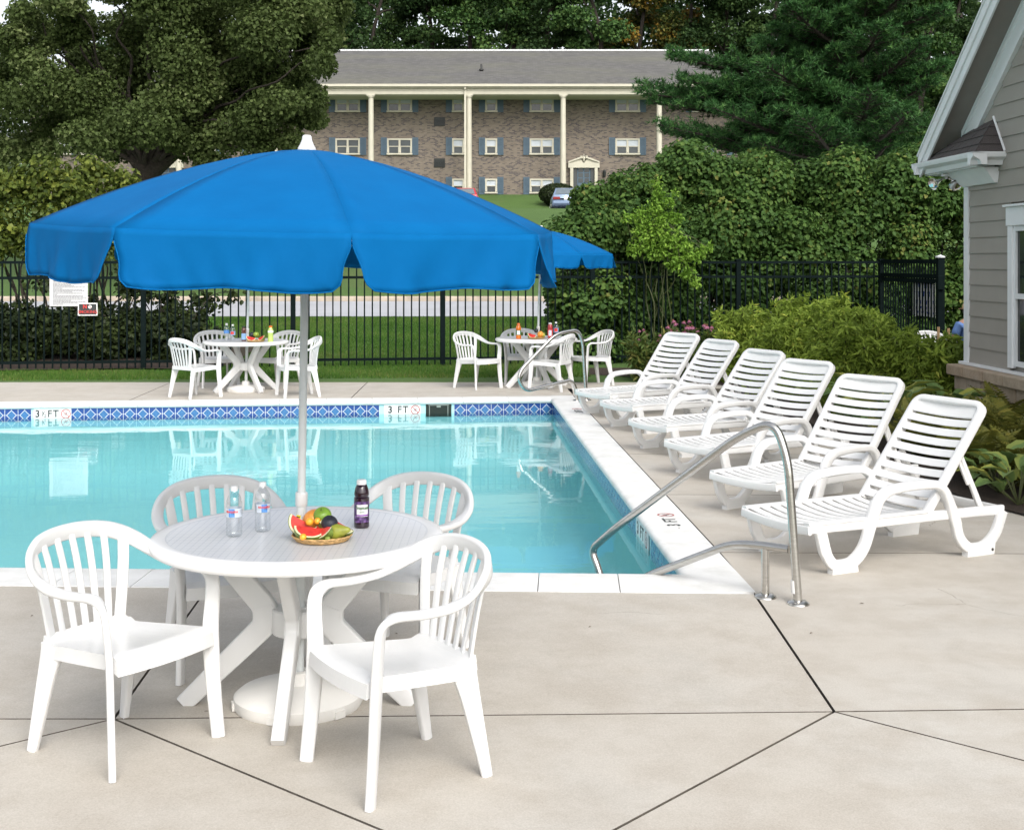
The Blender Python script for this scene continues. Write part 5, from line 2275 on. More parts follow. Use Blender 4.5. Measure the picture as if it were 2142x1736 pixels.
def make_lounger():
    root = thing('sun_lounger', 'x', 'sun lounger')
    Wd = 0.33
    # side rails + U legs + arm loops, one side at a time
    for s_ in (1, -1):
        y = s_ * (Wd - 0.02)
        mb = MB()
        mb.band([(0.0, y, 0.275), (0.35, y, 0.270), (0.93, y, 0.270), (1.30, y, 0.268), (1.56, y, 0.262)], 0.062, 0.036, Vector((0, 0, 1)), rc=0.5)
        mb.build('side_rail', M['plastic'], root, angle=50)
        yo = s_ * (Wd + 0.005)
        mb = MB()
        pth = fillet([(0.075, yo, 0.262), (0.115, yo, 0.12), (0.17, yo, 0.045), (0.31, yo, 0.045), (0.40, yo, 0.12), (0.455, yo, 0.26), (0.505, yo, 0.40)], 0.075, 6)
        nn_ = len(pth)
        mb.band(pth, [0.068 if 0.1 < i / nn_ < 0.5 else 0.074 for i in range(nn_)], 0.042, [(Vector((0.24, yo, 0.30)) - p) for p in pth], rc=0.4)
        mb.hexa([(0.15, yo - 0.0245, 0), (0.345, yo - 0.0245, 0), (0.345, yo + 0.0245, 0), (0.15, yo + 0.0245, 0), (0.155, yo - 0.0245, 0.045), (0.34, yo - 0.0245, 0.045), (0.34, yo + 0.0245, 0.045), (0.155, yo + 0.0245, 0.045)])
        mb.build('front_leg', M['plastic'], root, angle=50)
        mb = MB()
        pth = fillet([(0.455, yo, 0.26), (0.53, yo, 0.455), (0.78, yo, 0.478), (1.02, yo, 0.468), (1.10, yo, 0.32), (1.145, yo, 0.20)], 0.10, 7)
        nn_ = len(pth)
        mb.band(pth, [0.074 - 0.024 * math.sin(PI * i / (nn_ - 1)) for i in range(nn_)], [0.042 + 0.026 * math.sin(PI * i / (nn_ - 1)) for i in range(nn_)], [(Vector((0.78, yo, 0.2)) - p) for p in pth], rc=0.5)
        mb.build('armrest', M['plastic'], root, angle=50)
        mb = MB()
        pth = fillet([(1.135, yo, 0.235), (1.16, yo, 0.12), (1.24, yo, 0.045), (1.38, yo, 0.045), (1.475, yo, 0.12), (1.535, yo, 0.262)], 0.075, 6)
        mb.band(pth, 0.068, 0.042, [(Vector((1.33, yo, 0.30)) - p) for p in pth], rc=0.4)
        mb.hexa([(1.215, yo - 0.0245, 0), (1.44, yo - 0.0245, 0), (1.44, yo + 0.0245, 0), (1.215, yo + 0.0245, 0), (1.22, yo - 0.0245, 0.05), (1.455, yo - 0.0245, 0.09), (1.455, yo + 0.0245, 0.09), (1.22, yo + 0.0245, 0.05)])
        mb.build('rear_leg', M['plastic'], root, angle=50)
        mb = MB()
        mb.tube([(1.425, yo - s_ * 0.0, 0.03), (1.425, yo + s_ * 0.0265, 0.03)], 0.010, 10)
        mb.build('bolt', M['grey_metal'], root)
    mb = MB()
    mb.band([(0.985, 0.0 - Wd + 0.03, 0.262), (0.985, Wd - 0.03, 0.262)], 0.05, 0.03, Vector((0, 0, 1)))
    mb.band([(1.555, -Wd + 0.03, 0.255), (1.555, Wd - 0.03, 0.255)], 0.06, 0.03, Vector((0, 0, 1)))
    mb.build('cross_rail', M['plastic'], root, angle=50)
    # foot end lip
    mb = MB()
    mb.band([(0.005, v, 0.268 - 0.018 * (1 - (v / Wd) ** 2)) for v in np.linspace(-Wd, Wd, 9)], 0.055, 0.024, Vector((0, 0, 1)), rc=0.6)
    mb.build('foot_lip', M['plastic'], root, angle=50)

    # seat slats
    def slat_mb(w_, cross, dip, thick=0.012):
        m_ = MB()
        n = 10
        rings = []
        for i in range(n + 1):
            v = -1 + 2 * i / n
            z = -dip * (1 - v * v)
            rings.append([(-w_ / 2, v * cross, z - thick), (w_ / 2, v * cross, z - thick), (w_ / 2, v * cross, z), (-w_ / 2, v * cross, z)])
        m_.rings(rings)
        return m_
    ns = 11
    src = slat_mb(0.060, Wd - 0.030, 0.028, 0.008).build('seat_slat', M['plastic'], root, angle=60, bevel=0.003)
    for k in range(ns):
        o = src if k == 0 else share('seat_slat', src, root)
        o.location = (0.052 + 0.083 * k, 0, 0.305)
    for s_ in (-1, 1):
        mb = MB()
        mb.band([(0.0, s_ * (Wd - 0.022), 0.300), (0.92, s_ * (Wd - 0.022), 0.303)], 0.05, 0.018, Vector((0, 1, 0)), rc=0.5)
        mb.build('seat_side', M['plastic'], root, angle=50)
    # backrest: inclined frame
    ang = math.atan2(0.615, 0.47)
    BLn = 0.80
    Mb = Matrix.Translation((0.925, 0, 0.302)) @ Matrix.Rotation(-ang, 4, 'Y')
    bs = slat_mb(0.054, Wd - 0.055, 0.022, 0.007)
    bs.v = [tuple(Mb.to_3x3() @ Vector(v)) for v in bs.v]
    src = bs.build('back_slat', M['plastic'], root, angle=60, bevel=0.003)
    nb = 9
    for k in range(nb):
        o = src if k == 0 else share('back_slat', src, root)
        o.location = Mb @ Vector((0.045 + 0.0755 * k, 0, 0.0))
    mb = MB()                                # broad top panel with rounded corners
    n = 12
    rings = []
    for i in range(n + 1):
        v = -1 + 2 * i / n
        z = -0.020 * (1 - v * v)
        cr = 0.05 * max(0, (abs(v) - 0.8) / 0.2) ** 2
        rings.append([(BLn - 0.108, v * (Wd - 0.03), z - 0.014), (BLn - cr, v * (Wd - 0.03), z - 0.014), (BLn - cr, v * (Wd - 0.03), z), (BLn - 0.108, v * (Wd - 0.03), z)])
    mb.rings(rings)
    mb.v = [tuple(Mb @ Vector(v)) for v in mb.v]
    mb.build('head_panel', M['plastic'], root, angle=60, bevel=0.004)
    mb = MB()                                # the frame round the back: two stiles and a rounded top
    loop = fillet([(0.0, Wd - 0.035, 0.0), (BLn, Wd - 0.035, 0.0), (BLn, -Wd + 0.035, 0.0), (0.0, -Wd + 0.035, 0.0)], 0.07, 7)
    loop = [Mb @ Vector(p) for p in loop]
    nrm = Mb.to_3x3() @ Vector((0, 0, 1))
    mb.band([p - nrm * 0.018 for p in loop], 0.044, 0.055, [nrm.cross(Vector((0, 1, 0))) if False else (Vector(p) - (Mb @ Vector((0.4, 0, 0)))) for p in loop], rc=0.4)
    mb.build('back_frame', M['plastic'], root, angle=50)
    for s_ in (-1, 1):
        mb = MB()
        a = Mb @ Vector((0.46, s_ * (Wd - 0.06), -0.03))
        b = Vector((1.42, s_ * (Wd - 0.06), 0.262))
        mb.band([a, a.lerp(b, 0.5), b], [0.028, 0.034, 0.044], 0.026, Vector((1, 0, 0)), rc=0.5)
        mb.band([a.lerp(b, 0.2) + Vector((-0.035, 0, 0.01)), a.lerp(b, 0.55) + Vector((-0.028, 0, 0))], 0.022, 0.018, Vector((1, 0, 0)), rc=0.5)
        mb.build('prop', M['plastic'], root, angle=50)
    return root


lng = make_lounger()
LP = [(1.597, 8.06, 0.455, 'white slatted sun lounger nearest the camera, just behind the near steel handrail'),
      (1.653, 9.505, 0.62, 'second white sun lounger from the camera, its foot crossed by the upright of the handrail'),
      (1.504, 11.207, 0.583, 'third white sun lounger from the camera, its foot behind the sloping tube of the handrail'),
      (1.299, 12.70, 0.484, 'white sun lounger fourth from the camera, third from the far coneflowers'),
      (1.136, 14.411, 0.488, 'white sun lounger second from the far end of the row'),
      (0.956, 15.684, 0.602, 'white sun lounger at the far end of the row, next to the coneflowers')]
for i, (x, y, a, lab) in enumerate(LP):
    o = lng if i == 0 else copy_tree(lng)
    o.location = (x, y, 0)
    o.rotation_euler = (0, 0, a)
    tag(o, lab, 'sun lounger', 'white sun loungers along the right side of the pool')

# ------------------------------------------------------------------ bottles and fruit
t = NT('bottle_water')
for nd in list(t.t.nodes):
    if nd not in (t.o,):
        t.t.nodes.remove(nd)
tr = t.n('ShaderNodeBsdfTransparent')
tr.inputs[0].default_value = (0.96, 0.975, 0.98, 1)
gl = t.n('ShaderNodeBsdfGlossy')
gl.inputs['Roughness'].default_value = 0.04
lw = t.n('ShaderNodeLayerWeight')
lw.inputs['Blend'].default_value = 0.35
mx = t.n('ShaderNodeMixShader')
fc = t.math('ADD', t.math('MULTIPLY', lw.outputs['Facing'], 0.35), 0.10)
t.l(fc, mx.inputs[0])
t.l(tr.outputs[0], mx.inputs[1])
t.l(gl.outputs[0], mx.inputs[2])
t.l(mx.outputs[0], t.o.inputs['Surface'])
M['clear'] = t.m
M['cap_white'] = simple('cap_white', (0.8, 0.8, 0.8), 0.4, var=0.02)
M['label_blue'] = simple('label_blue', (0.10, 0.27, 0.62), 0.4, var=0.5, vs=60)
M['label_pale'] = simple('label_pale', (0.60, 0.66, 0.74), 0.4, var=0.1, vs=40)
M['label_red'] = simple('label_red', (0.75, 0.06, 0.04), 0.4, var=0.1)


def liquid(name, c, rough=0.08):
    t = NT(name)
    t.base(t.ramp(t.noise(5, 2), [(0.3, tuple(v * 0.9 for v in c)), (0.7, c)])).setp(Roughness=rough)
    t.p.inputs['Coat Weight'].default_value = 0.5
    return t.m


M['grape'] = liquid('grape_juice', (0.022, 0.008, 0.016))
M['cola'] = liquid('dark_tea', (0.10, 0.03, 0.015))
M['lime'] = liquid('lime_drink', (0.48, 0.62, 0.16))
M['orange_drink'] = liquid('orange_drink', (0.68, 0.16, 0.01))
M['red_drink'] = liquid('red_drink', (0.50, 0.045, 0.045))
M['cap_orange'] = simple('cap_orange', (0.75, 0.15, 0.01), 0.4, var=0.03)
M['cap_dark'] = simple('cap_dark', (0.02, 0.03, 0.02), 0.4)
M['label_green'] = simple('label_green', (0.03, 0.16, 0.04), 0.4, var=0.3, vs=40)
M['label_sky'] = simple('label_sky', (0.25, 0.42, 0.66), 0.4, var=0.15, vs=30)
t = NT('grape_label')
vo = t.n('ShaderNodeTexVoronoi')
vo.inputs['Scale'].default_value = 62
t.l(t.coord(), vo.inputs['Vector'])
t.base(t.ramp(vo.outputs['Distance'], [(0.0, (0.26, 0.15, 0.36)), (0.45, (0.09, 0.04, 0.15)), (0.75, (0.02, 0.008, 0.03))])).setp(Roughness=0.35)
M['grape_label'] = t.m
M['purple'] = simple('purple_band', (0.23, 0.03, 0.36), 0.4)
M['green_print'] = simple('green_print', (0.02, 0.13, 0.025), 0.4)


def label_ring(name, mat, parent, r, z0, z1, a0=0, a1=360, n=24):
    mb = MB()
    vs = []
    k = max(3, int(n * (a1 - a0) / 360))
    for j, z in enumerate((z0, z1)):
        for i in range(k + 1):
            a = R(a0 + (a1 - a0) * i / k)
            vs.append((r * math.cos(a), r * math.sin(a), z))
    mb.add(vs, [(i, i + 1, k + 2 + i, k + 1 + i) for i in range(k)])
    return mb.build(name, mat, parent)


BOT = {'water': [(0.027, 0.0), (0.0315, 0.004), (0.033, 0.012), (0.033, 0.022), (0.0315, 0.028), (0.033, 0.034), (0.0315, 0.041), (0.033, 0.047), (0.0315, 0.054), (0.033, 0.060), (0.0315, 0.067), (0.033, 0.073), (0.0322, 0.080), (0.0322, 0.118), (0.0335, 0.124), (0.0335, 0.135), (0.031, 0.150), (0.024, 0.166), (0.016, 0.178), (0.0125, 0.184), (0.0125, 0.190)],
       'juice': [(0.030, 0.0), (0.033, 0.004), (0.033, 0.022), (0.0320, 0.026), (0.0320, 0.112), (0.033, 0.116), (0.033, 0.126), (0.028, 0.130), (0.0315, 0.138), (0.0315, 0.148), (0.030, 0.156), (0.0268, 0.168), (0.022, 0.180), (0.0185, 0.184), (0.0185, 0.186)],
       'sport': [(0.032, 0.0), (0.035, 0.005), (0.035, 0.04), (0.0325, 0.055), (0.0325, 0.115), (0.035, 0.13), (0.035, 0.145), (0.028, 0.165), (0.0185, 0.178), (0.0185, 0.186)]}


def bottle(kind, label, x, y, z, rz, body, capm, group, h=1.0, name='bottle', print_fn=None):
    root = thing(name, label, 'bottle', (x, y, z), rz, group)
    root.scale = (h, h, h)
    mb = MB()
    mb.lathe(BOT[kind], 28)
    mb.build('body', body, root, angle=50)
    zt = BOT[kind][-1][1]
    rc = 0.0145 if kind == 'water' else 0.0205
    mb = MB()
    mb.lathe([(rc, zt - 0.004), (rc, zt + 0.012), (rc - 0.002, zt + 0.016), (0.0, zt + 0.0165)], 24, cap=False)
    for k in range(24):
        a = 2 * PI * k / 24
        mb.box((rc * math.cos(a), rc * math.sin(a), zt + 0.004), (0.0012, 0.0018, 0.013), Matrix.Rotation(a, 3, 'Z'))
    mb.build('cap', capm, root, angle=50)
    if print_fn:
        print_fn(root)
    return root


def water_print(root):
    r = 0.0328
    label_ring('label', M['label_pale'], root, r, 0.082, 0.117, -60, 250)
    label_ring('label_patch', M['label_blue'], root, r + 0.0003, 0.083, 0.116, 150, 205)
    label_ring('label_patch', M['label_blue'], root, r + 0.0003, 0.083, 0.116, -20, 25)
    wrap_text('NIAGARA', 0.0125, M['label_red'], root, r + 0.0008, 0.104, R(178), 0.0004, 1.0)
    wrap_text('NIAGARA', 0.0125, M['label_red'], root, r + 0.0008, 0.104, R(2), 0.0004, 1.0)
    for i, z in enumerate((0.110, 0.106, 0.101, 0.097, 0.093)):
        label_ring('label_print', M['faint_print'], root, r + 0.0006, z - 0.0006, z + 0.0006, 60 + 5 * i, 118 - 7 * (i % 2))


def juice_print(root):
    r = 0.0326
    label_ring('label', M['grape_label'], root, r, 0.024, 0.113, 0, 360)
    label_ring('label_panel', M['sign_white'], root, r + 0.0003, 0.050, 0.100, -5, 85)
    label_ring('label_band', M['purple'], root, r + 0.0006, 0.052, 0.058, -5, 85)
    label_ring('label_panel', M['label_pale'], root, r + 0.0003, 0.034, 0.082, -120, -70)
    label_ring('label_panel', M['sign_white'], root, r + 0.0003, 0.088, 0.100, -120, -72)
    wrap_text('Tropicana', 0.0175, M['green_print'], root, r + 0.0010, 0.0865, R(40), 0.0005, 0.95)
    wrap_text('pure', 0.011, M['label_green'], root, r + 0.0010, 0.070, R(38), 0.0, 1.0)


bg_near = 'drinks on the front table'
fv = R(-90)                       # direction of the camera from the table
ZT_ = 0.7165
bottle('water', 'clear water bottle left of the other, nearer the table edge, white cap', -1.146, 5.463, ZT_, R(-100), M['clear'], M['cap_white'], bg_near, print_fn=water_print)
bottle('water', 'clear water bottle right of the other, closer to the umbrella pole, blue label showing', -1.048, 5.565, ZT_, R(-68), M['clear'], M['cap_white'], bg_near, print_fn=water_print)
bottle('juice', 'dark purple grape juice bottle with white cap on the front table', -0.641, 5.645, ZT_, R(-118), M['grape'], M['cap_white'], bg_near, print_fn=juice_print)
gl2 = 'drinks on the left far table'


def simple_label(m1, z0, z1, m2=None, r=0.0334):
    def fn(root):
        label_ring('label', m1, root, r, z0, z1, 0, 360)
        if m2:
            label_ring('label_patch', m2, root, r + 0.0004, z0 + 0.01, z1 - 0.005, -130, -55)
    return fn


def fpos(px, Y):
    return (px - CX) / F * Y, Y


x, y = fpos(474, 18.92)
bottle('water', 'clear water bottle with blue label, leftmost on the left far table', x, y, ZT_, 0, M['clear'], M['cap_white'], gl2, 1.18, print_fn=simple_label(M['label_blue'], 0.085, 0.125))
x, y = fpos(487, 18.86)
bottle('water', 'clear water bottle with red print between the blue-labelled bottle and the dark drink', x, y, ZT_, 0, M['clear'], M['cap_white'], gl2, 1.12, print_fn=simple_label(M['label_sky'], 0.07, 0.12, M['label_red']))
x, y = fpos(510, 18.72)
bottle('juice', 'dark brown drink bottle with pale blue label left of the umbrella pole', x, y, ZT_, 0, M['cola'], M['cap_dark'], gl2, 1.05, print_fn=simple_label(M['label_sky'], 0.02, 0.105))
x, y = fpos(566, 18.52)
bottle('sport', 'pale lime drink bottle with orange cap on the left far table', x, y, ZT_, 0, M['lime'], M['cap_orange'], gl2, 1.12, print_fn=simple_label(M['sign_white'], 0.118, 0.142, None, 0.0356))
gl3 = 'drinks on the right far table'
x, y = fpos(1084.6, 19.3)
bottle('sport', 'orange drink bottle with orange cap on the right far table', x, y, ZT_, 0, M['orange_drink'], M['cap_orange'], gl3, 1.12, print_fn=simple_label(M['label_green'], 0.045, 0.112, M['sign_white'], 0.0335))
x, y = fpos(1150.8, 19.47)
bottle('juice', 'red drink bottle with white cap on the right far table', x, y, ZT_, 0, M['red_drink'], M['cap_white'], gl3, 1.12, print_fn=simple_label(M['label_red'], 0.02, 0.11, M['label_pale']))
x, y = fpos(1163, 19.53)
bottle('water', 'clear water bottle right of the red drink on the right far table', x, y, ZT_, 0, M['clear'], M['cap_white'], gl3, 1.15, print_fn=simple_label(M['label_sky'], 0.07, 0.13, M['label_red']))

M['wicker'] = simple('wicker', (0.48, 0.30, 0.12), 0.7, var=0.35, vs=70, bump=0.6, bs=150, bd=0.003)
M['flesh'] = simple('melon_flesh', (0.62, 0.045, 0.035), 0.35, var=0.18, vs=40)
M['pith'] = simple('melon_pith', (0.68, 0.66, 0.42), 0.5, var=0.08)
M['rind'] = simple('melon_rind', (0.14, 0.20, 0.035), 0.4, var=0.45, vs=35)


def basket(label, x, y, z, r=0.12):
    root = thing('fruit_tray', label, 'tray', (x, y, z), 0, 'wicker fruit trays')
    mb = MB()
    mb.lathe([(0.0, 0.002), (r * 0.84, 0.002), (r * 0.9, 0.008), (r * 0.9, 0.012), (0.0, 0.006)], 32, cap=False)
    mb.build('base', M['wicker'], root)
    for k, (rr_, zz_) in enumerate(((0.88, 0.006), (0.925, 0.0115), (0.965, 0.017), (1.0, 0.022))):
        mb = MB()
        n = 60
        pts = [Vector(((r * rr_ + 0.0012 * math.sin(a * 18 + k * PI)) * math.cos(a), (r * rr_ + 0.0012 * math.sin(a * 18 + k * PI)) * math.sin(a), zz_ + 0.0012 * math.sin(a * 18 + k))) for a in [2 * PI * i / n for i in range(n + 1)]]
        mb.tube(pts, 0.0036, 6, cap=False)
        mb.build('woven_strand', M['wicker'], root)
    return root


def melon_slice(label, loc, rot, r=0.085, wedge=50, group='watermelon slices'):
    mb = MB()
    n, m_ = 14, 6
    w2 = R(wedge) / 2
    # two half-disc faces (flesh, pith ring) meeting along the core edge, rind between them
    def pt(rad, a, side):
        # a from 0..pi along half circle; core edge along x
        xx = rad * math.cos(a)
        hh = rad * math.sin(a)
        return Vector((xx, side * hh * math.sin(w2), -hh * math.cos(w2)))
    for side in (-1, 1):
        for r0, r1, mi in ((0.0, 0.55, 0), (0.55, 0.84, 0), (0.84, 0.97, 1), (0.97, 1.0, 2)):
            vs, fs = [], []
            for i in range(n + 1):
                a = PI * i / n
                vs += [pt(r * r0, a, side), pt(r * r1, a, side)]
            fs = [(2 * i, 2 * i + 1, 2 * i + 3, 2 * i + 2) for i in range(n)]
            mb.add(vs, fs, mi)
    vs, fs = [], []
    for i in range(n + 1):
        a = PI * i / n
        for j in range(m_ + 1):
            w_ = -w2 + 2 * w2 * j / m_
            hh = r * math.sin(a)
            vs.append(Vector((r * math.cos(a), hh * math.sin(w_), -hh * math.cos(w_))))
    for i in range(n):
        for j in range(m_):
            q_ = i * (m_ + 1) + j
            fs.append((q_, q_ + 1, q_ + m_ + 2, q_ + m_ + 1))
    mb.add(vs, fs, 2)
    o = mb.build('watermelon_slice', [M['flesh'], M['pith'], M['rind']], angle=30)
    o.location = loc
    o.rotation_euler = rot
    return tag(o, label, 'watermelon', group)


def fruit(name, label, cat, loc, prof, col, rot=(0, 0, 0), var=0.25, vs=30, rough=0.4, stem=True, group=None):
    root = thing(name, label, cat, loc, 0, group)
    root.rotation_euler = rot
    mb = MB()
    mb.lathe(prof, 22, cap=False)
    mb.build('skin', simple(name + '_skin', col, rough, var=var, vs=vs), root, angle=80)
    if stem:
        zt = prof[-1][1]
        mb = MB()
        mb.tube([(0, 0, zt - 0.004), (0.001, 0, zt + 0.006), (0.004, 0, zt + 0.011)], 0.0014, 6)
        mb.build('stalk', M['bark'], root)
    return root


def sph(r, sq=1.0, n=10, dimple=0.0):
    out = []
    for i in range(n + 1):
        a = -PI / 2 + PI * i / n
        out.append((max(0.0, r * math.cos(a)), r * sq * (math.sin(a)) - (dimple * math.exp(-((i - n) / 1.2) ** 2) if i > n / 2 else 0)))
    return out


bxn, byn = -0.772, 5.385
zf = ZT_ + 0.012
basket('wicker tray heaped with cut watermelon, mango and pear on the front table', bxn, byn, ZT_)
melon_slice('red watermelon slice standing at the left end of the front fruit tray', (bxn - 0.075, byn - 0.005, zf + 0.066), (R(20), R(32), R(15)), 0.062, 55)
melon_slice('red watermelon slice lying in front of the orange mango on the front tray', (bxn - 0.042, byn - 0.045, zf + 0.048), (R(-34), R(8), R(4)), 0.066, 58)
melon_slice('red watermelon slice with green rind towards the camera, middle of the front tray', (bxn + 0.014, byn - 0.045, zf + 0.052), (R(-10), R(-6), R(-50)), 0.060, 60)
melon_slice('watermelon slice leaning at the right behind the pear on the front tray', (bxn + 0.060, byn + 0.012, zf + 0.060), (R(-50), R(26), R(-12)), 0.080, 42)
fruit('mango', 'orange mango at the back of the front fruit tray', 'mango', (bxn - 0.040, byn + 0.040, zf + 0.062), sph(0.042, 1.15), (0.72, 0.28, 0.05), (0, R(60), R(20)))
fruit('apple', 'green apple on top of the front fruit tray', 'apple', (bxn - 0.002, byn + 0.020, zf + 0.082), sph(0.038, 0.95, 12, 0.010), (0.17, 0.30, 0.03), (R(25), R(-10), 0))
fruit('plum', 'dark blue plum in front of the green apple on the front tray', 'plum', (bxn + 0.034, byn - 0.030, zf + 0.060), sph(0.034, 1.0, 12, 0.006), (0.016, 0.018, 0.028), (R(20), R(15), 0), 0.4, 25, 0.55)
fruit('pear', 'green pear lying at the right end of the front fruit tray', 'pear', (bxn + 0.060, byn - 0.045, zf + 0.030), [(0.0, -0.034), (0.02, -0.031), (0.031, -0.018), (0.034, 0.0), (0.029, 0.02), (0.019, 0.04), (0.012, 0.058), (0.007, 0.066), (0.0, 0.068)], (0.28, 0.30, 0.04), (0, R(78), R(-20)))
for dx, dy, dz, lab in ((-0.062, -0.098, 0.020, 'small orange kumquat at the front left rim of the front fruit tray'), (-0.048, -0.022, 0.066, 'small orange kumquat leaning on the orange mango'), (-0.016, -0.018, 0.068, 'small orange kumquat just below the green apple')):
    fruit('kumquat', lab, 'kumquat', (bxn + dx, byn + dy, zf + dz), sph(0.014 if dx != -0.048 else 0.017), (0.80, 0.36, 0.03), group='kumquats on the front tray', stem=False)
fruit('grape', 'single green grape at the front rim of the front fruit tray', 'grape', (bxn + 0.036, byn - 0.098, zf + 0.013), sph(0.010, 1.2), (0.20, 0.26, 0.04), (0, R(70), 0), stem=False)

for (px, Y, nm, melon_dx) in ((534.6, 18.59, 'left far table', -0.07), (1121.5, 19.3, 'right far table', -0.06)):
    x, y = fpos(px, Y)
    basket('wicker fruit tray on the ' + nm, x, y, ZT_, 0.125)
    s_ = -1 if 'right' in nm else 1
    melon_slice('red watermelon slice at the left of the tray on the ' + nm, (x - 0.06, y - 0.02, zf + 0.055), (R(-12), R(14), R(10)), 0.07, 58)
    if 'left' in nm:
        melon_slice('red watermelon slice at the right of the tray on the left far table', (x + 0.08, y, zf + 0.058), (R(-10), R(-20), R(-30)), 0.065, 58)
        fruit('apple', 'green apple on top of the tray on the left far table', 'apple', (x + 0.005, y + 0.01, zf + 0.09), sph(0.04, 0.95, 12, 0.01), (0.24, 0.33, 0.04))
        fruit('plum', 'dark plum beside the green apple on the left far table', 'plum', (x - 0.06, y + 0.03, zf + 0.085), sph(0.036), (0.02, 0.025, 0.03))
    else:
        fruit('mango', 'orange mango on the right of the tray on the right far table', 'mango', (x + 0.06, y, zf + 0.052), sph(0.045, 1.1), (0.75, 0.33, 0.05))
        fruit('plum', 'dark plum on top of the melon on the right far table', 'plum', (x - 0.0, y + 0.01, zf + 0.105), sph(0.032), (0.02, 0.022, 0.025))
        fruit('pear', 'green pear at the right rim of the tray on the right far table', 'pear', (x + 0.10, y + 0.02, zf + 0.04), sph(0.034, 1.1), (0.35, 0.36, 0.05))

# yellow strap end under the far chair, wooden stakes in the bed
mb = MB()
mb.tube(smooth_path([(-0.46, 19.28, 0.375), (-0.42, 19.24, 0.36), (-0.36, 19.22, 0.365), (-0.33, 19.24, 0.345)], 5), 0.008, 6)
o = mb.build('yellow_strap', M['yellow'])
tag(o, 'short yellow strap hanging under the seat of a far white chair', 'strap')
for px, ytop, lab in ((1963, 684, 'wooden stake left of the other above the bushes by the gate'), (1984, 687, 'wooden stake right of the other above the bushes by the gate')):
    P_ = at(px, ytop, 18.4)
    mb = MB()
    mb.box((P_.x, P_.y, P_.z / 2), (0.035, 0.02, P_.z))
    o = mb.build('wooden_stake', M['stake_wood'], bevel=0.003)
    tag(o, lab, 'stake', 'wooden stakes in the planting bed')

# ------------------------------------------------------------------ person behind the clubhouse corner
per = thing('person', 'person in a blue shirt and tan cap half hidden behind the clubhouse corner', 'person', (6.40, 18.62, 0), R(195))


def skin_figure(name, verts, edges, rad, mat, root, sub=2, parent=None):
    me = bpy.data.meshes.new(name)
    me.from_pydata(verts, edges, [])
    o = link(name, me, parent)
    md = o.modifiers.new('skin', 'SKIN')
    for i, sv in enumerate(me.skin_vertices[0].data):
        sv.radius = (rad[i], rad[i])
        sv.use_root = (i == root)
    s2 = o.modifiers.new('sub', 'SUBSURF')
    s2.levels = sub
    s2.render_levels = sub
    me.materials.append(mat)
    return o


M['skin'] = simple('skin', (0.45, 0.24, 0.16), 0.5, var=0.08)
M['shirt'] = simple('blue_shirt', (0.13, 0.24, 0.52), 0.8, var=0.1)
M['cap'] = simple('tan_cap', (0.50, 0.33, 0.18), 0.8, var=0.1)
M['short'] = simple('dark_shorts', (0.04, 0.045, 0.06), 0.8)
# facing local -y after rotation; seated: pelvis .50
bv = [(0, 0.05, 0.50), (0, 0.07, 0.66), (0, 0.09, 0.84), (0, 0.085, 0.97), (0, 0.07, 1.05), (0, 0.045, 1.13), (0, 0.03, 1.19),
      (0.10, -0.02, 0.49), (0.12, -0.38, 0.49), (0.12, -0.40, 0.10), (0.12, -0.50, 0.03), (-0.10, -0.02, 0.49), (-0.12, -0.38, 0.49), (-0.12, -0.40, 0.10), (-0.12, -0.50, 0.03),
      (0.18, 0.085, 0.95), (0.24, 0.02, 0.72), (0.25, -0.20, 0.66), (0.25, -0.28, 0.66), (-0.18, 0.085, 0.95), (-0.24, 0.02, 0.72), (-0.25, -0.20, 0.66), (-0.25, -0.28, 0.66)]
be = [(0, 1), (1, 2), (2, 3), (3, 4), (4, 5), (5, 6), (0, 7), (7, 8), (8, 9), (9, 10), (0, 11), (11, 12), (12, 13), (13, 14), (3, 15), (15, 16), (16, 17), (17, 18), (3, 19), (19, 20), (20, 21), (21, 22)]
br_ = [0.14, 0.13, 0.15, 0.12, 0.055, 0.085, 0.075, 0.09, 0.065, 0.045, 0.04, 0.09, 0.065, 0.045, 0.04, 0.06, 0.045, 0.035, 0.03, 0.06, 0.045, 0.035, 0.03]
skin_figure('body', bv, be, br_, M['skin'], 0, 2, per)
sv_ = [(0, 0.05, 0.52), (0, 0.07, 0.66), (0, 0.09, 0.84), (0, 0.085, 0.965), (0.18, 0.085, 0.95), (0.225, 0.04, 0.80), (-0.18, 0.085, 0.95), (-0.225, 0.04, 0.80)]
skin_figure('shirt', sv_, [(0, 1), (1, 2), (2, 3), (3, 4), (4, 5), (3, 6), (6, 7)], [0.155, 0.145, 0.165, 0.125, 0.075, 0.065, 0.075, 0.065], M['shirt'], 0, 2, per)
skin_figure('shorts', [(0, 0.05, 0.50), (0.10, -0.02, 0.49), (0.12, -0.30, 0.49), (-0.10, -0.02, 0.49), (-0.12, -0.30, 0.49)], [(0, 1), (1, 2), (0, 3), (3, 4)], [0.155, 0.105, 0.082, 0.105, 0.082], M['short'], 0, 2, per)
mb = MB()
mb.lathe([(0.088, 1.175), (0.090, 1.20), (0.080, 1.24), (0.05, 1.268), (0.0, 1.275)], 18, (0, 0.035, 0), cap=False)
mb.hexa([(-0.07, -0.05, 1.18), (0.07, -0.05, 1.18), (0.05, -0.14, 1.165), (-0.05, -0.14, 1.165), (-0.07, -0.05, 1.188), (0.07, -0.05, 1.188), (0.05, -0.14, 1.172), (-0.05, -0.14, 1.172)])
mb.build('cap', M['cap'], per)
mb = MB()
mb.lathe([(0.07, 1.09), (0.088, 1.13), (0.089, 1.178)], 18, (0, 0.045, 0), cap=False)
mb.build('hair', M['bark'], per)
mb = MB()
for s_ in (-1, 1):
    mb.lathe(sph(0.008), 8, (s_ * 0.03, -0.042, 1.145), cap=False)
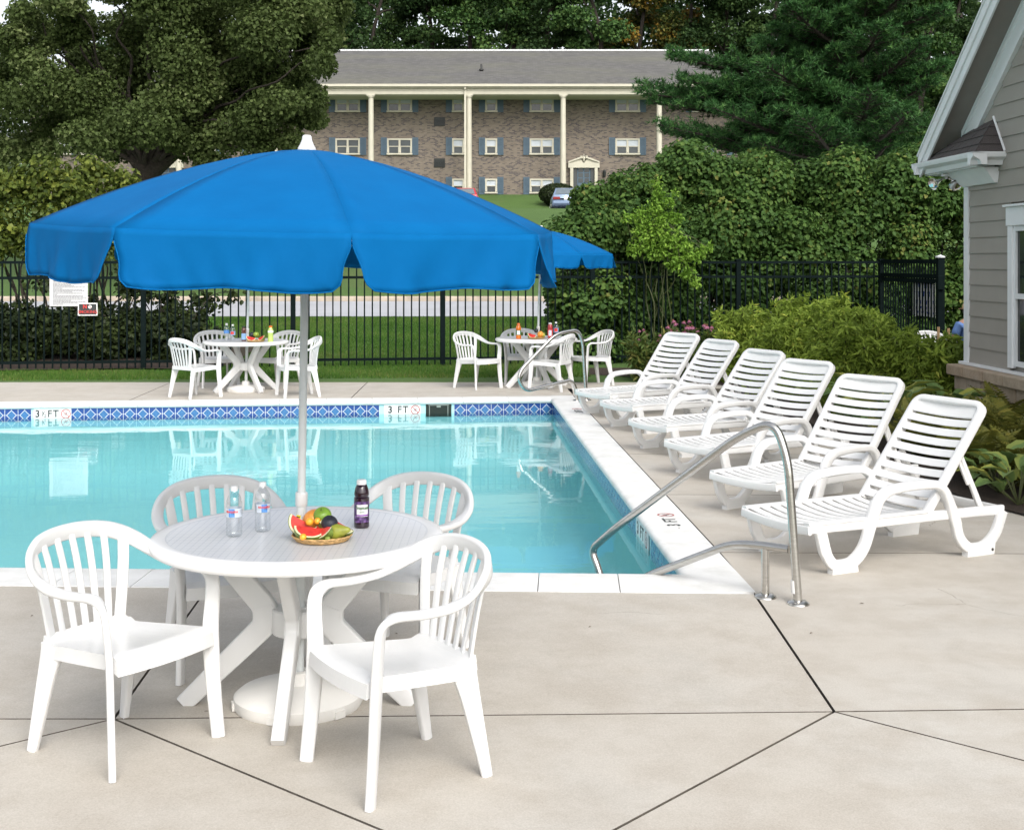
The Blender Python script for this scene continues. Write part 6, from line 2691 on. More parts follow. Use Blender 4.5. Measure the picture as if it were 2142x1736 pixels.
mb.lathe(sph(0.014), 8, (0, -0.055, 1.12), cap=False)
mb.build('face', M['skin'], per)

# ------------------------------------------------------------------ vegetation
# --- the big maple on the left
YT = 43.0
tr0 = at(305, 360, YT)
maple = thing('maple_tree', 'big dark olive leafed tree with a forked trunk behind the fence at the left', 'tree', (tr0.x, YT, gz(0, YT)))
mo = Vector((tr0.x, YT, gz(0, YT)))
mb = MB()
base = Vector((0, 0, -0.3))
fork = at(303, 352, YT) - mo
mb.tube(smooth_path([base, Vector((0.1, 0, 1.4)), fork], 4), [0.50 - 0.02 * i for i in range(9)], 10)
cl = []
rs = random.Random(21)
# outline read from the photograph: clump centres in pixels with radius in metres
spots = [(60, 300, 1.0), (120, 250, 1.25), (30, 210, 1.2), (110, 170, 1.2), (200, 285, 1.2), (190, 200, 1.4), (260, 150, 1.4), (300, 250, 1.4), (280, 60, 1.5), (380, 120, 1.5), (370, 210, 1.45), (390, 290, 1.1),
         (330, -20, 1.6), (420, 20, 1.6), (460, 110, 1.5), (470, 200, 1.45), (470, 280, 1.0), (540, 60, 1.5), (550, 150, 1.4), (560, 235, 1.1), (545, 295, 0.75), (620, 20, 1.2), (640, 90, 1.05), (625, 170, 0.95), (615, 240, 0.7), (665, 50, 0.7), (680, 85, 0.55),
         (500, -40, 1.6), (600, -50, 1.5), (230, -30, 1.0), (180, 60, 0.9), (150, 5, 0.75), (60, 20, 0.75), (20, 90, 0.8), (90, 95, 0.6), (-40, 160, 1.2), (-60, 270, 1.2), (240, 300, 0.8), (640, 140, 0.7), (440, 330, 0.6), (100, 320, 0.8), (15, 320, 0.9), (230, 235, 1.2), (520, 250, 1.0), (430, 160, 1.2), (655, 205, 0.75), (690, 30, 0.8), (695, 70, 0.6), (672, 130, 0.7), (648, 255, 0.6), (600, 285, 0.65), (560, 300, 0.6), (700, 0, 0.7), (90, 55, 0.6), (40, 60, 0.55), (140, 80, 0.7), (110, 10, 0.6), (30, 130, 0.7), (180, 120, 0.9), (150, 40, 0.6), (70, 130, 0.8), (640, 55, 1.0), (588, 200, 1.0)]
for px, py, r_ in spots:
    for rep in range(2 if (px < 270 and py > 190) else 3):
        Y_ = YT + rs.uniform(-3.6, 3.2) * (1.0 if rep else 0.5)
        p = at(px + rs.uniform(-14, 14), py + rs.uniform(-12, 12), Y_) - mo
        cl.append((tuple(p), (r_ * rs.uniform(0.5, 0.85), r_ * rs.uniform(0.5, 0.9), r_ * rs.uniform(0.4, 0.65))))
for i, (c, r_) in enumerate(cl):
    if i % 3 == 0:
        cpt = Vector(c)
        mid = fork.lerp(cpt, 0.45) + Vector((0, 0, 0.5))
        limb(mb, fork if i % 2 else fork + Vector((0.15, 0, -0.1)), mid, 0.10, 0.05, 0.25)
        limb(mb, mid, cpt, 0.05, 0.012, 0.3)
for tgt in ((285, 240), (380, 265), (240, 215), (440, 250)):
    pt_ = at(*tgt, YT) - mo
    limb(mb, fork - Vector((0, 0, 0.3)), pt_, 0.34, 0.14, 0.15)
mb.build('trunk', M['bark'], maple, angle=70)
crown('crown', cl, 170000, 0.118, M['maple'], maple, 'rhomb', 0.4, 0.3, 0.2, 0.85, 0.4)

# --- woodland behind the building
tree_px = [(700, 0, 'a'), (790, 30, 'a'), (900, 20, 'a'), (985, 55, 'b'), (1060, 10, 'b'), (1150, 50, 'a'), (1240, 30, 'b'), (1335, 45, 'c'), (1430, 20, 'c'), (1520, 50, 'a'), (1620, 10, 'a'), (1730, 30, 'b'), (1840, 20, 'a'), (1930, 40, 'b'), (2010, 20, 'a'), (610, -20, 'a')]
wl = {'a': 'dark green woodland tree', 'b': 'mid green woodland tree', 'c': 'woodland tree with yellowing leaves'}
where = ['above the left end of the visible roof', 'above the roof, its thin trunk showing dark', 'above the roof left of the vent pipe', 'paler, above the vent pipe', 'loosely branched, above the middle of the roof', 'just right of the roof middle', 'above the bay with the entrance', 'above the right bay of the roof', 'above the right end of the ridge', 'left of the pine top', 'behind the pine, left of its trunk', 'behind the pine top', 'between the pine and the gable', 'beside the white gable rake', 'touching the gable rake', 'behind the maple crown']
for i, (px, py, kd) in enumerate(tree_px):
    Y_ = 104 + (i * 37 % 13)
    X_ = (px - CX) / F * Y_
    z0 = gz(X_, Y_)
    root = thing('woodland_tree', '%s %s' % (wl[kd], where[i]), 'tree', (X_, Y_, z0), 0, 'trees behind the apartment building')
    rs = random.Random(100 + i)
    cl = []
    mb = MB()
    H_ = 21
    mb.tube(smooth_path([(0, 0, -0.5), (rs.uniform(-.3, .3), 0, 5), (rs.uniform(-.8, .8), 0, 11), (rs.uniform(-1, 1), 0, 17)], 4), [0.34 - 0.02 * k for k in range(13)], 8)
    for k in range(44):
        a = rs.uniform(0, 2 * PI)
        zz_ = rs.uniform(3.0, H_) if kd != 'a' else rs.uniform(4.5, H_)
        rad = rs.uniform(0.3, 1) * (3.2 if zz_ < 16 else 2.6)
        c = (math.cos(a) * rad, math.sin(a) * rad * 0.8, zz_)
        cl.append((c, (rs.uniform(0.8, 1.4), rs.uniform(0.8, 1.4), rs.uniform(0.5, 0.95))))
        if k % 4 == 0:
            limb(mb, (0, 0, zz_ - 1.5), c, 0.11, 0.03, 0.2, n=5)
    mb.build('trunk', M['bark'], root, angle=70)
    crown('crown', cl, 15000, 0.26, {'a': M['wood_leaf'], 'b': M['wood_leaf2'], 'c': M['wood_leaf3']}[kd], root, 'rhomb', 0.3, 0.4, 0.2, 0.9, 0.4)
# the deeper wood reads as one mass
cl = []
rs = random.Random(77)
for k in range(520):
    px = rs.uniform(560, 2300)
    Y_ = rs.uniform(122, 150)
    z = gz(0, Y_) + rs.uniform(0, 22)
    cl.append((((px - CX) / F * Y_, Y_, z), (rs.uniform(2, 3.4), rs.uniform(2, 3), rs.uniform(1.4, 2.4))))
o = crown('woodland', cl, 120000, 0.45, M['wood_leaf'], None, 'rhomb', 0.3, 0.4, 0.2, 0.9, 0.3)
o['kind'] = 'stuff'
# low trees far left behind the maple
for px, hgt, lab in ((-40, 8, 'dark tree far left beyond the maple, lower than the sky gap'), (260, 11, 'dark tree beyond the roof behind the maple trunk')):
    Y_ = 108
    X_ = (px - CX) / F * Y_
    root = thing('woodland_tree', lab, 'tree', (X_, Y_, gz(0, Y_)), 0, 'trees behind the apartment building')
    cl = [((rs.uniform(-3.5, 3.5), rs.uniform(-2, 2), rs.uniform(2, hgt)), (1.6, 1.5, 1.2)) for k in range(26)]
    mb = MB()
    mb.tube([(0, 0, -0.5), (0, 0, hgt * 0.8)], [0.35, 0.1], 8)
    mb.build('trunk', M['bark'], root)
    crown('crown', cl, 9000, 0.28, M['wood_leaf'], root, 'rhomb')

# --- white pine
YP = 38.0
pine_o = Vector(((1790 - CX) / F * YP, YP, gz(0, YP)))
pine = thing('pine_tree', 'big dark blue-green pine with spreading boughs right of the brick building', 'tree', pine_o)
mb = MB()
mb.tube(smooth_path([(0, 0, -0.3), (0.05, 0, 3), (0.0, 0, 8), (-0.3, 0, 15)], 5), [0.36 - 0.018 * k for k in range(16)], 10)
tufts, tdir = [], []
rs = random.Random(9)


def bough(tip_, z_att, nsub=9, spread=0.75):
    a = Vector((0.0, 0, z_att))
    b = Vector(tip_)
    ln = (b - a).length
    mid = a.lerp(b, 0.5) + Vector((0, 0, -0.06 * ln))
    pts = smooth_path([a, mid, b], 8)
    mb.tube(pts, [0.085 * (1 - i / (len(pts))) + 0.012 for i in range(len(pts))], 6)
    d = (b - a).normalized()
    side = d.cross(Vector((0, 0, 1))).normalized()
    for i in range(3, len(pts)):
        f_ = i / (len(pts) - 1)
        for s_ in (-1, 1):
            for rep in range(2):
                l2 = (0.25 + spread * math.sin(PI * min(1, f_ * 0.9 + 0.1))) * rs.uniform(0.5, 1.1) * min(1.4, ln / 3.2)
                dd = (d * rs.uniform(0.5, 0.9) + side * s_ * rs.uniform(0.5, 1.0) + Vector((0, 0, rs.uniform(0.0, 0.45)))).normalized()
                e = pts[i] + dd * l2
                mb.tube([pts[i], e], [0.016, 0.006], 4)
                nt_ = max(2, int(l2 / 0.10))
                for k in range(nt_ + 1):
                    q_ = pts[i].lerp(e, 0.25 + 0.75 * k / max(1, nt_))
                    tufts.append(q_ + Vector((rs.uniform(-.08, .08), rs.uniform(-.08, .08), rs.uniform(-.04, .12))))
                    tdir.append((dd + Vector((0, 0, rs.uniform(0.2, 0.8)))).normalized())
    for k in range(8):
        tufts.append(b + Vector((rs.uniform(-.15, .15), rs.uniform(-.15, .15), rs.uniform(-.08, .15))))
        tdir.append((d + Vector((0, 0, 0.5))).normalized())


tips = [(1352, 190), (1372, 215), (1412, 118), (1440, 168), (1395, 270), (1432, 285), (1470, 300), (1500, 235), (1460, 215), (1520, 172), (1500, 195), (1590, 95), (1545, 270), (1590, 305), (1570, 230), (1600, 140), (1620, 200), (1625, 60), (1650, 20), (1660, 110),
        (1690, 170), (1700, 60), (1740, 110), (1760, 20), (1850, 60), (1880, 150), (1830, 190), (1930, 90), (1950, 180), (1900, 230), (1870, 290), (1960, 260), (1975, 140), (1690, 250), (1740, 200), (1650, 270), (1700, 310), (1980, 30), (1640, -10), (1720, -30), (1820, -10), (1900, -20), (1485, 175), (1640, 240), (1780, 150), (1850, 240), (1800, 270), (1920, 300), (1740, 290)]
for px, py in tips:
    for rep in range(2):
        Y_ = YP + (rs.uniform(-3.4, 0.6) if rep == 0 else rs.uniform(-2.6, 3.0))
        if px < 1480:
            Y_ = YP + rs.uniform(-1.0, 1.0)
        p = at(px + rs.uniform(-8, 8), py + rs.uniform(-8, 8), Y_) - pine_o
        bough(p, max(3.4, p.z - rs.uniform(-0.1, 0.9)))
mb.build('trunk', M['bark'], pine, angle=70)
TP_ = np.array([tuple(p) for p in tufts])
TD_ = np.array([tuple(p) for p in tdir])
NPT = max(8, int(330000 / len(TP_)))
NPT = min(NPT, 22)
P_ = np.repeat(TP_, NPT, 0)
D_ = unit(np.repeat(TD_, NPT, 0) * 0.75 + rdir(len(P_)) * 0.85)
L_ = 0.17 * (0.7 + 0.6 * rng.random(len(P_)))
S_ = unit(np.cross(D_, rdir(len(P_)))) * 0.014
V = np.stack([P_ - S_, P_ + S_, P_ + D_ * L_[:, None]], 1).reshape(-1, 3)
tb = np.clip(0.42 + 0.24 * rng.normal(size=len(TP_)), 0, 1)
tt = np.clip(np.repeat(tb, NPT) + 0.1 * rng.normal(size=len(P_)), 0, 1)
me = raw_mesh('crown', V, np.arange(len(V)).reshape(-1, 3), M['pine'], tt)
link('crown', me, pine)
print('pine tris', len(V) // 3)


# --- shrubs
def shrub(name, label, px0, px1, pytop, Y_, zbase, n, leaf, mat, shape='round', depth=0.8, group=None, cat='shrub', aspect=0.8, flat=0.5, rclump=0.36, seed=0, sprig=4, shell=0.35, up=0.25, zmin=0.05, edge=0.16):
    rs = random.Random(seed)
    X0, X1 = (px0 - CX) / F * Y_, (px1 - CX) / F * Y_
    cxm = (X0 + X1) / 2
    H_ = (CAMH - (pytop - HY) * Y_ / F) - zbase
    hw = (X1 - X0) / 2
    root = thing(name, label, cat, (cxm, Y_, zbase), 0, group)
    cl = []
    mb = MB()
    nst = 7
    for k in range(nst):
        a = rs.uniform(0, 2 * PI)
        limb(mb, (0.15 * math.cos(a), 0.15 * math.sin(a), -0.05), (math.cos(a) * hw * 0.6, math.sin(a) * depth * 0.6, H_ * rs.uniform(0.6, 0.9)), 0.03, 0.01, 0.3, n=5)
    nc = int(16 + 26 * hw * H_ * (0.36 / rclump) ** 1.5)
    for k in range(nc):
        u = rs.uniform(-1, 1)
        v = rs.uniform(-0.6, 1)
        top_ = H_ * (1 - edge * abs(u) ** 3) * (1 + 0.05 * math.sin(u * 5 + seed))
        z = rs.uniform(zmin, 1.0) * top_
        if k % 5 < 3:
            v = -rs.uniform(0.55, 1.1)
        if k % 5 == 4:
            z = top_ * rs.uniform(0.86, 1.02)
        r_ = rclump * rs.uniform(0.5, 1.25)
        z = min(z, top_ - r_ * 0.4)
        cl.append(((u * (hw - r_ * 0.5), v * depth * (1 - 0.25 * z / H_), max(r_ * 0.4, z)), (r_, r_ * 0.9, r_ * 0.75)))
    if sprig:
        for k in range(int(sprig * hw * 2)):
            u = rs.uniform(-0.95, 0.95)
            v = -rs.uniform(0, 1.0)
            b = Vector((u * hw, v * depth * 0.9, H_ * (1 - 0.16 * abs(u) ** 3) * (rs.uniform(0.55, 0.98) if v < -0.5 else 0.95)))
            e = b + Vector((rs.uniform(-.12, .12), rs.uniform(-.25, 0.0) if v < -0.5 else 0, rs.uniform(0.10, 0.30)))
            mb.tube([b - Vector((0, 0, 0.2)), b, e], 0.006, 4)
            for j in range(4):
                q_ = b.lerp(e, j / 3)
                cl.append((tuple(q_), (0.07, 0.07, 0.06)))
    mb.build('stems', M['bark'], root, angle=70)
    return root, crown('crown', cl, n, leaf, mat, root, shape, flat, up, shell, aspect, 0.35), cl


hg = 'tall viburnum shrubs behind the fence'
HK = dict(group=hg, edge=0.07, sprig=12, rclump=0.42, flat=0.62, up=0.35, depth=0.95)
shrub('viburnum_shrub', 'low viburnum at the left end of the tall green hedge, below the blue car', 1150, 1290, 455, 24.5, 0.0, 18000, 0.080, M['hedge'], seed=11, **HK)
shrub('viburnum_shrub', 'rounded viburnum left in the tall green hedge, behind the pale sapling', 1200, 1425, 388, 25.0, 0.0, 29000, 0.080, M['hedge'], seed=1, **HK)
shrub('viburnum_shrub', 'tall viburnum with a pointed leafy top left of the hedge middle', 1325, 1570, 326, 25.4, 0.0, 39000, 0.080, M['hedge'], seed=2, **HK)
shrub('viburnum_shrub', 'broad viburnum in the middle of the tall hedge below the pine trunk', 1495, 1750, 340, 25.5, 0.0, 39000, 0.080, M['hedge'], seed=3, **HK)
shrub('viburnum_shrub', 'viburnum right of the hedge middle, above the black gate', 1685, 1925, 342, 25.7, 0.0, 36000, 0.080, M['hedge'], seed=4, **HK)
shrub('viburnum_shrub', 'viburnum at the right end of the hedge under the floodlight', 1855, 2085, 328, 25.9, 0.0, 36000, 0.080, M['hedge'], seed=5, **HK)
LK = dict(zmin=0.5, rclump=0.27, flat=0.5, up=0.3, sprig=6)
shrub('lilac_shrub', 'bright leafed lilac at the far left above the fence, left of the maple trunk', -70, 215, 352, 27.0, 0.2, 7500, 0.10, M['lilac'], seed=6, group='shrubs at the left fence', depth=0.9, **LK)
shrub('lilac_shrub', 'lilac showing between the maple trunk and the blue umbrella', 150, 300, 350, 28.0, 0.25, 4500, 0.10, M['lilac'], seed=16, group='shrubs at the left fence', depth=0.8, **LK)
shrub('privet_shrub', 'dark leafy shrub behind the fence below the NO SMOKING sign', -60, 250, 660, 24.0, 0.03, 17000, 0.085, M['dark_leaf'], seed=7, group='dark shrubs at the left fence', depth=0.7)
shrub('privet_shrub', 'dark shrub behind the fence left of the far white chairs', 190, 440, 668, 24.2, 0.03, 13000, 0.085, M['dark_leaf'], seed=8, group='dark shrubs at the left fence', depth=0.7)
# loose arching branches with hanging leaves over the road view
root = thing('straggly_shrub', 'straggly shrub with bare brown branches and scattered leaves behind the fence', 'shrub', ((330 - CX) / F * 24.6, 24.6, 0.05))
ro = Vector(((330 - CX) / F * 24.6, 24.6, 0.05))
mb = MB()
cl = []
rs = random.Random(31)
for k in range(26):
    tx, ty = rs.uniform(40, 505), rs.uniform(560, 700)
    if tx > 420:
        ty = rs.uniform(610, 690)
    e = at(tx, ty, 24.6 + rs.uniform(-0.6, 0.6)) - ro
    st = Vector((rs.uniform(-0.8, 0.3), rs.uniform(-0.2, 0.2), 0))
    limb(mb, st, e, 0.022, 0.006, 0.35, n=5)
    for j in range(3):
        c = st.lerp(e, rs.uniform(0.6, 1.0))
        cl.append((tuple(c), (0.22, 0.22, 0.17)))
mb.build('stems', M['bark'], root, angle=70)
crown('crown', cl, 2600, 0.10, M['dark_leaf'], root, 'round', 0.2, 0.3, 0.0)
root = thing('straggly_shrub', 'small pale twiggy shrub left of the hedge foot, in front of the road', 'shrub', ((1190 - CX) / F * 24.2, 24.2, 0.05))
cl = [((rs.uniform(-0.25, 0.2), rs.uniform(-0.2, 0.2), rs.uniform(0.3, 1.2)), (0.2, 0.2, 0.2)) for k in range(14)]
mb = MB()
for c, r_ in cl:
    limb(mb, (0, 0, 0), c, 0.014, 0.005, 0.3, n=5)
mb.build('stems', M['bark'], root, angle=70)
crown('crown', cl, 1500, 0.075, M['hedge'], root, 'round', 0.3)

# pale green sapling draped over the fence
YS = 23.35
root = thing('pale_sapling', 'pale lime green sapling leaning over the fence in front of the dark hedge', 'sapling', ((1380 - CX) / F * 23.8, 23.8, 0.02))
ro = Vector(((1380 - CX) / F * 23.8, 23.8, 0.02))
mb = MB()
cl = []
for px, py, r_ in ((1375, 385, 0.10), (1380, 410, 0.13), (1372, 435, 0.16), (1340, 450, 0.15), (1310, 455, 0.10), (1380, 465, 0.22), (1410, 455, 0.15), (1350, 490, 0.22), (1395, 500, 0.26), (1330, 520, 0.14), (1425, 510, 0.18), (1370, 525, 0.2), (1415, 545, 0.2), (1450, 535, 0.16), (1475, 525, 0.10), (1440, 570, 0.14), (1455, 590, 0.10), (1485, 518, 0.07), (1400, 425, 0.1), (1412, 405, 0.06)):
    p = at(px, py, YS) - ro
    cl.append((tuple(p), (r_, r_ * 0.8, r_ * 0.9)))
    limb(mb, (0.0, 0, 0) if py < 470 else tuple(Vector(cl[5][0]) if len(cl) > 5 else Vector((0, 0, 0.5))), tuple(p), 0.014, 0.004, 0.2, n=5)
mb.build('stems', M['stem'], root, angle=70)
crown('crown', cl, 3400, 0.075, M['bright'], root, 'rhomb', 0.3, 0.3, 0.0, 0.5)

# --- yellow-green bushes in the bed
bgp = 'yellow-green bushes in the planting bed'
for i, (a, b, top_, Y_, n_, lab) in enumerate(((1500, 1620, 672, 20.5, 9000, 'small yellow-green bush at the left end, behind the far loungers'),
                                              (1600, 1745, 655, 19.8, 15000, 'yellow-green bush with the highest top, left of the black gate'),
                                              (1710, 1850, 660, 18.6, 15000, 'yellow-green bush directly below the black gate bars'),
                                              (1790, 1945, 730, 16.9, 17000, 'broad yellow-green bush behind the second lounger back'),
                                              (1890, 2012, 746, 16.3, 13000, 'yellow-green bush against the corner of the clubhouse'),
                                              (1690, 1830, 712, 17.0, 13000, 'low yellow-green bush behind the third and fourth lounger backs'),
                                              (1570, 1720, 715, 18.6, 11000, 'low yellow-green bush behind the fifth lounger back'))):
    shrub('yellow_green_bush', lab, a, b, top_, Y_, 0.0, int(n_ * 0.85), 0.105, M['bush'], 'rhomb', 0.7, bgp, 'bush', 0.30, 0.15, 0.24, 40 + i, sprig=24, shell=0.1, up=0.4)

# --- coneflowers
fl_src = None


def flower_mb():
    mb = MB()
    mb.cur = 0
    for k in range(11):
        a = 2 * PI * k / 11
        d = Vector((math.cos(a), math.sin(a), 0))
        s_ = Vector((-d.y, d.x, 0))
        mb.add([d * 0.012 - s_ * 0.004, d * 0.012 + s_ * 0.004, d * 0.036 + s_ * 0.007 + Vector((0, 0, -0.022)), d * 0.036 - s_ * 0.007 + Vector((0, 0, -0.022)), d * 0.046 + Vector((0, 0, -0.045))], [(0, 1, 2, 3), (3, 2, 4)], 0)
    mb.lathe([(0.016, -0.002), (0.019, 0.008), (0.014, 0.018), (0.0, 0.022)], 10, mi=1, cap=False)
    return mb


for ci, (pxa, pxb, ytop, Y_, lab, nfl) in enumerate(((1325, 1420, 690, 20.6, 'coneflower clump with brown seed heads left of the far lounger', 14),
                                                    (1395, 1500, 668, 20.9, 'coneflower clump with pink drooping petals behind the far lounger', 22))):
    Xc = ((pxa + pxb) / 2 - CX) / F * Y_
    hw = (pxb - pxa) / 2 / F * Y_
    root = thing('coneflower', lab, 'flower', (Xc, Y_, 0.0), 0, 'coneflowers in the planting bed')
    rs = random.Random(60 + ci)
    mb = MB()
    heads = []
    for k in range(nfl):
        x, yy = rs.uniform(-hw, hw), rs.uniform(-0.3, 0.3)
        ztop = CAMH - (ytop + rs.uniform(0, 36) - HY) * Y_ / F
        mb.tube([(x * 0.6, yy * 0.6, 0), (x * 0.9, yy, ztop * 0.6), (x, yy, ztop)], 0.005, 5)
        heads.append((x, yy, ztop))
    mb.build('stems', M['stem'], root)
    for k, h_ in enumerate(heads):
        if fl_src is None:
            fl_src = flower_mb().build('flower_head', [M['petal'], M['seed']], root, angle=60)
            o = fl_src
        else:
            o = share('flower_head', fl_src, root)
        o.location = h_
        o.rotation_euler = (rs.uniform(-0.4, 0.4), rs.uniform(-0.4, 0.4), rs.uniform(0, 6))
        s_ = rs.uniform(0.9, 1.25) if ci == 1 else rs.uniform(0.5, 0.8)
        o.scale = (s_, s_, s_)
    cl = [((rs.uniform(-hw, hw), rs.uniform(-0.35, 0.3), rs.uniform(0.1, 0.62)), (0.16, 0.16, 0.16)) for k in range(34)]
    crown('foliage', cl, 3600, 0.12, M['cone_leaf'], root, 'rhomb', 0.2, 0.4, 0.0, 0.28)


# --- hostas: each broad leaf its own piece
def hosta_leaf_mesh(seed, L_=0.26, W_=0.15):
    rs = random.Random(seed)
    n, m_ = 7, 4
    vs = []
    for i in range(n + 1):
        t_ = i / n
        wv = W_ * math.sin(PI * min(1, t_ * 0.92 + 0.06)) ** 0.8 * (1 - 0.25 * t_)
        for j in range(m_ + 1):
            v = -1 + 2 * j / m_
            arch = 0.55 * t_ - 0.75 * t_ * t_
            vs.append((t_ * L_, v * wv / 2, arch * L_ * 0.8 + abs(v) * wv * 0.22 + 0.006 * math.sin(t_ * 18 + v * 3)))
    V = np.array(vs)
    qs = []
    for i in range(n):
        for j in range(m_):
            a = i * (m_ + 1) + j
            qs.append((a, a + 1, a + m_ + 2, a + m_ + 1))
    base = rs.uniform(0.1, 0.75)
    tint = np.array([base + (0.25 if j in (0, m_ - 1) else 0) for i in range(n) for j in range(m_)])
    me = raw_mesh('leaf', V, np.array(qs), M['hosta'], tint)
    me.polygons.foreach_set('use_smooth', [True] * len(me.polygons))
    return me


hl = [hosta_leaf_mesh(k) for k in range(6)]


def hosta(label, px, py, n, scale, seed):
    P_ = G(px, py)
    root = thing('hosta', label, 'hosta', (P_.x, P_.y, 0.015), 0, 'hostas in the planting bed')
    rs = random.Random(seed)
    mb = MB()
    for k in range(n):
        a = 2 * PI * k * 0.382 + rs.uniform(-0.2, 0.2)
        ring = (k + 0.5) / n
        el = R(80 - 55 * ring)
        stl = scale * rs.uniform(0.8, 1.1) * 0.26
        b = Vector((math.cos(a) * math.cos(el), math.sin(a) * math.cos(el), math.sin(el))) * stl
        mb.tube([(0, 0, 0), b], 0.006, 4)
        o = link('leaf', hl[rs.randrange(6)], root)
        o.location = b
        o.rotation_euler = (rs.uniform(-0.25, 0.25), -el * 0.45 + rs.uniform(-0.1, 0.1), a)
        s_ = scale * rs.uniform(0.8, 1.2)
        o.scale = (s_, s_, s_)
    mb.build('stalks', M['stem'], root)




# --- ferns: each frond its own piece
def frond_mesh(seed, L_=0.62):
    rs = np.random.default_rng(seed)
    V, T_, tt = [], [], []
    n = 22
    def spine(t_):
        return np.array([t_ * L_ * 0.85, 0, L_ * (0.62 * t_ - 0.55 * t_ * t_)])
    for i in range(1, n + 1):
        t_ = i / n
        p = spine(t_)
        ln = 0.135 * math.sin(PI * (0.12 + 0.88 * t_)) ** 0.9 * (1.0 if t_ < 0.95 else 0.6)
        for s_ in (-1, 1):
            d = np.array([0.35, s_, -0.12])
            d = d / np.linalg.norm(d)
            w = np.array([0.011, 0, 0.002])
            tip_ = p + d * ln
            mid_ = p + d * ln * 0.45 + np.array([0, 0, 0.004])
            b = len(V)
            V += [p, mid_ + w, tip_, mid_ - w]
            T_ += [(b, b + 1, b + 2), (b, b + 2, b + 3)]
            q_ = np.clip(0.45 + rs.normal() * 0.15 + 0.2 * t_, 0, 1)
            tt += [q_, q_]
    for i in range(n):
        a, c = spine(i / n), spine((i + 1) / n)
        b = len(V)
        w = np.array([0, 0.003, 0])
        V += [a - w, a + w, c + w * 0.7, c - w * 0.7]
        T_ += [(b, b + 1, b + 2), (b, b + 2, b + 3)]
        tt += [0.3, 0.3]
    return raw_mesh('frond', np.array(V), np.array(T_), M['fern'], np.array(tt))


fm = [frond_mesh(k) for k in range(5)]


def fern(label, px, py, n, scale, seed):
    P_ = G(px, py)
    root = thing('fern', label, 'fern', (P_.x, P_.y, 0.015), 0, 'ferns in the planting bed')
    rs = random.Random(seed)
    for k in range(n):
        a = 2 * PI * k * 0.382 + rs.uniform(-0.2, 0.2)
        o = link('frond', fm[rs.randrange(5)], root)
        o.rotation_euler = (rs.uniform(-0.2, 0.2), rs.uniform(-0.95, -0.15), a)
        s_ = scale * rs.uniform(0.8, 1.15)
        o.scale = (s_, s_, s_)


hosta('hosta with broad blue-green leaves between the second and third lounger backs', 1868, 930, 24, 1.6, 1)
hosta('hosta with yellowing leaves behind the second lounger back', 1800, 880, 20, 1.35, 2)
hosta('hosta with big leaves under the stone ledge of the clubhouse', 1990, 915, 24, 1.3, 3)
fern('fern in front of the stone base at the right edge', 2105, 925, 26, 1.2, 14)
fern('fern behind the backrest of the front lounger, left of the hostas', 1925, 960, 24, 1.15, 15)
hosta('low hosta at the deck edge by the front lounger', 2090, 1035, 16, 1.0, 5)
hosta('low yellow-tipped hosta behind the rear leg of the front lounger', 2130, 1060, 14, 1.0, 6)
hosta('small hosta behind the fourth lounger back', 1735, 858, 16, 1.2, 7)

fern('olive fern right beside the backrest of the front lounger', 2035, 1010, 26, 1.15, 1)
fern('olive fern with tall fronds below the stone base, at the right edge', 2115, 985, 30, 1.35, 2)
fern('dark fern behind the prop of the front lounger', 2060, 965, 26, 1.25, 3)
fern('fern between the hostas under the stone ledge', 2030, 935, 22, 1.1, 4)
fern('fern at the picture edge over the deck corner', 2150, 1030, 24, 1.1, 5)

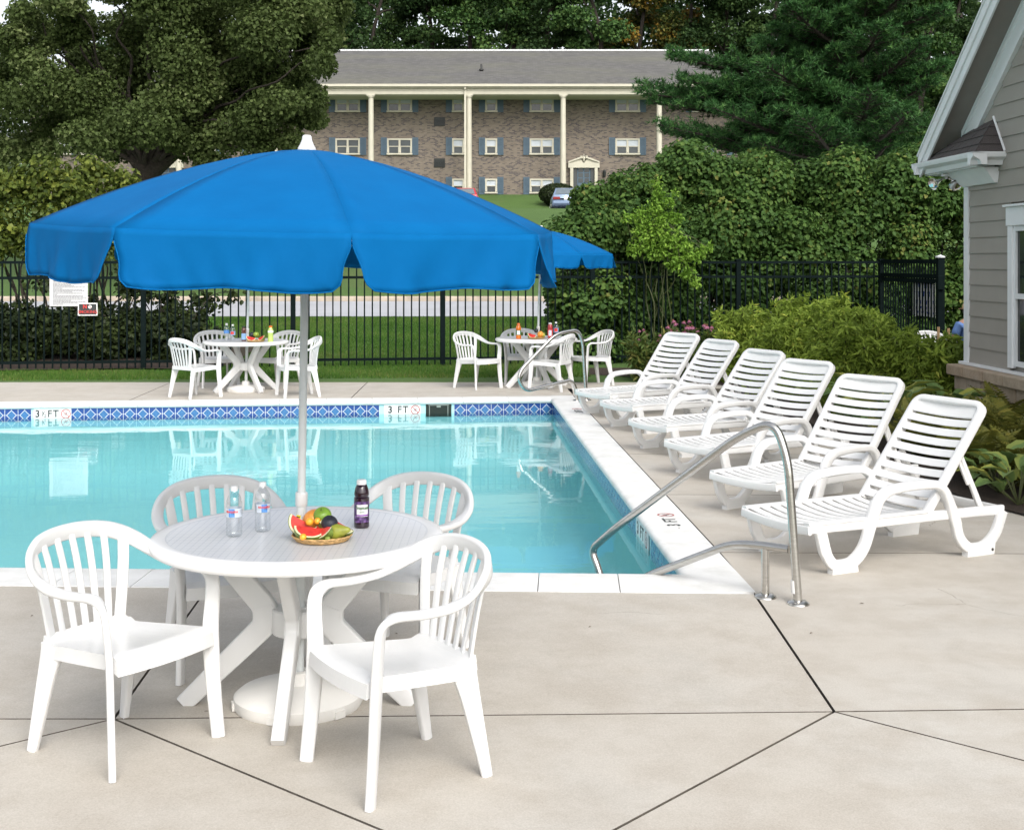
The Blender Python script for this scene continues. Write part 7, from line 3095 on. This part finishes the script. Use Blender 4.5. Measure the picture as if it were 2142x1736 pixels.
# ornamental grass tufts behind the loungers
for i, (px, py, lab) in enumerate(((1770, 880, 'thin ornamental grass tuft behind the third lounger back'), (1690, 845, 'thin ornamental grass tuft behind the fourth lounger back'))):
    P_ = G(px, py)
    n_ = 420
    a = rng.random(n_) * 2 * PI
    r_ = rng.random(n_) * 0.22
    B = np.stack([np.cos(a) * r_, np.sin(a) * r_, np.zeros(n_)], 1)
    D_ = unit(np.stack([np.cos(a) * 0.45, np.sin(a) * 0.45, np.ones(n_)], 1) + 0.15 * rng.normal(size=(n_, 3)))
    L_ = 0.45 + 0.3 * rng.random(n_)
    S_ = unit(np.cross(D_, rdir(n_))) * 0.0035
    mid_ = B + D_ * L_[:, None] * 0.6
    tip_ = B + D_ * L_[:, None] + np.stack([np.cos(a), np.sin(a), -0.6 * np.ones(n_)], 1) * 0.10
    V = np.stack([B - S_, B + S_, mid_ + S_, mid_ - S_, tip_], 1).reshape(-1, 3)
    i0 = np.arange(n_)[:, None] * 5
    T_ = np.concatenate([i0 + np.array([[0, 1, 2]]), i0 + np.array([[0, 2, 3]]), i0 + np.array([[3, 2, 4]])], 1).reshape(-1, 3)
    me = raw_mesh('ornamental_grass', V, T_, M['bush'], np.repeat(np.clip(0.4 + 0.2 * rng.normal(size=n_), 0, 1), 3))
    o = link('ornamental_grass', me)
    o.location = (P_.x, P_.y, 0.015)
    tag(o, lab, 'grass tuft', 'ornamental grass tufts')

# --- lawn blades in the strips near the fence
n_ = 210000
Yb = np.concatenate([20.3 + rng.random(n_ // 4) * 3.2, 23.4 + rng.random(n_ - n_ // 4) ** 0.9 * 8.4])
pxb = rng.random(n_) * 1500 - 60
Xb = (pxb - CX) / F * Yb
edge = 20.4 + (Xb + 7.9) * 0.066
keep = (Yb > edge + 0.03) & ~((Yb > 22.1) & (Yb < 26.5) & (pxb < 440)) & ~((Xb > 1.25) & (Yb < 24.4))
Xb, Yb = Xb[keep], Yb[keep]
n_ = len(Xb)
Zb = np.interp(Yb, [p[0] for p in ZP], [p[1] for p in ZP])
B = np.stack([Xb, Yb, Zb - 0.005], 1)
D_ = unit(np.stack([rng.normal(size=n_) * 0.4, rng.normal(size=n_) * 0.4, np.ones(n_)], 1))
L_ = 0.035 + 0.04 * rng.random(n_)
S_ = unit(np.cross(D_, rdir(n_))) * 0.007
V = np.stack([B - S_, B + S_, B + D_ * L_[:, None]], 1).reshape(-1, 3)
patchy = 0.5 + 0.25 * np.sin(Xb * 1.3 + np.sin(Yb * 0.9) * 2) * np.cos(Yb * 1.1 + Xb * 0.4)
me = raw_mesh('lawn_grass', V, np.arange(len(V)).reshape(-1, 3), M['blade'], np.clip(patchy + 0.22 * rng.normal(size=n_), 0, 1))
o = link('lawn_grass', me)
o['kind'] = 'stuff'
